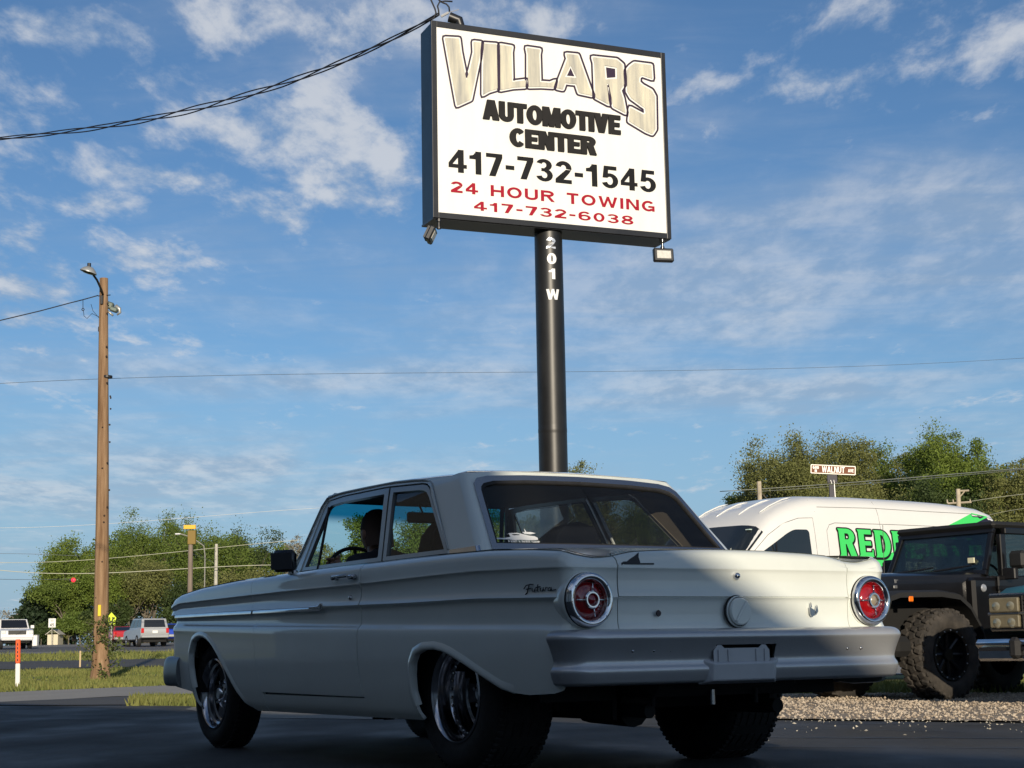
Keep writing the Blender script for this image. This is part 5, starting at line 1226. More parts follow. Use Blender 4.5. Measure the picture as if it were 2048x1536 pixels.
def tree(name, base, h, w, leaf, seed, label, dens=1., crown0=.25, size=.18, group=None, conifer=False, trunks=1, sparse=.0, cat='tree'):
    """tapered trunk, limbs and a crown of leaf clumps carried on the limbs"""
    R = np.random.default_rng(seed); t = empty(name, base, 0, label, cat, group)
    b = MB(); tips = []
    def limb(p, d, L, r, depth):
        n = 5; P = [p]; rs_ = [r]
        for i in range(n):
            d = d+Vector(R.normal(0, .16, 3)); d.z += .05*(1 if not conifer else -.3); d.normalize(); P.append(P[-1]+d*L/n); rs_.append(r*(1-.72*(i+1)/n))
        b.tube(P, rs_, 6 if depth == 0 else 4, caps=False)
        if depth >= 2 or L < h*.07: 
            tips.append((P[-1], L)); tips.append((P[3], L*.8)); return
        k = R.integers(3, 5)
        for j in range(k):
            i = int(R.integers(2, n+1)); q = P[i]; a = R.uniform(0, 6.28); dd = Vector((math.cos(a), math.sin(a), R.uniform(.15, .9))).normalized(); dd = (dd*.75+d*.5).normalized(); limb(q, dd, L*R.uniform(.5, .72), rs_[i]*.75, depth+1)
        tips.append((P[-1], L*.6))
    if conifer:
        b.tube([Vector((0, 0, 0)), Vector((0, 0, h*.98))], [h*.018, .02], 7)
        for i in range(int(46*dens)):
            z = h*(.08+.90*i/(46*dens)); L = w*.5*(1-z/h)**.8*R.uniform(.75, 1.2)+.15; a = i*2.4+R.uniform(-.3, .3); d = Vector((math.cos(a), math.sin(a), -.12))
            b.tube([Vector((0, 0, z)), Vector((0, 0, z))+d*L*.6, Vector((0, 0, z))+d*L+Vector((0, 0, .1*L))], [.05, .03, .01], 4, caps=False)
            for k in range(4): tips.append((Vector((0, 0, z))+d*L*(.3+.23*k), L*.5))
    else:
        for q in range(trunks):
            a = R.uniform(0, 6.28); th = h*R.uniform(.30, .38); off = Vector((math.cos(a), math.sin(a), 0))*(.0 if trunks == 1 else w*.10)
            lean = Vector((math.cos(a)*.15, math.sin(a)*.15, 1)).normalized() if trunks > 1 else Vector((R.normal(0, .05), R.normal(0, .05), 1)).normalized()
            P = [off, off+lean*th*.5, off+lean*th]; r0 = h*.022; b.tube([off-Vector((0, 0, .1)), off+Vector((0, 0, .25))]+P[1:], [r0*1.5, r0*1.1, r0*.95, r0*.85], 8, caps=False)
            nl = 6
            for j in range(nl):
                aa = 2*PI*j/nl+R.uniform(-.4, .4); up = R.uniform(.55, 1.5) if j else 3.0; d = Vector((math.cos(aa), math.sin(aa), up)).normalized()
                limb(P[1].lerp(P[2], R.uniform(.3, 1)), d, h*R.uniform(.28, .40), r0*.6, 0)
    tr = b.build('trunk', bark, t, smooth=True)
    T = np.array([tuple(p) for p, _ in tips]); 
    # fit the limbs' spread to the wanted crown
    if not conifer:
        hh = np.percentile(T[:, 2], 99); kz = (h*.96)/hh; ww = np.percentile(np.hypot(T[:, 0], T[:, 1]), 95); kx = (w*.46)/ww
        T = T*np.array([kx, kx, kz]); me = tr.data; co = np.zeros(len(me.vertices)*3); me.vertices.foreach_get('co', co); co = co.reshape(-1, 3); zz = np.clip((co[:, 2]-h*.2)/(h*.3), 0, 1); co *= np.c_[1+(kx-1)*zz, 1+(kx-1)*zz, np.full(len(co), 1.)*(1+(kz-1))]
        me.vertices.foreach_set('co', co.ravel()); T[:, 2] = np.maximum(T[:, 2], h*crown0)
    n_per = max(6, int(66*dens*min(3.2, (.18/size)**1.75))); V = []; 
    for i, p in enumerate(T):
        if R.random() < sparse: continue
        rad = (w*.075+.18)*(.6+.8*R.random()); k = int(n_per*(.5+R.random()))
        C = p+R.normal(0, 1, (k, 3))*rad*np.array([.52, .52, .40]); s = size*(.5+.9*R.random(k))
        A = R.normal(0, 1, (k, 3)); A /= np.linalg.norm(A, axis=1)[:, None]; Bv = np.cross(A, R.normal(0, 1, (k, 3))); Bv /= np.linalg.norm(Bv, axis=1)[:, None]
        A = A*s[:, None]*.5; Bv = Bv*s[:, None]*.38
        V.append(np.stack([C-A, C+Bv*.9-A*.1, C+A, C-Bv], 1).reshape(-1, 3))
    V = np.vstack(V); F = np.arange(len(V)).reshape(-1, 4)
    c = mesh_obj('crown', V, F, leaf, t); return t
lf_mid = leafmat('leaf_mid_green', (.080, .128, .022), (.170, .225, .048))
lf_yel = leafmat('leaf_spring_green', (.095, .145, .022), (.200, .260, .048))
lf_drk = leafmat('leaf_dark_green', (.035, .060, .018), (.080, .110, .032))
lf_olv = leafmat('leaf_olive_brown', (.120, .135, .040), (.225, .235, .080))
lf_pal = leafmat('leaf_pale_blossom', (.20, .19, .14), (.33, .31, .25))
lf_con = leafmat('needle_blue_green', (.018, .036, .018), (.040, .066, .030))
def tree_px(name, px, py_top, wpx, Y, leaf, seed, label, **kw):
    kw.setdefault('size', .17 if Y > 145 else .125)
    g = at(px, 1300, Y); z0 = hz(Y); top = at(px, py_top, Y).z; w = wpx/FPX*Y
    return tree(name, (g.x, Y, z0), top-z0, w, leaf, seed, label, **kw)
GL = 'trees beyond the highway on the left'
tree_px('shade_tree', 150, 1082, 180, 172, lf_yel, 1, 'rounded bright green tree at the left end of the tree line', group=GL, trunks=2, crown0=.12, dens=1.5)
tree_px('shade_tree', 235, 1046, 204, 178, lf_mid, 2, 'tall mid green tree directly behind the wooden utility pole', group=GL, trunks=2, crown0=.15, dens=1.5)
tree_px('shade_tree', 330, 1030, 180, 182, lf_mid, 3, 'airy green tree whose top stands above the yellow-topped sign post', group=GL, crown0=.2, dens=1.1, sparse=.15)
tree_px('shade_tree', 415, 1062, 204, 168, lf_mid, 4, 'broad green tree behind the thin pale utility pole', group=GL, trunks=2, crown0=.15, dens=1.4)
tree_px('shade_tree', 500, 1056, 180, 174, lf_drk, 5, 'darker green tree just left of the vintage sedan\'s mirror', group=GL, crown0=.2, dens=1.3, sparse=.1)
tree_px('shade_tree', 285, 1120, 168, 160, lf_olv, 6, 'low olive tree with a bare pale trunk behind the silver SUV', group=GL, crown0=.42, dens=1.0, trunks=3)
tree_px('shade_tree', 210, 1150, 144, 158, lf_yel, 7, 'low bright bushy tree at the pole, in front of the taller trees', group=GL, crown0=.05, dens=1.5)
tree_px('shade_tree', 130, 1165, 132, 160, lf_mid, 8, 'low green tree behind the speed limit sign', group=GL, crown0=.05, dens=1.4)
tree_px('pine_tree', 66, 1186, 100, 162, lf_con, 9, 'dark pine tree behind the small white-gabled shed', conifer=True, dens=1.5, cat='conifer', size=.34)
tree_px('pine_tree', 96, 1172, 90, 168, lf_con, 10, 'second dark pine, between the first pine and the green trees', conifer=True, dens=1.4, cat='conifer', size=.34)
tree_px('bare_tree', 30, 1222, 70, 175, lf_pal, 11, 'small pale leafless-looking tree at the far left', dens=.35, sparse=.5, crown0=.2, size=.16)
tree_px('shade_tree', 385, 1150, 180, 158, lf_drk, 12, 'dark low tree behind the sedan\'s front fender', group=GL, crown0=.05, dens=1.3)
tree_px('shade_tree', 470, 1140, 180, 158, lf_olv, 13, 'low olive green tree above the sedan\'s hood', group=GL, crown0=.05, dens=1.1)
tree_px('blossom_tree', 588, 1068, 60, 185, lf_pal, 14, 'pale blossoming tree just beside the sedan\'s mirror', dens=.8, sparse=.3, size=.18)
# behind the sedan, seen over its roof and through its windows
GM = 'trees seen behind the vintage sedan'
tree_px('shade_tree', 735, 1030, 108, 150, lf_mid, 15, 'round green tree seen through the sedan\'s door window', group=GM, dens=1.3)
tree_px('shade_tree', 655, 1092, 108, 160, lf_olv, 16, 'low bush tree seen at the front of the sedan\'s door window', group=GM, dens=1.0, crown0=.05)
tree_px('shade_tree', 860, 1040, 204, 150, lf_mid, 17, 'green tree seen through the sedan\'s rear side window', group=GM, dens=1.2, crown0=.1)
tree_px('shade_tree', 985, 1020, 192, 145, lf_mid, 18, 'green tree behind the left part of the sedan\'s rear window', group=GM, dens=1.2, crown0=.1)
tree_px('shade_tree', 1195, 922, 144, 120, lf_olv, 19, 'olive tree whose tip shows just above the sedan\'s roof beside the pole', group=GM, dens=1.2, crown0=.1)
tree_px('shade_tree', 1090, 990, 180, 130, lf_olv, 20, 'olive tree directly behind the black sign pole', group=GM, dens=1.2, crown0=.1)
tree_px('shade_tree', 1300, 985, 180, 135, lf_mid, 21, 'green tree behind the right part of the sedan\'s rear window', group=GM, dens=1.2, crown0=.1)
tree_px('shade_tree', 1400, 1040, 132, 140, lf_olv, 22, 'low olive tree behind the sedan\'s right roof pillar', group=GM, dens=1.0, crown0=.1)
GR = 'trees behind the white van'
tree_px('shade_tree', 1478, 992, 108, 120, lf_yel, 23, 'small light green tree left of the big trees, above the van\'s front', group=GR, dens=1.3, crown0=.1)
tree_px('shade_tree', 1530, 918, 144, 112, lf_olv, 24, 'sparse olive tree with open left side, left end of the row behind the van', group=GR, dens=.7, sparse=.25, trunks=2)
tree_px('shade_tree', 1620, 868, 204, 108, lf_olv, 25, 'tall olive brown tree behind the brown street name sign', group=GR, dens=1.3, trunks=2)
tree_px('shade_tree', 1725, 874, 180, 110, lf_olv, 26, 'olive brown tree just right of the brown street name sign', group=GR, dens=1.2, trunks=2)
tree_px('shade_tree', 1805, 888, 144, 112, lf_mid, 27, 'green tree in the middle of the row behind the van', group=GR, dens=1.2)
tree_px('shade_tree', 1900, 866, 204, 105, lf_yel, 28, 'tallest bright green tree, above the van\'s rear end', group=GR, dens=1.5, trunks=2)
tree_px('shade_tree', 1985, 925, 120, 100, lf_mid, 29, 'green tree between the tallest one and the right edge', group=GR, dens=1.1)
tree_px('shade_tree', 2060, 925, 168, 98, lf_olv, 30, 'olive tree cut by the right edge of the picture', group=GR, dens=1.2)
tree_px('shade_tree', 1680, 990, 312, 98, lf_olv, 31, 'low wide olive thicket tree just above the van\'s roof', group=GR, dens=1.5, crown0=.02, trunks=3)
tree_px('shade_tree', 1900, 985, 288, 95, lf_drk, 32, 'low dark green thicket tree behind the van\'s rear', group=GR, dens=1.5, crown0=.02, trunks=3)
# the wood behind, read as one mass of foliage down to the ground
def woodland(name, pts, Y, depth, leaf, seed, label, n, size=.30):
    R = np.random.default_rng(seed); xs = [p[0] for p in pts]; tops = [p[1] for p in pts]; px = R.uniform(xs[0], xs[-1], n); ty = np.interp(px, xs, tops); z0 = hz(Y); V = []
    Yv = Y+R.uniform(0, depth, n); X = (px-1024)/FPX*Y*1.0; ztop = np.array([at(a, b, Y).z for a, b in zip(px, ty)]); cl = np.sin(X*.9+seed)*.5+np.sin(X*2.3+1.7*seed)*.35; z = z0+(ztop-z0+cl*1.2)*R.random(n)**.75
    C = np.c_[X, Yv, z]; A = R.normal(0, 1, (n, 3)); A /= np.linalg.norm(A, axis=1)[:, None]; B = np.cross(A, R.normal(0, 1, (n, 3))); B /= np.linalg.norm(B, axis=1)[:, None]; s = size*(.5+R.random(n)); A *= s[:, None]*.5; B *= s[:, None]*.4
    V = np.stack([C-A, C+B, C+A, C-B], 1).reshape(-1, 3); o = mesh_obj(name, V, np.arange(len(V)).reshape(-1, 4), leaf); tag(o, label, None, None, 'stuff')
woodland('woodland', [(40, 1240), (80, 1165), (150, 1092), (230, 1072), (330, 1060), (450, 1080), (560, 1098), (610, 1125), (640, 1135)], 188, 8, lf_mid, 101, 'green wood filling in behind the left trees', 110000, .22)
woodland('woodland', [(600, 1110), (760, 1085), (900, 1060), (1100, 1030), (1300, 1020), (1440, 1060)], 155, 7, lf_mid, 102, 'green wood behind the vintage sedan, seen through its windows', 70000, .22)
woodland('woodland', [(1440, 1035), (1490, 985), (1560, 925), (1640, 892), (1800, 898), (1900, 892), (2000, 925), (2100, 945)], 125, 6, lf_olv, 103, 'olive green wood behind the trees at the right', 110000, .17)
# ================================================================== LEFT: POLE, POSTS, SIGNS
woodp = mat('utility_pole_wood', (.15, .085, .045), .9, col2=(.34, .225, .135), vscale=3.2, bump=.9, bscale=16, stretch=(4, 4, .22), spec=.2)
PB = ground(205, 1362); PX, PY = PB.x-.055, PB.y
pole = empty('utility_pole', (PX, PY, 0), 0, 'tall brown wooden utility pole with a street lamp, standing in the grass', 'utility pole')
ptop = at(208, 557, PY).z
b = MB(); n = 12; P = []; R_ = []
for i in range(n+1):
    z = ptop*i/n; P.append((.012*math.sin(z*.5)-.013*z, .01*math.cos(z), z)); R_.append(.185-.085*i/n)
P = [(0, 0, -.1), (0, 0, .12)]+P[1:]; R_ = [.30, .23]+R_[1:]
b.tube(P, R_, 16); b.build('shaft', woodp, pole, smooth=False, autos=40)
kn = MB(); rs = random.Random(3)
for i in range(26):
    z = rs.uniform(.8, ptop-.6); a = rs.uniform(-2.8, -.3); r = .187-.085*z/ptop; kn.tube([(math.cos(a)*(r-.01), math.sin(a)*(r-.01), z), (math.cos(a)*(r+.010), math.sin(a)*(r+.010), z)], [.026, .016], 7)
kn.build('knots', mat('knot_wood', (.035, .022, .015), .9), pole); tag(bpy.data.objects[kn and pole.children[-1].name] if 0 else [o for o in bpy.data.objects if o.parent == pole and o.name.startswith('knots')][0], kind='stuff')
def pl(px, py, dy=0.): p = at(px, py, PY+dy); return (p.x-PX, dy, p.z)
ym = MB(); x0, _, z0 = pl(199, 1233); x1, _, z1 = pl(205, 1210)
ym.box(((x0+x1)/2+.01, -.185, (z0+z1)/2), (.075, .03, z1-z0), bev=.012); ym.build('pole_marker', mat('marker_yellow', (.75, .55, .02), .5), pole)
st = MB(); st.lathe([(.118, 0), (.122, .01), (.122, .05), (.118, .06)], (0, 0, pl(207, 754)[2]-.03), 'z', 16); st.build('pole_band', dark, pole)
galv = mat('galvanised3', (.42, .43, .42), .4, .5)
arm = MB(); arm.tube([pl(206, 590, -.1), pl(203, 580, -.2), pl(194, 560, -.5), pl(186, 549, -.8)], [.028, .028, .026, .026], 8)
lamp = arm.build('lamp_arm', mat('lamp_arm_dark', (.05, .045, .04), .5, .5), pole, smooth=True)
lh = MB(); c = Vector(pl(178, 541, -.95)); lh.T = Matrix.Translation(c) @ Matrix.Rotation(.30, 4, 'Y'); lh.lathe([(0, .09), (.08, .085), (.15, .03), (.20, -.03), (.20, -.05), (.17, -.045)], (0, 0, 0), 'z', 24); lh.T = Matrix()
lh.build('lamp_head', galv, lamp, autos=40)
ll = MB(); ll.T = Matrix.Translation(c) @ Matrix.Rotation(.30, 4, 'Y'); ll.lathe([(.165, -.046), (.12, -.075), (0, -.085)], (0, 0, 0), 'z', 20); ll.T = Matrix(); ll.build('lamp_glass', mat('lamp_glass', (.10, .09, .07), .2), lamp, smooth=True)
pc = MB(); pc.lathe([(.045, 0), (.045, .09), (0, .09)], tuple(c+Vector((0, 0, .085))), 'z', 12); pc.build('photocell', dark, lamp, autos=40)
# second fitting on the pole's right side
fx = MB(); c = Vector(pl(222, 612, .1)); fx.T = Matrix.Translation(c) @ Matrix.Rotation(.35, 4, 'Y'); fx.box((-.05, 0, 0), (.22, .16, .17), bev=.03); fx.box((.10, 0, -.06), (.20, .15, .12), bev=.03); fx.T = Matrix()
fxo = fx.build('flood_fitting', mat('green_grey_metal', (.13, .16, .14), .5, .4), pole, autos=40)
f2 = MB(); f2.tube([pl(231, 612, .1), pl(239, 618, .1), pl(240, 625, .1), pl(234, 630, .1)], [.05, .045, .035, .02], 8); f2.tube([pl(213, 620, .1), pl(226, 631, .1)], .03, 6); f2.build('fitting_shade', galv, fxo, smooth=True)
kb = MB(); kb.box(pl(204, 600, -.12), (.07, .08, .22), bev=.01); kb.build('bracket_box', dark, pole)
lp = MB()
lp.tube([pl(x, y, -.05) for x, y in ((201, 648), (197, 655), (197, 662), (201, 668))], .012, 6)
lp.tube([pl(x, y, -.05) for x, y in ((166, 600), (166, 618))], .008, 5)
lp.tube([Vector(pl(166, 619, -.05))+Vector((math.cos(q)*.028, 0, math.sin(q)*.028)) for q in np.linspace(0, 2*PI, 13)[:-1]], .010, 6, closed=True)
lp.tube([pl(x, y, -.05) for x, y in ((167, 622), (168, 632), (174, 637), (184, 627), (198, 634))], .007, 5); lp.tube([pl(x, y, -.05) for x, y in ((182, 608), (186, 622), (194, 631), (202, 640))], .006, 5)
lp.tube([pl(196, 592, -.08), pl(221, 590, -.05)], .012, 6); lp.build('wire_loops', wire_m, pole, smooth=True)
wire([at(x, y, 38) for x, y in ((-40, 650), (0, 641), (80, 622), (140, 606), (164, 600))]+[at(196, 591, 37.8)], .014, 'short black service wire from the left to the top of the wooden utility pole', cat='wire')
# vine on the pole foot
V = []; F = []
R = np.random.default_rng(77)
stem = MB()
for i in range(30):
    a = R.uniform(-3.3, .3); z = abs(R.normal(.95, .5)); L = R.uniform(.15, .42) if z < 1.3 else R.uniform(.08, .2); p0 = Vector((math.cos(a)*.2, math.sin(a)*.2, max(.1, z*.8))); d = Vector((math.cos(a)*.8+R.normal(0, .3), math.sin(a)*.5, R.uniform(-.2, .9))).normalized()
    P = [p0, p0+d*L*.5, p0+d*L+Vector((0, 0, -.05))]; stem.tube(P, [.010, .007, .003], 4)
    for k in range(26):
        t = R.uniform(.1, 1.1); c = p0+d*L*t+Vector(R.normal(0, .055, 3)); s = R.uniform(.022, .048); A = Vector(R.normal(0, 1, 3)).normalized()*s; B_ = A.cross(Vector(R.normal(0, 1, 3))).normalized()*s*.7
        k0 = len(V); V += [c-A, c+B_, c+A, c-B_]; F.append((k0, k0+1, k0+2, k0+3))
vine = tag(mesh_obj('climbing_vine', V, F, leafmat('vine_leaf', (.060, .085, .020), (.14, .17, .05))), 'straggly green vine growing round the foot of the wooden utility pole', 'vine'); vine.location = (PX, PY, 0)
stem.build('stems', bark, vine)
# marker post
mb_ = ground(35, 1377); mk = empty('marker_post', (mb_.x, mb_.y, 0), 0, 'slim cable marker post, orange above and white below, in the left verge', 'marker post')
mh = at(33, 1279, mb_.y).z; zs = at(34, 1327, mb_.y).z
w1 = MB(); w1.box((0, 0, zs/2), (.085, .035, zs), bev=.012); w1.build('white_section', mat('marker_white', (.75, .74, .70), .5), mk); w2 = MB(); w2.box((0, 0, (zs+mh)/2+.002), (.088, .038, mh-zs), bev=.014); w2.build('orange_section', mat('marker_orange', (.80, .10, .015), .5), mk)
for i in range(5):
    g_l = MB(); z = mh-.09-.07*i; g_l.box((0, -.020, z), (.022, .002, .045)); g_l.build('lettering', dark, mk)
mk.rotation_euler = (0, -.02, 0)
sb2 = ground(160, 1338, .19); sk_ = MB(); sk_.box((0, 0, .25), (.05, .03, .55)); so_ = tag(sk_.build('survey_stake', mat('stake_wood', (.50, .38, .22), .8)), 'short thin wooden stake in the grass left of the utility pole', 'stake'); so_.location = (sb2.x, sb2.y, hz(sb2.y))
# speed limit sign, school sign, yellow-topped sign post, traffic light
def signpost(px, py0, py1, Y, name, label, cat):
    p = at(px, py0, Y); s = empty(name, (p.x, Y, hz(Y)), 0, label, cat); b = MB(); b.box((0, .02, (at(px, py1, Y).z-hz(Y))/2), (.06, .03, at(px, py1, Y).z-hz(Y))); b.build('post', mat('sign_post_metal', (.30, .29, .26), .6, .3), s); return s
s45 = signpost(103, 1288, 1240, 148, 'speed_limit_sign', 'white speed limit 45 sign on a thin post by the highway', 'road sign')
def sx(px, Y, s): return at(px, 1280, Y).x-s.location.x
def sz_(py, Y, s, px=100): return at(px, py, Y).z-s.location.z
x0, x1, z0, z1 = sx(96, 148, s45), sx(110.5, 148, s45), sz_(1255, 148, s45), sz_(1237, 148, s45)
b = MB(); b.box(((x0+x1)/2, -.01, (z0+z1)/2), (x1-x0, .02, z1-z0), bev=.009); pn = b.build('panel', mat('sign_white', (.75, .75, .72), .45), s45)
lettering('digit', '45', (x0+.14, z0+.08, x1-.14, z0+.38), lambda u, w, d: Vector((u, -.022-d, w)), .004, dark, s45, w=.2)
b = MB(); b.box(((x0+x1)/2, -.024, z1-.14), ((x1-x0)*.5, .003, .045)); b.build('word', mat('sign_grey', (.2, .2, .2), .5), s45); b = MB(); b.box(((x0+x1)/2, -.024, z1-.24), ((x1-x0)*.4, .003, .045)); b.build('word', MATS['sign_grey'], s45)
Ys = 96; ss = signpost(222, 1290, 1233, Ys, 'school_crossing_sign', 'fluorescent yellow green pentagon school crossing sign right of the utility pole', 'road sign')
fy = mat('fluorescent_yellow_green', (.62, .78, .03), .5)
pts = [(sx(x, Ys, ss), sz_(y, Ys, ss)) for x, y in ((213, 1238), (213, 1246), (229, 1247), (232, 1238), (222, 1227))]
b = MB(); b.prism([(a, c_) for a, c_ in pts], .02, lambda u, w, d: Vector((u, -.01-d, w))); b.build('panel', fy, ss)
for q, dxp in enumerate((218.5, 224.5)):
    b = MB(); X = sx(dxp, Ys, ss); Z = sz_(1244.5, Ys, ss); fr_ = lambda u, w, d: Vector((u, -.032-d, w))
    b.prism([(X-.02, Z), (X-.06, Z-.13), (X-.02, Z-.13), (X+.01, Z-.02), (X+.06, Z-.12), (X+.09, Z-.10), (X+.04, Z+.05), (X+.035, Z+.17), (X-.03, Z+.17), (X-.04, Z+.05)], .003, fr_)
    b.lathe([(0, -.035), (.035, -.035), (.035, -.032)], (X, 0, Z+.22), 'y', 12); b.build('pedestrian_symbol', dark, ss)
b = MB(); b.box((sx(224, Ys, ss), -.02, sz_(1251, Ys, ss)), (.36, .02, .16), bev=.008); b.build('arrow_plate', fy, ss)
b = MB(); X, Z = sx(224, Ys, ss), sz_(1251, Ys, ss); b.prism([(X-.12, Z-.03), (X-.03, Z-.03), (X-.03, Z-.06), (X+.10, Z), (X-.03, Z+.05), (X-.03, Z+.02), (X-.12, Z+.01)], .003, lambda u, w, d: Vector((u, -.032-d, w))); b.build('arrow', dark, ss)
Yy = 88; yp = empty('banner_pole', (at(379, 1250, Yy).x, Yy, hz(Yy)), 0, 'weathered wooden post carrying a brown box with a yellow board on top', 'sign post')
yh = at(379, 1085, Yy).z-hz(Yy); b = MB(); b.tube([(0, 0, 0), (0, 0, yh)], [.15, .125], 10); b.build('shaft', mat('grey_weathered_wood', (.15, .12, .10), .9, col2=(.24, .19, .155), vscale=3, stretch=(2, 2, .3)), yp)
q0, q1 = at(376, 1089, Yy), at(392.5, 1061, Yy); b = MB(); b.box(((q0.x+q1.x)/2-yp.location.x, -.05, (q0.z+q1.z)/2-yp.location.z), (q1.x-q0.x, .22, q1.z-q0.z), bev=.02); b.build('brown_box', mat('mustard_brown', (.20, .125, .015), .6), yp)
q0, q1 = at(368, 1058.5, Yy), at(392, 1050, Yy); b = MB(); b.box(((q0.x+q1.x)/2-yp.location.x, -.05, (q0.z+q1.z)/2-yp.location.z), (q1.x-q0.x, .15, q1.z-q0.z), bev=.01); b.build('yellow_board', mat('amber_board', (.80, .42, .02), .5), yp)
Yp = 104; pp = empty('power_pole', (at(430, 1250, Yp).x, Yp, hz(Yp)), 0, 'thin pale grey utility pole between the yellow board and the sedan\'s mirror', 'utility pole')
ph = at(431, 1088, Yp).z-hz(Yp); b = MB(); b.tube([(0, 0, 0), (.03, 0, ph)], [.15, .10], 10); b.build('shaft', mat('pale_pole', (.42, .40, .34), .8, var=.15, vscale=6), pp, autos=40)
b = MB()
for i in range(7): z = ph*(.45+.08*i); b.tube([(.0, -.12, z), (.0, -.19, z)], .02, 5)
b.build('climbing_pegs', dark, pp)
gy = MB(); p0 = at(427, 1127, Yp); p1 = at(386, 1100, 92); gy.tube([p0, p1], .012, 4); p1 = at(386, 1108, 92); gy.tube([at(427, 1124, Yp), p1], .010, 4); tag(gy.build('guy_wire', palew), 'pale guy wires between the thin pole and the wooden sign post', 'wire')
sl = empty('street_light', (at(356, 1068, 120).x, 120, at(356, 1068, 120).z), 0, 'small white LED street lamp head in front of the left trees', 'street lamp'); b = MB(); b.box((0, 0, 0), (.42, .3, .10), bev=.04); b.build('lamp_head', mat('lamp_white', (.8, .8, .8), .4), sl); b = MB(); b.tube([(.2, .0, .0), (1.0, .1, -.25), (1.9, .2, -.9), (2.0, .2, -1.6), (2.0, .2, -6)], .045, 6); b.build('lamp_pole', MATS['sign_post_metal'], sl)
# traffic light hung on the span wire, red lamp lit
Yt = 112; tp = at(147, 1160, Yt); tl = empty('traffic_light', tuple(tp), 0, 'horizontal traffic signal hanging from a wire with its red lamp lit', 'traffic light')
b = MB(); b.box((.0, .05, 0), (.62, .18, .20), bev=.03); b.build('housing', mat('signal_black', (.012, .012, .012), .5), tl)
for i, (xx, c_, e) in enumerate(((-.19, (.9, .02, .04), 6.), (.0, (.9, .02, .04), 6.), )[1:]):
    b = MB(); b.lathe([(0, -.07), (.13, -.055), (.145, -.03)], (xx, 0, 0), 'y', 20); b.build('red_lamp', mat('lit_red', (.7, .01, .02), .4, emit=((1, .02, .04), 2.2)), tl, smooth=True)
for xx, c_ in ((.26, (.10, .13, .02)), (-.26, (.02, .02, .02))):
    b = MB(); b.lathe([(0, -.06), (.07, -.05), (.08, -.04)], (xx, 0, 0), 'y', 14); b.build('dark_lamp', mat('unlit_%d' % (xx > 0) if 0 else ('unlit_amber' if xx > 0 else 'unlit_green'), c_, .3), tl, smooth=True)
b = MB(); b.tube([(0, .05, .1), (0, .05, at(147, 1148, Yt).z-tp.z)], .012, 4); b.build('hanger', dark, tl)
# far overhead lines
def span(pp, Y0, Y1, r, lab, m=greyw): return wire(wpath(pp, Y0, Y1), r, lab, m)
span([(-20, 769), (0, 767), (205, 755), (600, 750), (1080, 744), (1500, 738), (2068, 715)], 40, 60, .007, 'long thin grey wire crossing the whole sky behind the sign pole', mat('wire_blue_grey', (.10, .13, .17), .6))
span([(-20, 1056), (100, 1053), (300, 1042), (500, 1025), (640, 1016)], 100, 100, .014, 'pale wire above the left trees, sloping up to the right', mat('wire_bright', (.55, .58, .60), .4))
span([(-20, 1125), (200, 1118), (400, 1099), (600, 1080)], 100, 100, .016, 'pale green upper power line in front of the left trees', palew)
span([(-20, 1138), (100, 1147), (200, 1146), (330, 1140), (545, 1130)], 100, 104, .022, 'lower pale power line carrying the traffic signal', palew)
span([(-20, 1107), (60, 1108), (160, 1112)], 100, 104, .012, 'thin dark wire running to the left tree line', greyw); span([(-20, 1158), (60, 1159), (140, 1158)], 100, 110, .014, 'lowest dark wire at the far left', greyw)
span([(1440, 983), (1520, 978), (1660, 968), (1800, 958), (1920, 947), (2068, 935)], 80, 60, .022, 'upper pale power line across the right trees', palew)
span([(1500, 984), (1660, 973), (1800, 962), (1920, 951), (2068, 937)], 80, 60, .014, 'second pale power line just beneath the upper one on the right', palew)
span([(1940, 1003), (2000, 994), (2068, 986)], 80, 78, .013, 'pale wire running right from the crossarm pole', palew); span([(1960, 1035), (2010, 1023), (2068, 1015)], 80, 78, .010, 'lowest pale wire at the right edge, above the van', palew)
# crossarm pole on the right, stub pole, street name sign
Yc = 80; cx = empty('crossarm_pole', (at(1916, 1100, Yc).x, Yc, hz(Yc)), 0, 'pale utility pole with two crossarms rising behind the van\'s rear', 'utility pole')
def cl(px, py): p = at(px, py, Yc); return (p.x-cx.location.x, 0, p.z-cx.location.z)
cm = mat('pale_timber', (.42, .36, .27), .8, var=.15, vscale=5)
b = MB(); b.tube([(0, 0, 0), cl(1916, 978)], [.16, .11], 10); b.build('shaft', cm, cx, autos=40)
for P in ([cl(1895, 1007), cl(1943, 1004)], [cl(1918, 982), cl(1938, 981)]): b = MB(); b.tube(P, .045, 4); b.build('crossarm', cm, cx)
b = MB(); b.tube([cl(1918, 996), cl(1929, 983)], .03, 4); b.build('brace', cm, cx)
for x in (1895, 1907, 1941): b = MB(); b.tube([cl(x, 1006), cl(x-1, 999)], [.04, .03], 6); b.build('insulator', cm, cx)
sp = MB(); q = at(1524, 1100, 70); sp.tube([(0, 0, 0), (0, 0, at(1524, 987, 70).z)], .10, 8); o = tag(sp.build('stub_pole', cm, None, autos=40), 'short cream pole end showing above the van\'s roof', 'pole'); o.location = (q.x, 70, hz(70))
Yn = 30.; ns = empty('street_name_sign', (at(1665, 1100, Yn).x, Yn, 0), 0, 'brown street name sign reading WALNUT AVE above the white van', 'street sign')
def nl(px, py): p = at(px, py, Yn); return p.x-ns.location.x, p.z
brn = mat('sign_brown', (.15, .042, .010), .5, spec=.2)
c4 = [nl(1621, 929), nl(1711, 933), nl(1710, 950), nl(1621, 947)]
ang = math.atan2(c4[1][1]-c4[0][1], c4[1][0]-c4[0][0]); cxn = sum(p[0] for p in c4)/4; czn = sum(p[1] for p in c4)/4; wN = c4[1][0]-c4[0][0]; hN = c4[0][1]-c4[3][1]
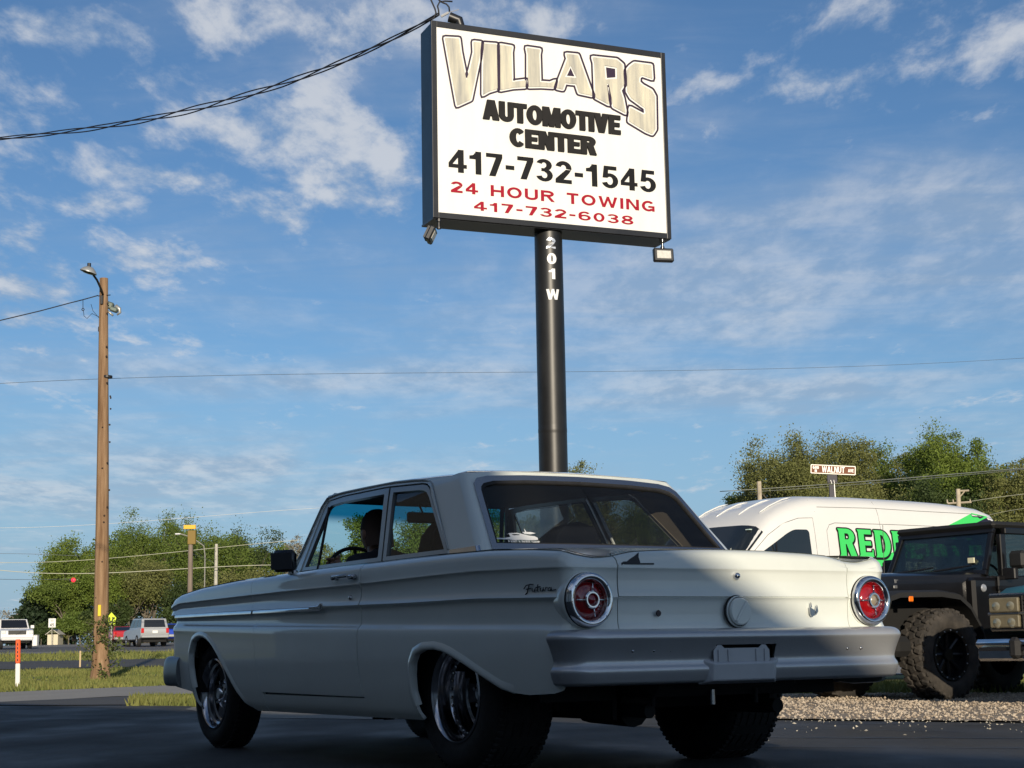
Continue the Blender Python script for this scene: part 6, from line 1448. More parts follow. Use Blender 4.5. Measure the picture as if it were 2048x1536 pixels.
def nf(u, w, d): return Vector((cxn+u*math.cos(ang)-w*math.sin(ang), -.02-d, czn+u*math.sin(ang)+w*math.cos(ang)))
b = MB(); b.prism(rounded([(-wN/2, -hN/2), (wN/2, -hN/2), (wN/2, hN/2), (-wN/2, hN/2)], .02), .006, nf); bl = b.build('blade', mat('sign_border_white', (.80, .76, .68), .4), ns)
b = MB(); b.prism(rounded([(-wN/2+.016, -hN/2+.016), (wN/2-.016, -hN/2+.016), (wN/2-.016, hN/2-.016), (-wN/2+.016, hN/2-.016)], .012), .003, lambda u, w, d: nf(u, w, .0065+d)); b.build('brown_field', brn, ns)
nf2 = lambda u, w, d: nf(u, w, .0098+d)
wt = mat('sign_letter_white', (.85, .83, .78), .4)
lettering('letter', 'WALNUT', (-wN*.25, -hN*.33, wN*.255, hN*.34), nf2, .002, wt, ns, w=.19, gap=.10)
lettering('letter', 'AVE', (wN*.33, -hN*.20, wN*.455, hN*.15), nf2, .002, wt, ns, w=.22, gap=.08); lettering('digit', '600', (-wN*.455, .0, -wN*.32, hN*.34), nf2, .002, wt, ns, w=.22, gap=.08); lettering('letter', 'N', (-wN*.41, -hN*.36, -wN*.365, -hN*.05), nf2, .002, wt, ns, w=.25)
gp_ = mat('sign_post_grey', (.060, .058, .070), .7)
b = MB(); x0, z0 = nl(1655, 966); x1, z1 = nl(1674, 949); b.box(((x0+x1)/2, .01, (z0+z1)/2), (x1-x0, .03, z1-z0), bev=.006); b.build('bracket', gp_, ns)
b = MB(); x0, z0 = nl(1661, 970); b.prism([(x0-.075, 0), (x0+.11, 0), (x0+.065, z0), (x0-.025, z0)], .05, lambda u, w, d: Vector((u, d-.02, w))); b.build('post', gp_, ns)
b = MB(); x1, z1 = nl(1668, 972); b.prism([(x1+.040, .2), (x1+.058, .2), (x1+.008, z1+.03), (x1-.006, z1+.03)], .012, lambda u, w, d: Vector((u, d-.04, w))); b.tube([(x0+.02, -.03, z0+.02), (x0+.0, -.03, z0+.09)], .007, 5); b.tube([(x0+.07, -.03, z0+.02), (x0+.06, -.03, z0+.09)], .007, 5); b.build('bright_edge', wt, ns)
# small white-gabled shed, white cabinet
Yh = 149; g0 = at(105, 1285, Yh); shd = empty('small_shed', (g0.x, Yh, hz(Yh)), 0, 'small low shed with cream gable behind the speed limit sign', 'shed'); shd.scale = (.72, .72, .62)
wS = (123-86)/FPX*Yh; b = MB(); b.box((0, 1.2, .85), (wS*.78, 2.4, 1.7)); b.build('wall', mat('cream_wall', (.60, .54, .40), .8), shd)
b = MB(); b.prism([(-wS*.56, 1.50), (0, 2.35), (wS*.56, 1.50), (wS*.50, 1.50), (0, 2.22), (-wS*.50, 1.50)], 2.8, lambda u, w, d: Vector((u, -.2+d, w))); b.build('roof', mat('roof_pale', (.45, .42, .36), .8), shd); b = MB(); b.prism([(-wS*.42, 1.52), (0, 2.18), (wS*.42, 1.52)], .1, lambda u, w, d: Vector((u, .0+d, w))); b.build('gable', mat('gable_olive', (.12, .13, .07), .9), shd)
b = MB(); b.box((0, 0, .62), (.85, .6, 1.24), bev=.04); b.box((0, 0, 1.27), (.90, .65, .06), bev=.02); o = tag(b.build('utility_cabinet', mat('cabinet_white', (.72, .72, .70), .5)), 'white utility cabinet between the white pickup and the shed', 'cabinet'); q = at(66, 1290, 140); o.location = (q.x, 140, hz(140)); o.scale = (1, 1, .72)
for i, (px, w_, h_, lf_) in enumerate(((82, 18, 1.4, lf_drk), (121, 16, .9, lf_olv), (137, 34, 1.9, lf_mid), (160, 40, 2.2, lf_mid), (188, 40, 2.4, lf_drk), (243, 34, 3.0, lf_drk), (360, 60, 2.6, lf_drk))):
    g = at(px, 1290, 153); tree('bush', (g.x, 153, hz(153)), h_*1.35, w_/FPX*153*1.5, lf_, 60+i, ['round dark bush left of the small shed', 'olive bush in front of the small shed', 'low bush right of the small shed', 'wider green bush further right of the shed', 'dark bush left of the utility pole', 'dark bush behind the red car', 'dark bush behind the sedan\'s nose'][i], dens=.9, crown0=.05, size=.22, cat='bush', group='bushes along the highway')
# ================================================================== FAR VEHICLES ON THE HIGHWAY
tyr = MATS['tyre_rubber']; dglass = mat('dark_car_glass', (.012, .014, .018), .08, spec=.8)
def simple_wheel(par, x, y, r, w, rimm_=None):
    e = empty('wheel', (x, y, r)); e.parent = par; b = MB(); s = 1 if y > 0 else -1
    b.lathe([(r*.62, 0), (r*.72, s*.02), (r*.95, s*.0), (r, -s*.03), (r, -s*(w-.03)), (r*.9, -s*w), (r*.6, -s*w)], (0, 0, 0), 'y', 24); b.build('tyre', tyr, e, autos=50)
    b = MB(); b.lathe([(r*.64, -s*.01), (r*.60, -s*.03), (r*.25, -s*.02), (0, -s*.0)], (0, 0, 0), 'y', 20)
    for k in range(5): a = k*1.2566; b.tube([(math.cos(a)*r*.2, -s*.005, math.sin(a)*r*.2), (math.cos(a)*r*.6, -s*.01, math.sin(a)*r*.6)], r*.07, 5)
    b.build('rim', rimm_ or mat('alloy_rim', (.45, .45, .47), .3, .9), e, autos=40); return e
def small_car(name, px, pyb, Y, heading, prof, glass_, L, W_, m, label, cat, wheels, r=.36, extra=None, top_in=.14):
    """prof: lower body outline (x, z) ; glass_: greenhouse outline (x, z)"""
    g = at(px, pyb, Y); c = empty(name, (g.x, Y, hz(Y)), heading, label, cat); c.scale = (1.1, 1.1, 1.12)
    hwid = W_/2
    def slabm(poly, y0, y1, inset, nm, mm):
        n = len(poly); V = []; cxm = sum(p[0] for p in poly)/n; zc = min(p[1] for p in poly)
        rings = [(-y1+inset*.0, 0), (-y1, .0), (y1, .0)]
        V = [(x, -hwid+y0, z) for x, z in poly]+[(x, hwid-y0, z) for x, z in poly]; b = MB(); b.add(V, [tuple(range(n))[::-1], tuple(range(n, 2*n))]+[(i, (i+1) % n, (i+1) % n+n, i+n) for i in range(n)])
        return b.build(nm, mm, c, autos=35, bevel=.05)
    slabm(prof, 0, 0, 0, 'body', m)
    # greenhouse: tapered roof
    x = [p[0] for p in glass_]; n = 4; (xa, za), (xb, zb), (xc, zc_), (xd, zd) = glass_   # rear base, rear top, front top, front base
    ti = top_in; b = MB(); V = [(xa, -hwid+.04, za), (xb, -hwid+ti, zb), (xc, -hwid+ti, zc_), (xd, -hwid+.06, zd), (xa, hwid-.04, za), (xb, hwid-ti, zb), (xc, hwid-ti, zc_), (xd, hwid-.06, zd)]
    b.add(V, [(0, 1, 2, 3), (7, 6, 5, 4), (0, 4, 5, 1), (1, 5, 6, 2), (2, 6, 7, 3), (3, 7, 4, 0)]); b.build('roof', m, c, bevel=.04)
    def quad_on(nm, P, off):   # dark pane a little proud of a greenhouse side
        b = MB(); A = [Vector(p) for p in P]; nrm = (A[1]-A[0]).cross(A[3]-A[0]).normalized(); ctr = sum(A, Vector())/4
        if nrm.dot(ctr-Vector(((xb+xc)/2, 0, (za+zb)/2))) < 0: nrm = -nrm
        F_ = [a+nrm*off for a in A]; B_ = [a-nrm*.02 for a in A]; b.add(F_+B_, [(0, 1, 2, 3), (0, 4, 5, 1), (1, 5, 6, 2), (2, 6, 7, 3), (3, 7, 4, 0)]); b.build(nm, dglass, c)
    def lerp2(a, b_, t): return Vector(a)*(1-t)+Vector(b_)*t
    def inset4(a, b_, c_, d, e=.10, f=.12):
        a, b_, c_, d = map(Vector, (a, b_, c_, d)); P = lambda u, v: a*(1-u)*(1-v)+b_*u*(1-v)+c_*u*v+d*(1-u)*v; return [P(e, f), P(1-e, f), P(1-e, 1-f), P(e, 1-f)]
    quad_on('rear_window', inset4(V[0], V[4], V[5], V[1], .10, .14), .012); quad_on('windscreen', inset4(V[3], V[7], V[6], V[2], .06, .08), .012)
    for s in (0, 4):
        a, b_, c_, d = V[0+s], V[3+s], V[2+s], V[1+s]; nW = 3 if L > 4.4 else 2
        for k in range(nW):
            t0, t1 = k/nW+.02, (k+1)/nW-.02
            quad_on('side_window', [lerp2(a, b_, t0).lerp(lerp2(d, c_, t0), .14), lerp2(a, b_, t1).lerp(lerp2(d, c_, t1), .14), lerp2(a, b_, t1).lerp(lerp2(d, c_, t1), .88), lerp2(a, b_, t0).lerp(lerp2(d, c_, t0), .88)], .010)
    for wx in wheels:
        for s in (-1, 1): simple_wheel(c, wx, s*(hwid+.01), r, .24)
    if extra: extra(c, hwid)
    return c
redl = mat('tail_lamp_red', (.5, .01, .01), .3); hlm = mat('head_lamp', (.7, .7, .68), .15); plw = mat('plate_white', (.75, .75, .72), .5)
def add_box(par, nm, c_, d, m, bev=.02):
    b = MB(); b.box(c_, d, bev=bev); return b.build(nm, m, par)
def rear_bits(x, z, tl, plate=True, bump=.62):
    def f(c, hw_):
        for s in (-1, 1): add_box(c, 'tail_lamp', (x, s*(hw_-.12), z), (.05, .18, tl), redl)
        if plate: add_box(c, 'number_plate', (x-.01, 0, z-.08), (.02, .34, .16), plw, .005)
        add_box(c, 'rear_bumper', (x-.03, 0, bump), (.14, hw_*2-.08, .18), mat('bumper_silver', (.40, .41, .42), .4, .4), .04); add_box(c, 'underside', (x+1.2, 0, .34), (2.4, hw_*1.6, .16), under)
    return f
Hs = CAR_A+PI/2
suvm = mat('suv_silver', (.42, .43, .44), .35, .35, coat=.6); redm = mat('car_red', (.40, .012, .02), .35, coat=.7); blum = mat('car_blue', (.01, .045, .42), .3, coat=.7); whm = mat('truck_white', (.74, .74, .73), .35, coat=.5)
small_car('silver_suv', 291, 1294, 116, PI/2+.47, [(-2.3, .55), (-2.38, .75), (-2.34, 1.12), (-.9, 1.14), (.9, 1.10), (2.1, 1.02), (2.28, .85), (2.3, .5), (1.8, .42), (-1.8, .42)], [(-2.32, 1.10), (-2.05, 1.74), (.25, 1.76), (1.0, 1.09)], 4.7, 1.84, suvm, 'silver grey SUV seen from behind on the highway, right of the red car', 'SUV', (-1.4, 1.4), .37, rear_bits(-2.38, .98, .30))
small_car('red_coupe', 237, 1294, 122, PI/2+.48, [(-2.2, .45), (-2.3, .62), (-2.26, .98), (-1.4, 1.02), (1.1, .92), (2.1, .76), (2.2, .5), (1.8, .36), (-1.8, .36)], [(-1.9, .98), (-1.1, 1.30), (.1, 1.32), (1.0, .92)], 4.3, 1.84, redm, 'red coupe seen from behind just right of the utility pole', 'car', (-1.35, 1.35), .33, rear_bits(-2.30, .86, .14, bump=.5), top_in=.26)
small_car('blue_car', 341, 1294, 124, PI/2+.45, [(-2.1, .45), (-2.2, .62), (-2.16, 1.02), (-1.4, 1.04), (1.1, .96), (2.0, .82), (2.1, .5), (1.8, .38), (-1.8, .38)], [(-2.0, 1.0), (-1.5, 1.42), (.2, 1.46), (1.0, .96)], 4.1, 1.76, blum, 'bright blue car half hidden behind the sedan\'s nose', 'car', (-1.3, 1.3), .33, rear_bits(-2.2, .86, .2))
def front_bits(c, hw_):
    add_box(c, 'grille', (2.92, 0, 1.0), (.05, 1.1, .26), mat('grille_black', (.015, .015, .015), .5)); add_box(c, 'front_bumper', (2.98, 0, .62), (.16, hw_*2-.06, .22), mat('bumper_white', (.6, .6, .6), .4), .05)
    for s in (-1, 1): add_box(c, 'headlight', (2.93, s*(hw_-.17), 1.02), (.06, .26, .20), hlm); add_box(c, 'side_mirror', (1.05, s*(hw_+.12), 1.38), (.10, .22, .20), whm)
    add_box(c, 'underside', (1.0, 0, .45), (3.6, hw_*1.6, .2), under)
small_car('white_pickup', 24, 1298, 116, -PI/2+.40, [(-2.9, .75), (-2.9, 1.25), (1.0, 1.28), (2.6, 1.20), (2.9, 1.1), (2.95, .6), (2.3, .5), (-2.5, .55)], [(-1.0, 1.26), (-.75, 1.86), (.30, 1.88), (1.15, 1.26)], 5.8, 2.0, whm, 'white pickup truck facing us on the highway at the far left', 'pickup truck', (-1.9, 1.85), .40, front_bits)
# ================================================================== RIGHT: VAN, OFF-ROADER, TEAL TRUCK (parked side by side)
FH = math.atan2(-.628, -.778)
vw = mat('van_white', (.74, .74, .72), .35, coat=.5, var=.02, vscale=1.5); vgl = mat('van_glass', (.015, .020, .024), .06, spec=.8)
van = empty('white_van', (4.17, 21.7, 0), FH, 'tall white cargo van with green lettering parked behind the black off-roader', 'van')
VW = 2.04
def vh(s): return float(np.interp(s, [-4.26, -4.22, -4.08, -3.86, -3.3, -2.8, -1.0, 0, .35, .62, .85, 1.03, 1.30, 1.60, 1.85, 2.15, 2.40, 2.52, 2.56], [2.20, 2.38, 2.50, 2.55, 2.585, 2.60, 2.59, 2.555, 2.48, 2.38, 2.26, 2.13, 1.86, 1.58, 1.40, 1.28, 1.14, .95, .70]))
def vcut(s): return float(np.interp(s, [-4.1, 1.7, 2.2, 2.45, 2.56], [0, 0, .05, .14, .30]))
def van_ring(s):
    h = vh(s); c = vcut(s); top = h; P = []
    # half section from the sill up over the roof: (inset from side, z)
    zs = [(0.06, .32), (.02, .50), (0, .8), (0, 1.2), (.01, 1.55), (.03, 1.8), (.055, 2.05), (.085, 2.25), (.125, 2.38), (.19, 2.46), (.30, 2.51), (.50, 2.54), (VW/2, 2.55)]
    k = (h-.32)/(2.55-.32)
    out = []
    for i, (a, z) in enumerate(zs):
        if h > 2.3 or True:
            zz = z if z < h-.25 else None
        zz = .32+(z-.32)*k if i > 3 else min(z, h-.1); out.append((a*(1 if k > .9 else .6+.4*k)+c, zz))
    return out
SS = list(np.linspace(-4.26, -3.6, 8))+list(np.linspace(-3.3, 0, 10))+list(np.linspace(.15, 2.56, 22)); V = []; n = 26
for s in SS:
    h = van_ring(s); ring = [(s, -a, z) for a, z in h]+[(s, -VW+a, z) for a, z in h[::-1]]; V += ring
F = [tuple(range(n))[::-1], tuple((len(SS)-1)*n+j for j in range(n))]
for i in range(len(SS)-1):
    for j in range(n): F.append((i*n+j, i*n+(j+1) % n, (i+1)*n+(j+1) % n, (i+1)*n+j))
vb = mesh_obj('body', V, F, vw, van); bm = bmesh.new(); bm.from_mesh(vb.data); bmesh.ops.recalc_face_normals(bm, faces=bm.faces); bm.to_mesh(vb.data); bm.free()
vb.data.polygons.foreach_set('use_smooth', [True]*len(vb.data.polygons)); vb.data.set_sharp_from_angle(angle=math.radians(38))
def van_side(s, z):   # inset of the side wall at a height
    R_ = van_ring(s); zz = [p[1] for p in R_]; return -float(np.interp(z, zz, [p[0] for p in R_]))
def vfn(Q):
    P = np.array([(s, van_side(s, z), z) for s, z in Q]); return P, np.tile(np.array([0, 1., 0.10]), (len(Q), 1))
def vpanel(nm, poly, m, off=.006, par=van, th=.008, holes=()): return skin_panel(nm, vfn, poly, list(holes), m, par, du=.15, dv=.10, off=off, th=th, step=.06)
vpanel('door_window', rounded([(1.20, 1.50), (1.16, 1.73), (.66, 1.99), (.52, 2.045), (.27, 2.05), (.235, 2.02), (.23, 1.50)], [0, .05, .05, .06, .05, .03, 0], 3), vgl, .004)
vb2 = MB(); vb2.box((.93, -.02, 1.68), (.018, .012, .36)); vb2.build('window_divider', dark, van)
seam = mat('panel_seam', (.16, .16, .16), .6)
def vline(pts, nm='panel_seam', w=.010):
    b = MB(); P = []
    for (a, b_) in zip(pts[:-1], pts[1:]):
        k = max(1, int(math.hypot(b_[0]-a[0], b_[1]-a[1])/.1)); P += [(a[0]+(b_[0]-a[0])*i/k, a[1]+(b_[1]-a[1])*i/k) for i in range(k)]
    P.append(pts[-1]); b.tube([(s, van_side(s, z)-.001, z) for s, z in P], w/2, 4); b.build(nm, seam, van)
vline([(1.42, 1.4), (1.30, 1.72), (1.0, 1.96), (.70, 2.12), (.40, 2.20), (.12, 2.215), (.115, .6)], 'door_seam')
vline([(.04, 2.47), (.045, 2.3)]); vline([(-1.28, 2.50), (-1.30, 1.2)]); vline([(-.02, 2.37), (-1.2, 2.40), (-2.2, 2.40), (-3.5, 2.41), (-3.9, 2.36)])
vline([(-.13, 2.05), (-.20, 2.13), (-.32, 2.16), (-1.6, 2.18), (-2.9, 2.19)]); vline([(-.13, 2.05), (-.12, 1.2)])
# roof ribs over the cab and roof
for y in (-.42, -.80, -1.22, -1.60):
    b = MB(); b.tube([(s, y, vh(s)-.012+.010) for s in np.linspace(.15, .80, 8)], [.004]+[.011]*6+[.004], 6); b.build('roof_rib', vw, van, smooth=True)
# windscreen: dark panel across the nose
V = []; F = []; ns_ = 8; nt_ = 14
for i in range(ns_+1):
    s = 1.05+(1.62-1.05)*i/ns_
    for j in range(nt_+1):
        y = -.13-(VW-.26)*j/nt_; R_ = van_ring(s); ys_ = [p[0] for p in R_]; zz = [p[1] for p in R_]; d = min(-y, VW+y)
        k = np.interp(d, ys_[4:], zz[4:]) if True else 0; V.append((s+.004, y, float(np.interp(d, [p[0] for p in R_[6:]], [p[1] for p in R_[6:]]))+.010))
for i in range(ns_):
    for j in range(nt_): a = i*(nt_+1)+j; F.append((a, a+1, a+nt_+2, a+nt_+1))
wsn = mesh_obj('windscreen', V, F, vgl, van, smooth=True)
b = MB(); b.box((1.12, -.32, vh(1.12)-.0), (.06, .07, .012)); b.build('inspection_sticker', mat('pale_sticker', (.55, .70, .66), .5), van)
for wx in (1.65, -2.6):
    for s in (-1, 1): w_ = simple_wheel(van, wx, 0, .36, .24); w_.location.y = -.03 if s > 0 else -VW+.03
b = MB(); b.box((-.8, -VW/2, .42), (6.0, VW-.3, .2)); b.build('underside', under, van)
b = MB(); b.box((2.50, -VW/2, .60), (.2, VW-.5, .35), bev=.06); b.build('front_bumper', dark, van); b = MB(); b.box((2.44, -VW/2, .98), (.08, 1.0, .22), bev=.03); b.build('grille', dark, van)
for y in (-.30, -VW+.30): b = MB(); b.box((2.32, y, 1.05), (.25, .32, .26), bev=.06); b.build('headlight', hlm, van)
for y, sg in ((.10, 1), (-VW-.10, -1)): b = MB(); b.box((1.20, y, 1.50), (.12, .18, .34), bev=.04); b.build('side_mirror', dark, van)
grn = mat('vinyl_green', (.055, .62, .13), .4); wvi = mat('vinyl_white', (.8, .8, .78), .4); nav = mat('vinyl_navy', (.014, .012, .028), .4)
def vframe(lift): return lambda u, w, d: Vector((-u, van_side(-u, w)+.004+lift+d, w))
def van_text(txt, s0, s1, z0, z1, m, lift, fn, w, h, nm='letter', grow=0., gap=.12):
    polys = text_polys(txt, -s0, z0, -s1, z1, fn=fn, w=w, h=h, gap=gap)
    for c, P in polys:
        if not P: continue
        if grow:
            Q = []
            for p in P:
                a = sum(p[i][0]*p[(i+1) % len(p)][1]-p[(i+1) % len(p)][0]*p[i][1] for i in range(len(p))); p = p if a > 0 else p[::-1]
                Q.append(p); Q += [bar(p[i][0], p[i][1], p[(i+1) % len(p)][0], p[(i+1) % len(p)][1], grow*2) for i in range(len(p)) if math.dist(p[i], p[(i+1) % len(p)]) > 1e-4]
                Q += [[(x+grow*math.cos(t), y+grow*math.sin(t)) for t in np.linspace(0, 2*PI, 7)[:-1]] for x, y in p]
            P = [[(x+.008, y-.008) for x, y in p] for p in Q]
        V, F = union_mesh(P, vframe(lift), .001); mesh_obj(nm, V, F, m, van)
for (txt, s0, s1) in (('REDEL', -.355, -2.14), ('I', -2.235, -2.305), ('N', -2.42, -2.72), ('CH', -2.85, -3.58)):
    van_text(txt, s0, s1, 1.705+(-.285-s0)*.022, 2.085+(-.285-s0)*.022, blackv, .005, slab, .26, .17, 'letter_shadow', grow=.027, gap=.16 if len(txt) > 1 else .1); van_text(txt, s0, s1, 1.705+(-.285-s0)*.022, 2.085+(-.285-s0)*.022, grn, .009, slab, .26, .17, gap=.16 if len(txt) > 1 else .1)
def vpoly(nm, pts, m, lift):
    pts = pts if sum(pts[i][0]*pts[(i+1) % len(pts)][1]-pts[(i+1) % len(pts)][0]*pts[i][1] for i in range(len(pts))) else pts
    skin_panel(nm, vfn, pts, [], m, van, du=.12, dv=.07, off=.003+lift, th=.006, step=.05)
vpoly('wrap_dark', [(-1.05, 1.0), (-1.05, 1.565), (-2.3, 1.99), (-3.56, 2.42), (-4.05, 2.36), (-4.20, 2.2), (-4.20, 1.0)], nav, .0)
vpoly('wrap_stripe', [(-.88, 1.60), (-1.05, 1.54), (-3.95, 2.385), (-3.56, 2.428)], grn, .003)
van_text('HEATING', -1.66, -2.42, 1.52, 1.66, wvi, .012, glyph, .17, .15, gap=.14)
# ---------------- black off-roader
bk = mat('offroader_black', (.006, .006, .007), .28, spec=.3, coat=.4, var=.2, vscale=4); bpl = mat('black_plastic', (.012, .012, .012), .65, bump=.2, bscale=80)
J0 = ground(1893, 1402)
JH = math.atan2(-.574, -.819)
jp = empty('black_offroader', (J0.x, J0.y, 0), JH, 'black boxy off-road vehicle with big knobbly tyres, windscreen facing us', 'off-road vehicle')
JY0, JY1 = -.15, -1.45; JC = (JY0+JY1)/2
def jbox(nm, x0, x1, y0, y1, z0, z1, m=bk, bev=.015, par=jp, autos=35):
    b = MB(); b.box(((x0+x1)/2, (y0+y1)/2, (z0+z1)/2), (abs(x1-x0), abs(y1-y0), abs(z1-z0)), bev=bev); return b.build(nm, m, par, autos=autos)
jbox('tub', -3.3, -.66, JY1, JY0, .55, 1.12, bev=.03)
# hood: tapered, crowned
hsx = [(.66, .42, 1.075), (.60, .44, 1.115), (.30, .47, 1.145), (-.3, .50, 1.16), (-.80, .58, 1.175), (-.93, .62, 1.175)]
V = []; F = []
for x, hwj, z in hsx:
    for a, dz in ((-1, -.28), (-1, -.06), (-.97, -.02), (-.88, 0), (-.5, .018), (0, .026), (.5, .018), (.88, 0), (.97, -.02), (1, -.06), (1, -.28)): V.append((x, JC+a*hwj, z+dz))
m_ = 11
for i in range(len(hsx)-1):
    for j in range(m_-1): F.append((i*m_+j, i*m_+j+1, (i+1)*m_+j+1, (i+1)*m_+j))
F.append(tuple(range(m_)))
ho_ = mesh_obj('hood', V, F, bk, jp); bm = bmesh.new(); bm.from_mesh(ho_.data); bmesh.ops.recalc_face_normals(bm, faces=bm.faces); bm.to_mesh(ho_.data); bm.free(); ho_.data.polygons.foreach_set('use_smooth', [True]*len(ho_.data.polygons)); ho_.data.set_sharp_from_angle(angle=math.radians(32))
gr = jbox('grille', .62, .70, JC-.46, JC+.46, .62, 1.05, bk, .03)
for i in range(7): jbox('grille_slot', .685, .706, JC-.27+.09*i-.025, JC-.27+.09*i+.025, .70, .98, dark, .006, gr)
for s in (-1, 1): b = MB(); b.lathe([(.09, -.02), (.09, .01), (.0, .03)], (.70, JC+s*.36, .86), 'x', 20); b.build('headlight', hlm, gr, smooth=True)
jbox('front_bumper', .78, .98, JC-.86, JC+.86, .53, .69, mat('grey_bumper_plastic', (.085, .085, .085), .5), .04)
jbox('engine_bay', -.62, .60, JC-.45, JC+.45, .50, .95, under, .01); jbox('skid_plate', -.80, .82, JC-.50, JC+.50, .33, .54, under, .04); jbox('sway_bar', .38, .62, JC-.78, JC+.80, .40, .58, under, .05)
for nm_, yy0, yy1 in (('fender_flare', -.02, -.42), ('fender_flare', JY1+.25, JY1-.16)):
    prof_ = [(.66, .86), (.62, .955), (.50, .985), (-.05, .995), (-.30, .97), (-.44, .88), (-.60, .66), (-.62, .58)]; V = []; F = []
    for x, z in prof_: V += [(x, yy0, z-.02), (x, yy0, z-.075) if 0 else (x-(.0), yy0, z-.065), (x, yy1, z-.05), (x, yy1, z+.0), (x, (yy0*.85+yy1*.15), z)]
    for i in range(len(prof_)-1):
        for j in range(5): F.append((i*5+j, i*5+(j+1) % 5, (i+1)*5+(j+1) % 5, (i+1)*5+j))
    F += [(0, 1, 2, 3, 4), tuple(len(V)-5+k for k in range(5))[::-1]]; o = mesh_obj(nm_, V, F, bpl, jp); bm = bmesh.new(); bm.from_mesh(o.data); bmesh.ops.recalc_face_normals(bm, faces=bm.faces); bm.to_mesh(o.data); bm.free(); o.data.set_sharp_from_angle(angle=math.radians(40))
jbox('inner_fender', -.62, .55, -.40, -.44, .50, .96, under, .005); jbox('inner_fender', -.62, .55, JY1+.27, JY1+.23, .50, .96, under, .005)
jbox('side_marker', .335, .395, -.015, -.03, .885, .935, mat('orange_lamp', (.75, .16, .01), .3, emit=None), .01)
bb = MB(); bb.lathe([(0, .012), (.030, .010), (.038, 0)], (-.80, JY0, 1.02), 'y', 20); bb.build('round_badge', mat('badge_silver', (.5, .52, .55), .3, .6), jp)
# windscreen frame, glass
def slant(x0, z0, x1, z1, y0, y1, w, nm, m=bk, th=.05, par=jp):
    """frame in a leaning plane between two heights with an opening"""
    d = Vector((x1-x0, 0, z1-z0)); L = d.length; d.normalize(); nn_ = Vector((d.z, 0, -d.x)); O = Vector((x0, 0, z0))
    tp_ = lambda u, v: JC+(u-JC)*(1-.075*v/L)
    fr_ = lambda u, v, q: O+Vector((0, tp_(u, v), 0))+d*v-nn_*q
    for poly in ([(y0, 0), (y1, 0), (y1, w), (y0, w)], [(y0, L-w), (y1, L-w), (y1, L), (y0, L)], [(y0, w), (y0+w, w), (y0+w, L-w), (y0, L-w)], [(y1-w, w), (y1, w), (y1, L-w), (y1-w, L-w)]):
        b = MB(); b.prism(poly, th, fr_); b.build(nm, m, par, bevel=.008)
    return fr_, L
fr_, L_ = slant(-.86, 1.15, -1.08, 1.61, JY1+.02, JY0-.02, .055, 'windscreen_frame')
jg = glass('offroader_glass', (.66, .74, .70), .03); b = MB(); b.prism([(JY1+.07, .05), (JY0-.07, .05), (JY0-.07, L_-.05), (JY1+.07, L_-.05)], .006, lambda u, v, q: fr_(u, v, .015+q)); b.build('windscreen', jg, jp)
b = MB()
for (u0, u1) in ((JC-.0, JC+.36), (JC-.55, JC-.12)): b.tube([fr_(u0, .02, -.03), fr_(u0+.02, .05, -.03), fr_(u1, .085, -.02)], .010, 6); b.tube([fr_(u0+.12, .055, -.025), fr_(u1+.1, .10, -.012)], .008, 5)
b.build('wipers', dark, jp)
b = MB(); b.box(fr_(JY0-.22, .16, .0), (.02, .07, .05)); b.build('windscreen_sticker', mat('cream_sticker', (.6, .58, .42), .5), jp)
b = MB(); b.box((-1.2, JC, 1.50), (.03, .24, .06), bev=.01); b.build('inside_mirror', dark, jp)
rf_ = jbox('hard_top', -3.30, -1.045, JY1+.03, JY0-.03, 1.60, 1.665, bpl, .03)
# side frames: door with window, rear quarter, back wall
for yy, sg in ((JY0, 1), (JY1, -1)):
    yo = yy-.02*sg
    for x0, x1, z0, z1 in ((-1.16, -1.08, 1.10, 1.54), (-2.16, -2.06, 1.10, 1.60), (-3.28, -3.18, 1.10, 1.60), (-3.18, -2.16, 1.10, 1.17), (-3.18, -2.16, 1.54, 1.60), (-2.06, -1.16, 1.54, 1.60), (-2.06, -1.16, 1.10, 1.14)):
        jbox('side_frame', x0, x1, yo-.03, yo+.03, z0, z1, bk, .008)
    jbox('side_window', -2.06, -1.16, yo-.004, yo+.004, 1.14, 1.54, jg, 0); jbox('side_window', -3.18, -2.16, yo-.004, yo+.004, 1.17, 1.54, jg, 0)
    dn = jbox('door', -2.11, -.99, yy+.012*sg-.015, yy+.012*sg+.015, .60, 1.14, bk, .012); jbox('door_handle', -2.02, -1.88, yy+.03*sg-.015, yy+.03*sg+.015, 1.02, 1.05, dark, .006, dn)
    jbox('door_hinge', -.97, -1.05, yy+.02*sg-.01, yy+.02*sg+.02, 1.0, 1.04, bk, .004, dn); jbox('door_hinge', -.97, -1.05, yy+.02*sg-.01, yy+.02*sg+.02, .70, .74, bk, .004, dn)
    mrr = jbox('side_mirror', -1.10, -1.22, yy+.06*sg, yy+.24*sg, 1.20, 1.37, bpl, .03); jbox('mirror_bracket', -1.08, -1.14, yy+.0*sg, yy+.15*sg, 1.10, 1.21, dark, .01, mrr)
for (y0, y1, z0, z1) in ((JY1, JY1+.14, 1.10, 1.60), (JY0-.14, JY0, 1.10, 1.60), (JY1+.14, JY0-.14, 1.10, 1.18), (JY1+.14, JY0-.14, 1.52, 1.60)): jbox('back_frame', -3.30, -3.24, y0, y1, z0, z1, bk, .005)
jbox('rear_window', -3.275, -3.265, JY1+.14, JY0-.14, 1.18, 1.52, jg, 0)
for y in (JC+.32, JC-.32):
    st = jbox('seat', -1.93, -1.78, y-.21, y+.21, .80, 1.22, vinyl, .06); jbox('headrest', -1.94, -1.85, y-.12, y+.12, 1.25, 1.40, vinyl, .03, st)
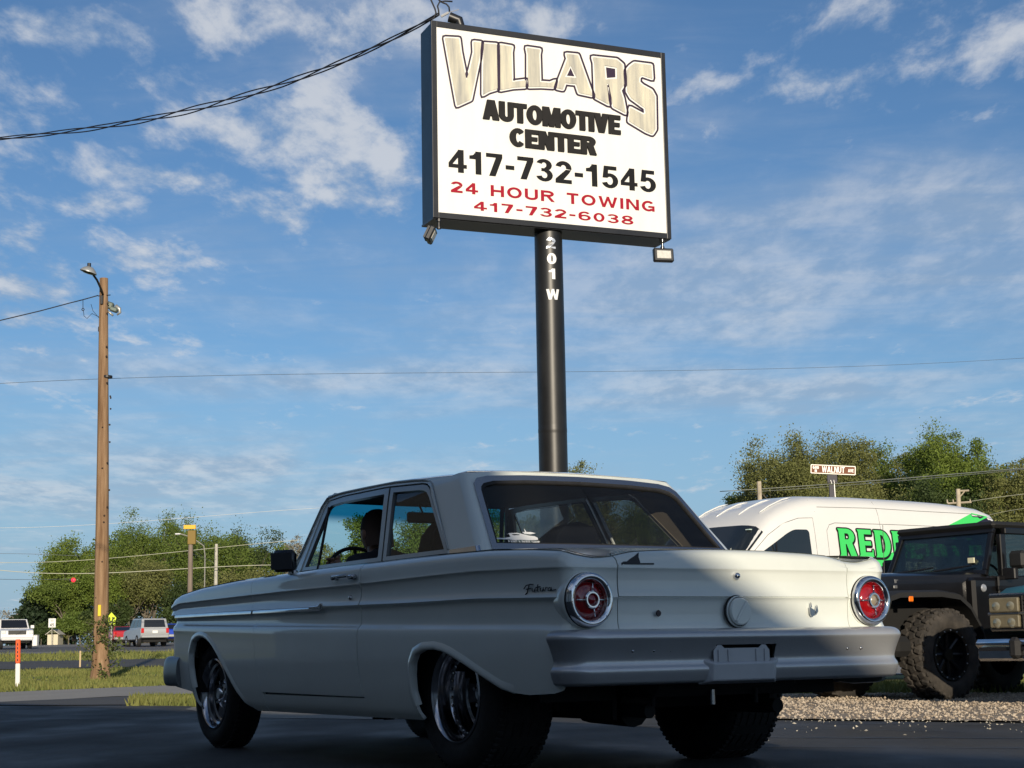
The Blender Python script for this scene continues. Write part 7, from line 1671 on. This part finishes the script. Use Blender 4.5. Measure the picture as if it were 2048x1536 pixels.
jbox('roll_bar', -2.13, -2.06, JY1+.10, JY0-.10, 1.53, 1.59, dark, .02); jbox('dashboard', -.98, -1.18, JY1+.05, JY0-.05, .95, 1.14, dark, .02)
b = MB(); b.tube([(-1.23, JC+.32, 1.12), (-1.18, JC+.32, 1.12)], .03, 6); b.tube([Vector((-1.25, JC+.32+math.cos(q)*.17, 1.12+math.sin(q)*.15)) for q in np.linspace(0, 2*PI, 25)[:-1]], .013, 6, closed=True); b.build('steering_wheel', dark, jp)
b = MB(); b.tube([(-.75, JY1+.12, 1.12), (-.77, JY1+.12, 1.70)], .004, 4); b.build('antenna', dark, jp); b = MB(); b.box((.20, JC+.46, 1.08), (.06, .03, .04), bev=.006); b.box((.22, JC+.47, 1.03), (.05, .02, .03), bev=.005); b.build('hood_latch', mat('latch_grey', (.22, .22, .22), .4, .6), jp); b = MB(); b.lathe([(.02, 0), (.012, .03), (0, .035)], (-.6, JC+.25, 1.15), 'z', 10); b.build('washer_nozzle', dark, jp)
mudt = mat('muddy_tyre', (.020, .018, .016), .9, col2=(.058, .050, .042), vscale=8, bump=.3, bscale=60)
def mud_wheel(x, yc, steer, R, wd, sg, par=jp):
    w = empty('wheel', (x, yc, R), steer); w.parent = par
    b = MB(); pr = [(.235, .0), (.25, .012), (.30, .030), (.36, .024), (R-.02, .0), (R-.008, -.02), (R-.008, -wd+.02), (R-.02, -wd), (.30, -wd-.02), (.235, -wd)]
    b.lathe([(r, y*sg) for r, y in pr], (0, 0, 0), 'y', 56); ty = b.build('tyre', mudt, w, autos=50)
    tr = MB(); nb = 34
    for k in range(nb):
        for (yy, ll, ph) in ((-.035, .07, 0), (-wd+.035, .07, .5), (-.115, .065, .25), (-.205, .065, .75)):
            q = 2*PI*(k+ph)/nb; tr.T = Matrix.Rotation(q, 4, 'Y') @ Matrix.Translation((0, sg*yy, R-.006)) @ Matrix.Rotation(.35 if (k+int(ph*4)) % 2 else -.35, 4, 'Z'); tr.box((0, 0, 0), (.046, ll, .028), bev=.006)
        q = 2*PI*k/nb; tr.T = Matrix.Rotation(q, 4, 'Y') @ Matrix.Translation((0, sg*.012, R-.045)); tr.box((0, 0, 0), (.040 if k % 2 else .028, .022, .055), bev=.006)
    tr.T = Matrix(); t_ = tr.build('tread_blocks', mudt, ty); tag(t_, kind='stuff')
    b = MB(); b.lathe([(r, y*sg) for r, y in [(.238, .004), (.232, .016), (.205, .012), (.20, -.02), (.19, -.06), (.06, -.05), (.055, -.02), (0, -.02)]], (0, 0, 0), 'y', 40)
    for k in range(8): a = 2*PI*k/8; b.tube([(math.cos(a)*.06, -.05*sg, math.sin(a)*.06), (math.cos(a)*.20, -.035*sg, math.sin(a)*.20)], .018, 6)
    rr_ = b.build('rim', mat('black_rim', (.010, .010, .011), .3, .3), w, autos=40)
    for k in range(16): a = 2*PI*k/16; b = MB(); b.lathe([(0, .022*sg), (.006, .020*sg), (.008, .012*sg)], (math.cos(a)*.218, 0, math.sin(a)*.218), 'y', 6); b.build('bolt', MATS['badge_silver'], rr_)
    return w
mud_wheel(-.12, -.02, 0, .41, .26, 1); mud_wheel(-.12, JC*2+.04, 0, .41, .30, -1); mud_wheel(-2.42, -.02, 0, .41, .30, 1); mud_wheel(-2.42, JC*2+.04, 0, .41, .30, -1)
b = MB(); b.tube([(0, -.25, .42), (0, JC*2+.25, .42)], .05, 8); b.tube([(-2.42, -.25, .42), (-2.42, JC*2+.25, .42)], .05, 8); b.lathe([(0, -.14), (.12, -.1), (.16, 0), (.12, .1), (0, .14)], (0, JC, .42), 'x', 14); b.box((-1.2, JC, .58), (3.4, .9, .12)); b.build('axles', under, jp)
b = MB(); b.tube([(.03, -.36, .50), (.10, -.40, .86)], .028, 8); b.tube([(.25, -.30, .46), (.25, -1.5, .46)], .018, 6); b.build('suspension', mat('silver_damper', (.4, .4, .4), .35, .7), jp)
# ---------------- teal truck, only its front shows
teal = mat('truck_teal', (.008, .115, .125), .5, coat=.08); Qc = Vector((3.85, 13.2, 0))
tk_ = empty('teal_pickup', tuple(Qc), FH, 'teal pickup truck with chrome grille cut by the right edge of the picture', 'pickup truck')
def tbox(nm, x0, x1, y0, y1, z0, z1, m=teal, bev=.02, par=tk_):
    b = MB(); b.box(((x0+x1)/2, (y0+y1)/2, (z0+z1)/2), (abs(x1-x0), abs(y1-y0), abs(z1-z0)), bev=bev); return b.build(nm, m, par, autos=35)
V = []; F = []
hd = [(-.10, .905), (-.22, .955), (-.5, .985), (-1.0, 1.01), (-1.5, 1.035)]
for x, z in hd:
    for y, dz in ((.02, -.16), (.03, -.04), (.09, -.005), (.40, .01), (.975, .02), (1.55, .01), (1.86, -.005), (1.92, -.04), (1.93, -.16)): V.append((x, y, z+dz))
for i in range(len(hd)-1):
    for j in range(8): F.append((i*9+j, i*9+j+1, i*9+10+j, i*9+9+j))
F.append(tuple(range(9)))
o = mesh_obj('hood', V, F, teal, tk_); bm = bmesh.new(); bm.from_mesh(o.data); bmesh.ops.recalc_face_normals(bm, faces=bm.faces); bm.to_mesh(o.data); bm.free(); o.data.polygons.foreach_set('use_smooth', [True]*len(o.data.polygons)); o.data.set_sharp_from_angle(angle=math.radians(40))
for y0, y1 in ((.01, .30), (1.65, 1.94)): tbox('fender', -.14, -.52, y0, y1, .60, .90); tbox('fender', -1.16, -1.5, y0, y1, .45, .92); tbox('fender', -.52, -1.16, y0, y1, .80, .92)
tbox('engine_bay', -.20, -1.5, .32, 1.63, .40, .88, under, .01)
tbox('cab', -1.5, -3.0, .0, 1.95, .45, 1.06, teal, .04); tbox('bed', -3.05, -5.1, .0, 1.95, .50, 1.10, teal, .03)
b = MB(); V = [(-1.55, .06, 1.05), (-2.0, .16, 1.58), (-2.75, .16, 1.60), (-3.0, .06, 1.05)]; V += [(x, 1.95-y, z) for x, y, z in V]; b.add(V, [(0, 1, 2, 3), (7, 6, 5, 4), (0, 4, 5, 1), (1, 5, 6, 2), (2, 6, 7, 3)]); cab = b.build('cab_roof', teal, tk_, bevel=.03)
b = MB(); b.add([(-1.585, .14, 1.10), (-1.95, .22, 1.53), (-1.95, 1.73, 1.53), (-1.585, 1.81, 1.10), (-1.60, .14, 1.08), (-1.97, .22, 1.51), (-1.97, 1.73, 1.51), (-1.60, 1.81, 1.08)], [(3, 2, 1, 0), (4, 5, 6, 7), (0, 1, 5, 4), (1, 2, 6, 5), (2, 3, 7, 6), (3, 0, 4, 7)]); b.build('windscreen', dglass, tk_)
for y in (.085, 1.865): b = MB(); b.add([(-1.72, y, 1.10), (-2.02, y, 1.50), (-2.70, y, 1.50), (-2.88, y, 1.10)]+[(-1.72, y+.03, 1.10), (-2.02, y+.03, 1.50), (-2.70, y+.03, 1.50), (-2.88, y+.03, 1.10)], [(0, 1, 2, 3), (7, 6, 5, 4), (0, 4, 5, 1), (1, 5, 6, 2), (2, 6, 7, 3), (3, 7, 4, 0)]); b.build('side_window', dglass, tk_)
gf = tbox('grille_surround', -.06, -.16, .03, 1.92, .60, .905, mat('dark_chrome', (.30, .31, .32), .2, 1.), .012)
tbox('grille_back', -.052, -.10, .05, 1.90, .615, .885, dark, .004, gf)
amb = mat('headlamp_glass', (.15, .13, .085), .2, coat=.5, var=.12, vscale=14); hot = mat('lamp_reflector', (.40, .37, .27), .2, .6)
gf.location.y -= .075
for o_ in [o for o in bpy.data.objects if o.parent == tk_ and o.name.split('.')[0] in ('fender', 'hood')]: o_.location.y -= .06
for (z0, z1) in ((.752, .868), (.628, .728)):
    for (y0, y1) in ((.060, .335), (1.615, 1.89)):
        l = tbox('headlight', -.02, -.07, y0, y1, z0, z1, amb, .008, gf)
        for yy in (y0+.07, y1-.07): b = MB(); b.lathe([(0, .004), (.035, .002), (.045, -.01)], (-.020, yy, (z0+z1)/2-.01), 'x', 14); b.build('bulb_reflector', hot, l, smooth=True)
tbox('grille_bar', -.025, -.06, .04, 1.91, .731, .750, chrome, .004, gf)
for z in (.785, .815, .845, .655, .69): tbox('grille_slat', -.035, -.055, .35, 1.60, z-.005, z+.005, bpl, .002, gf)
for i in range(16): tbox('grille_slat', -.033, -.055, .36+.08*i, .368+.08*i, .62, .88, bpl, .002, gf)
bp_ = MB(); bp_.box((.10, .975, .50), (.20, 2.02, .075), bev=.03); bp_.box((.10, .975, .415), (.17, 1.98, .10), bev=.02); bmp = bp_.build('front_bumper', chrome, tk_, autos=40)
tbox('bumper_strip', .19, .205, .02, 1.93, .445, .475, dark, .004, bmp)
for y in (.36, 1.59): tbox('bumper_guard', .17, .24, y-.05, y+.05, .38, .55, rubber, .03, bmp)
for y in (.16, 1.79):
    for x in (-.84, -4.1):
        w_ = simple_wheel(tk_, x, 1 if y > 1 else -1, .36, .25); w_.location.y = y if 0 else (1.90 if y > 1 else .05)
tbox('underside', -.3, -4.8, .3, 1.6, .36, .5, under, .01)
# ================================================================== DRIVER
skin_m = mat('skin', (.36, .19, .13), .55, var=.08, vscale=10); shirt = mat('dark_shirt', (.02, .022, .03), .85); hairm = mat('cropped_hair', (.10, .06, .045), .8)
def skin_body(name, verts, edges, m, root=0, sub=2):
    me = bpy.data.meshes.new(name); me.from_pydata([v[:3] for v in verts], edges, []); o = bpy.data.objects.new(name, me); COL.objects.link(o)
    md = o.modifiers.new('skin', 'SKIN'); md.use_smooth_shade = True; sv = me.skin_vertices[0].data
    for i, v in enumerate(verts): sv[i].radius = (v[3], v[4] if len(v) > 4 else v[3]); sv[i].use_root = (i == root)
    sd = o.modifiers.new('sub', 'SUBSURF'); sd.levels = sub; sd.render_levels = sub; me.materials.append(m); return o
def cw(s, t, z):   # sedan coordinates to world
    F_ = Vector((-math.sin(CAR_A), math.cos(CAR_A), 0)); L_ = Vector((-math.cos(CAR_A), -math.sin(CAR_A), 0)); return Vector((CAR_X, CAR_Y, 0))+F_*s+L_*t+Vector((0, 0, z))
drv = empty('person', tuple(cw(1.25, .36, .60)), CAR_A+PI/2, 'driver in a dark shirt at the wheel of the vintage sedan, seen in profile', 'person')
# coordinates relative to the hips: x forward, y left, z up
J = [(0, 0, .06, .16, .14), (.10, 0, .22, .14, .13), (.19, 0, .34, .16, .13), (.24, 0, .405, .10, .09), (.27, 0, .455, .052, .055),
     (.21, .18, .365, .062), (.33, .22, .20, .046), (.44, .16, .36, .036), (.455, .155, .375, .03),
     (.21, -.18, .365, .062), (.33, -.22, .20, .046), (.44, -.16, .36, .036), (.455, -.155, .375, .03),
     (.10, .09, .0, .085), (.42, .11, .03, .065), (.46, .11, -.25, .048), (.10, -.09, .0, .085), (.42, -.11, .03, .065), (.46, -.11, -.25, .048)]
E_ = [(0, 1), (1, 2), (2, 3), (3, 4), (2, 5), (5, 6), (6, 7), (7, 8), (2, 9), (9, 10), (10, 11), (11, 12), (0, 13), (13, 14), (14, 15), (0, 16), (16, 17), (17, 18)]
bd_ = skin_body('body', J, E_, shirt); bd_.parent = drv
# head: lathe-like ellipsoid with a face in profile
bm = bmesh.new(); bmesh.ops.create_uvsphere(bm, u_segments=28, v_segments=20, radius=1)
for v in bm.verts:
    x, y, z = v.co; jaw = max(0, -z)
    X = x*.100*(1-.10*jaw)+.006*max(0, z); Y_ = y*.076*(1-.25*jaw*jaw); Z = z*.125
    if x > .45 and abs(y) < .5:
        f = math.exp(-(y/.20)**2)
        X += .022*f*math.exp(-((z+.12)/.13)**2)       # nose
        X += .008*f*math.exp(-((z+.48)/.10)**2)       # lips
        X += .012*math.exp(-(y/.28)**2)*math.exp(-((z+.80)/.14)**2)   # chin
        X += .006*math.exp(-((z-.26)/.08)**2)         # brow
        X -= .010*(math.exp(-((y-.36)/.16)**2)+math.exp(-((y+.36)/.16)**2))*math.exp(-((z-.08)/.10)**2)  # eye sockets
    v.co = (X, Y_, Z)
me = bpy.data.meshes.new('head'); bm.to_mesh(me); bm.free(); me.polygons.foreach_set('use_smooth', [True]*len(me.polygons)); me.materials.append(skin_m)
hdo = bpy.data.objects.new('head', me); COL.objects.link(hdo); hdo.parent = drv; hdo.location = (.300, 0, .545); hdo.rotation_euler = (0, .10, 0)
nk = MB(); nk.tube([(.235, 0, .37), (.262, 0, .43), (.285, 0, .49)], [.062, .056, .058], 14); nk.build('neck', skin_m, drv, smooth=True)
er = MB()
for s in (-1, 1): er.lathe([(0, s*.084), (.016, s*.086), (.026, s*.080), (.028, s*.070)], (-.012, 0, -.01), 'y', 14)
er.build('ears', skin_m, hdo, smooth=True)
for s in (-1, 1):
    ey = MB(); ey.lathe([(0, .012), (.007, .009), (.011, .0)], (.078, s*.029, .012), 'x', 12); e_ = ey.build('eye', mat('eye_white', (.6, .6, .58), .2), hdo, smooth=True)
hr = MB(); hr.lathe([(.088, .02), (.086, .045), (.076, .080), (.055, .108), (.03, .122), (0, .128)], (0, 0, 0), 'z', 24)
hr.V = [Vector((v.x*1.20-.012, v.y*.93, v.z-(.10 if v.z < .03 and v.x < 0 else 0))) for v in hr.V]; hr.build('hair', hairm, hdo, smooth=True)
for s in (-1, 1):
    hn = MB(); c = Vector((.475, s*.15, .385))
    pm_ = MB(); pm_.T = Matrix.Translation(c-Vector((.02, 0, .01))); pm_.box((0, 0, 0), (.07, .03, .075), bev=.014); hnd = pm_.build('hand', skin_m, drv, autos=60)
    for k in range(4):
        z = -.028+.019*k; f_ = MB(); f_.tube([c+Vector((.01, 0, z)), c+Vector((.035, s*.012, z+.002)), c+Vector((.038, s*.032, z+.002)), c+Vector((.018, s*.040, z))], [.0095, .009, .0085, .007], 8); f_.build('finger', skin_m, hnd, smooth=True)
    f_ = MB(); f_.tube([c+Vector((-.02, 0, .03)), c+Vector((.0, -s*.02, .045)), c+Vector((.022, -s*.022, .040))], [.011, .010, .008], 8); f_.build('thumb', skin_m, hnd, smooth=True)
# ---------------- sticker on the sedan's rear window
stk = mat('sticker_white', (.62, .64, .64), .5)
def gfr(off): 
    def f(u, w, d):
        P, N = GS(np.array([GS.rear(u, w)])); return Vector(P[0]+N[0]*(off+d))
    return f
def sticker(polys, nm='window_sticker'):
    V, F = union_mesh([[(-x, y) for x, y in p][::-1] for p in polys], lambda u, w, d: gfr(.000)(-u*-1 if 0 else -u, w, d), .0015); 
    return mesh_obj(nm, V, F, stk, car)
def RU(px, py, s=-.06): r = ray(px, py); F_ = Vector((-math.sin(CAR_A), math.cos(CAR_A), 0)); L_ = Vector((-math.cos(CAR_A), -math.sin(CAR_A), 0)); C_ = Vector((CAR_X, CAR_Y, 0)); k = (s-(EYE-C_)@F_)/(r@F_); P = EYE+r*k-C_; return P @ L_, P.z
def zp(x, y): return RU(940+x/12.8, 1030+y/12.8, -.085)
def poly_px(L): return [zp(*p) for p in L]
body_ = [[(520, 600), (560, 575), (690, 560), (840, 545), (1000, 500), (1100, 455), (1300, 450), (1430, 490), (1560, 530), (1680, 545), (1740, 590), (1720, 645), (1500, 655), (1300, 640), (1150, 650), (980, 630), (760, 620), (560, 630)]]
hol = [[(700, 580), (740, 530), (950, 500), (1080, 480), (1080, 560), (900, 590)], [(1130, 480), (1330, 490), (1330, 515), (1180, 520)]]
P_, F_ = cdt_region(poly_px(body_[0]), [poly_px(h) for h in hol], [0], [0]); V = [gfr(.0012)(*q, .0006) for q in P_]; mesh_obj('window_sticker', V, [tuple(f) for f in F_], stk, car)
for L in ([(1430, 430), (1500, 430), (1520, 330), (1540, 430), (1640, 430), (1750, 465), (1600, 495), (1460, 480)],):
    P_, F_ = cdt_region(poly_px(L), [], [0], [0]); mesh_obj('window_sticker', [gfr(.0012)(*q, .0006) for q in P_], [tuple(f) for f in F_], stk, car)
def sticker_text(txt, a, b_, w=.2):
    (x0, z0), (x1, z1) = zp(*a), zp(*b_)
    for c, P in text_polys(txt, x0, z0, x1, z1, w=w, gap=.12):
        if not P: continue
        V, F = union_mesh([[(x, y) for x, y in p] for p in P], lambda u, w_, d: gfr(.0006)(u, w_, d), .0012); mesh_obj('sticker_letter', V, F, stk, car)
sticker_text('CUSTOM', (630, 745), (930, 715), .16); sticker_text('PAINT & BODY SHOP', (975, 720), (1740, 672)); sticker_text('MT. VERNON, MO', (980, 800), (1480, 760), .18)
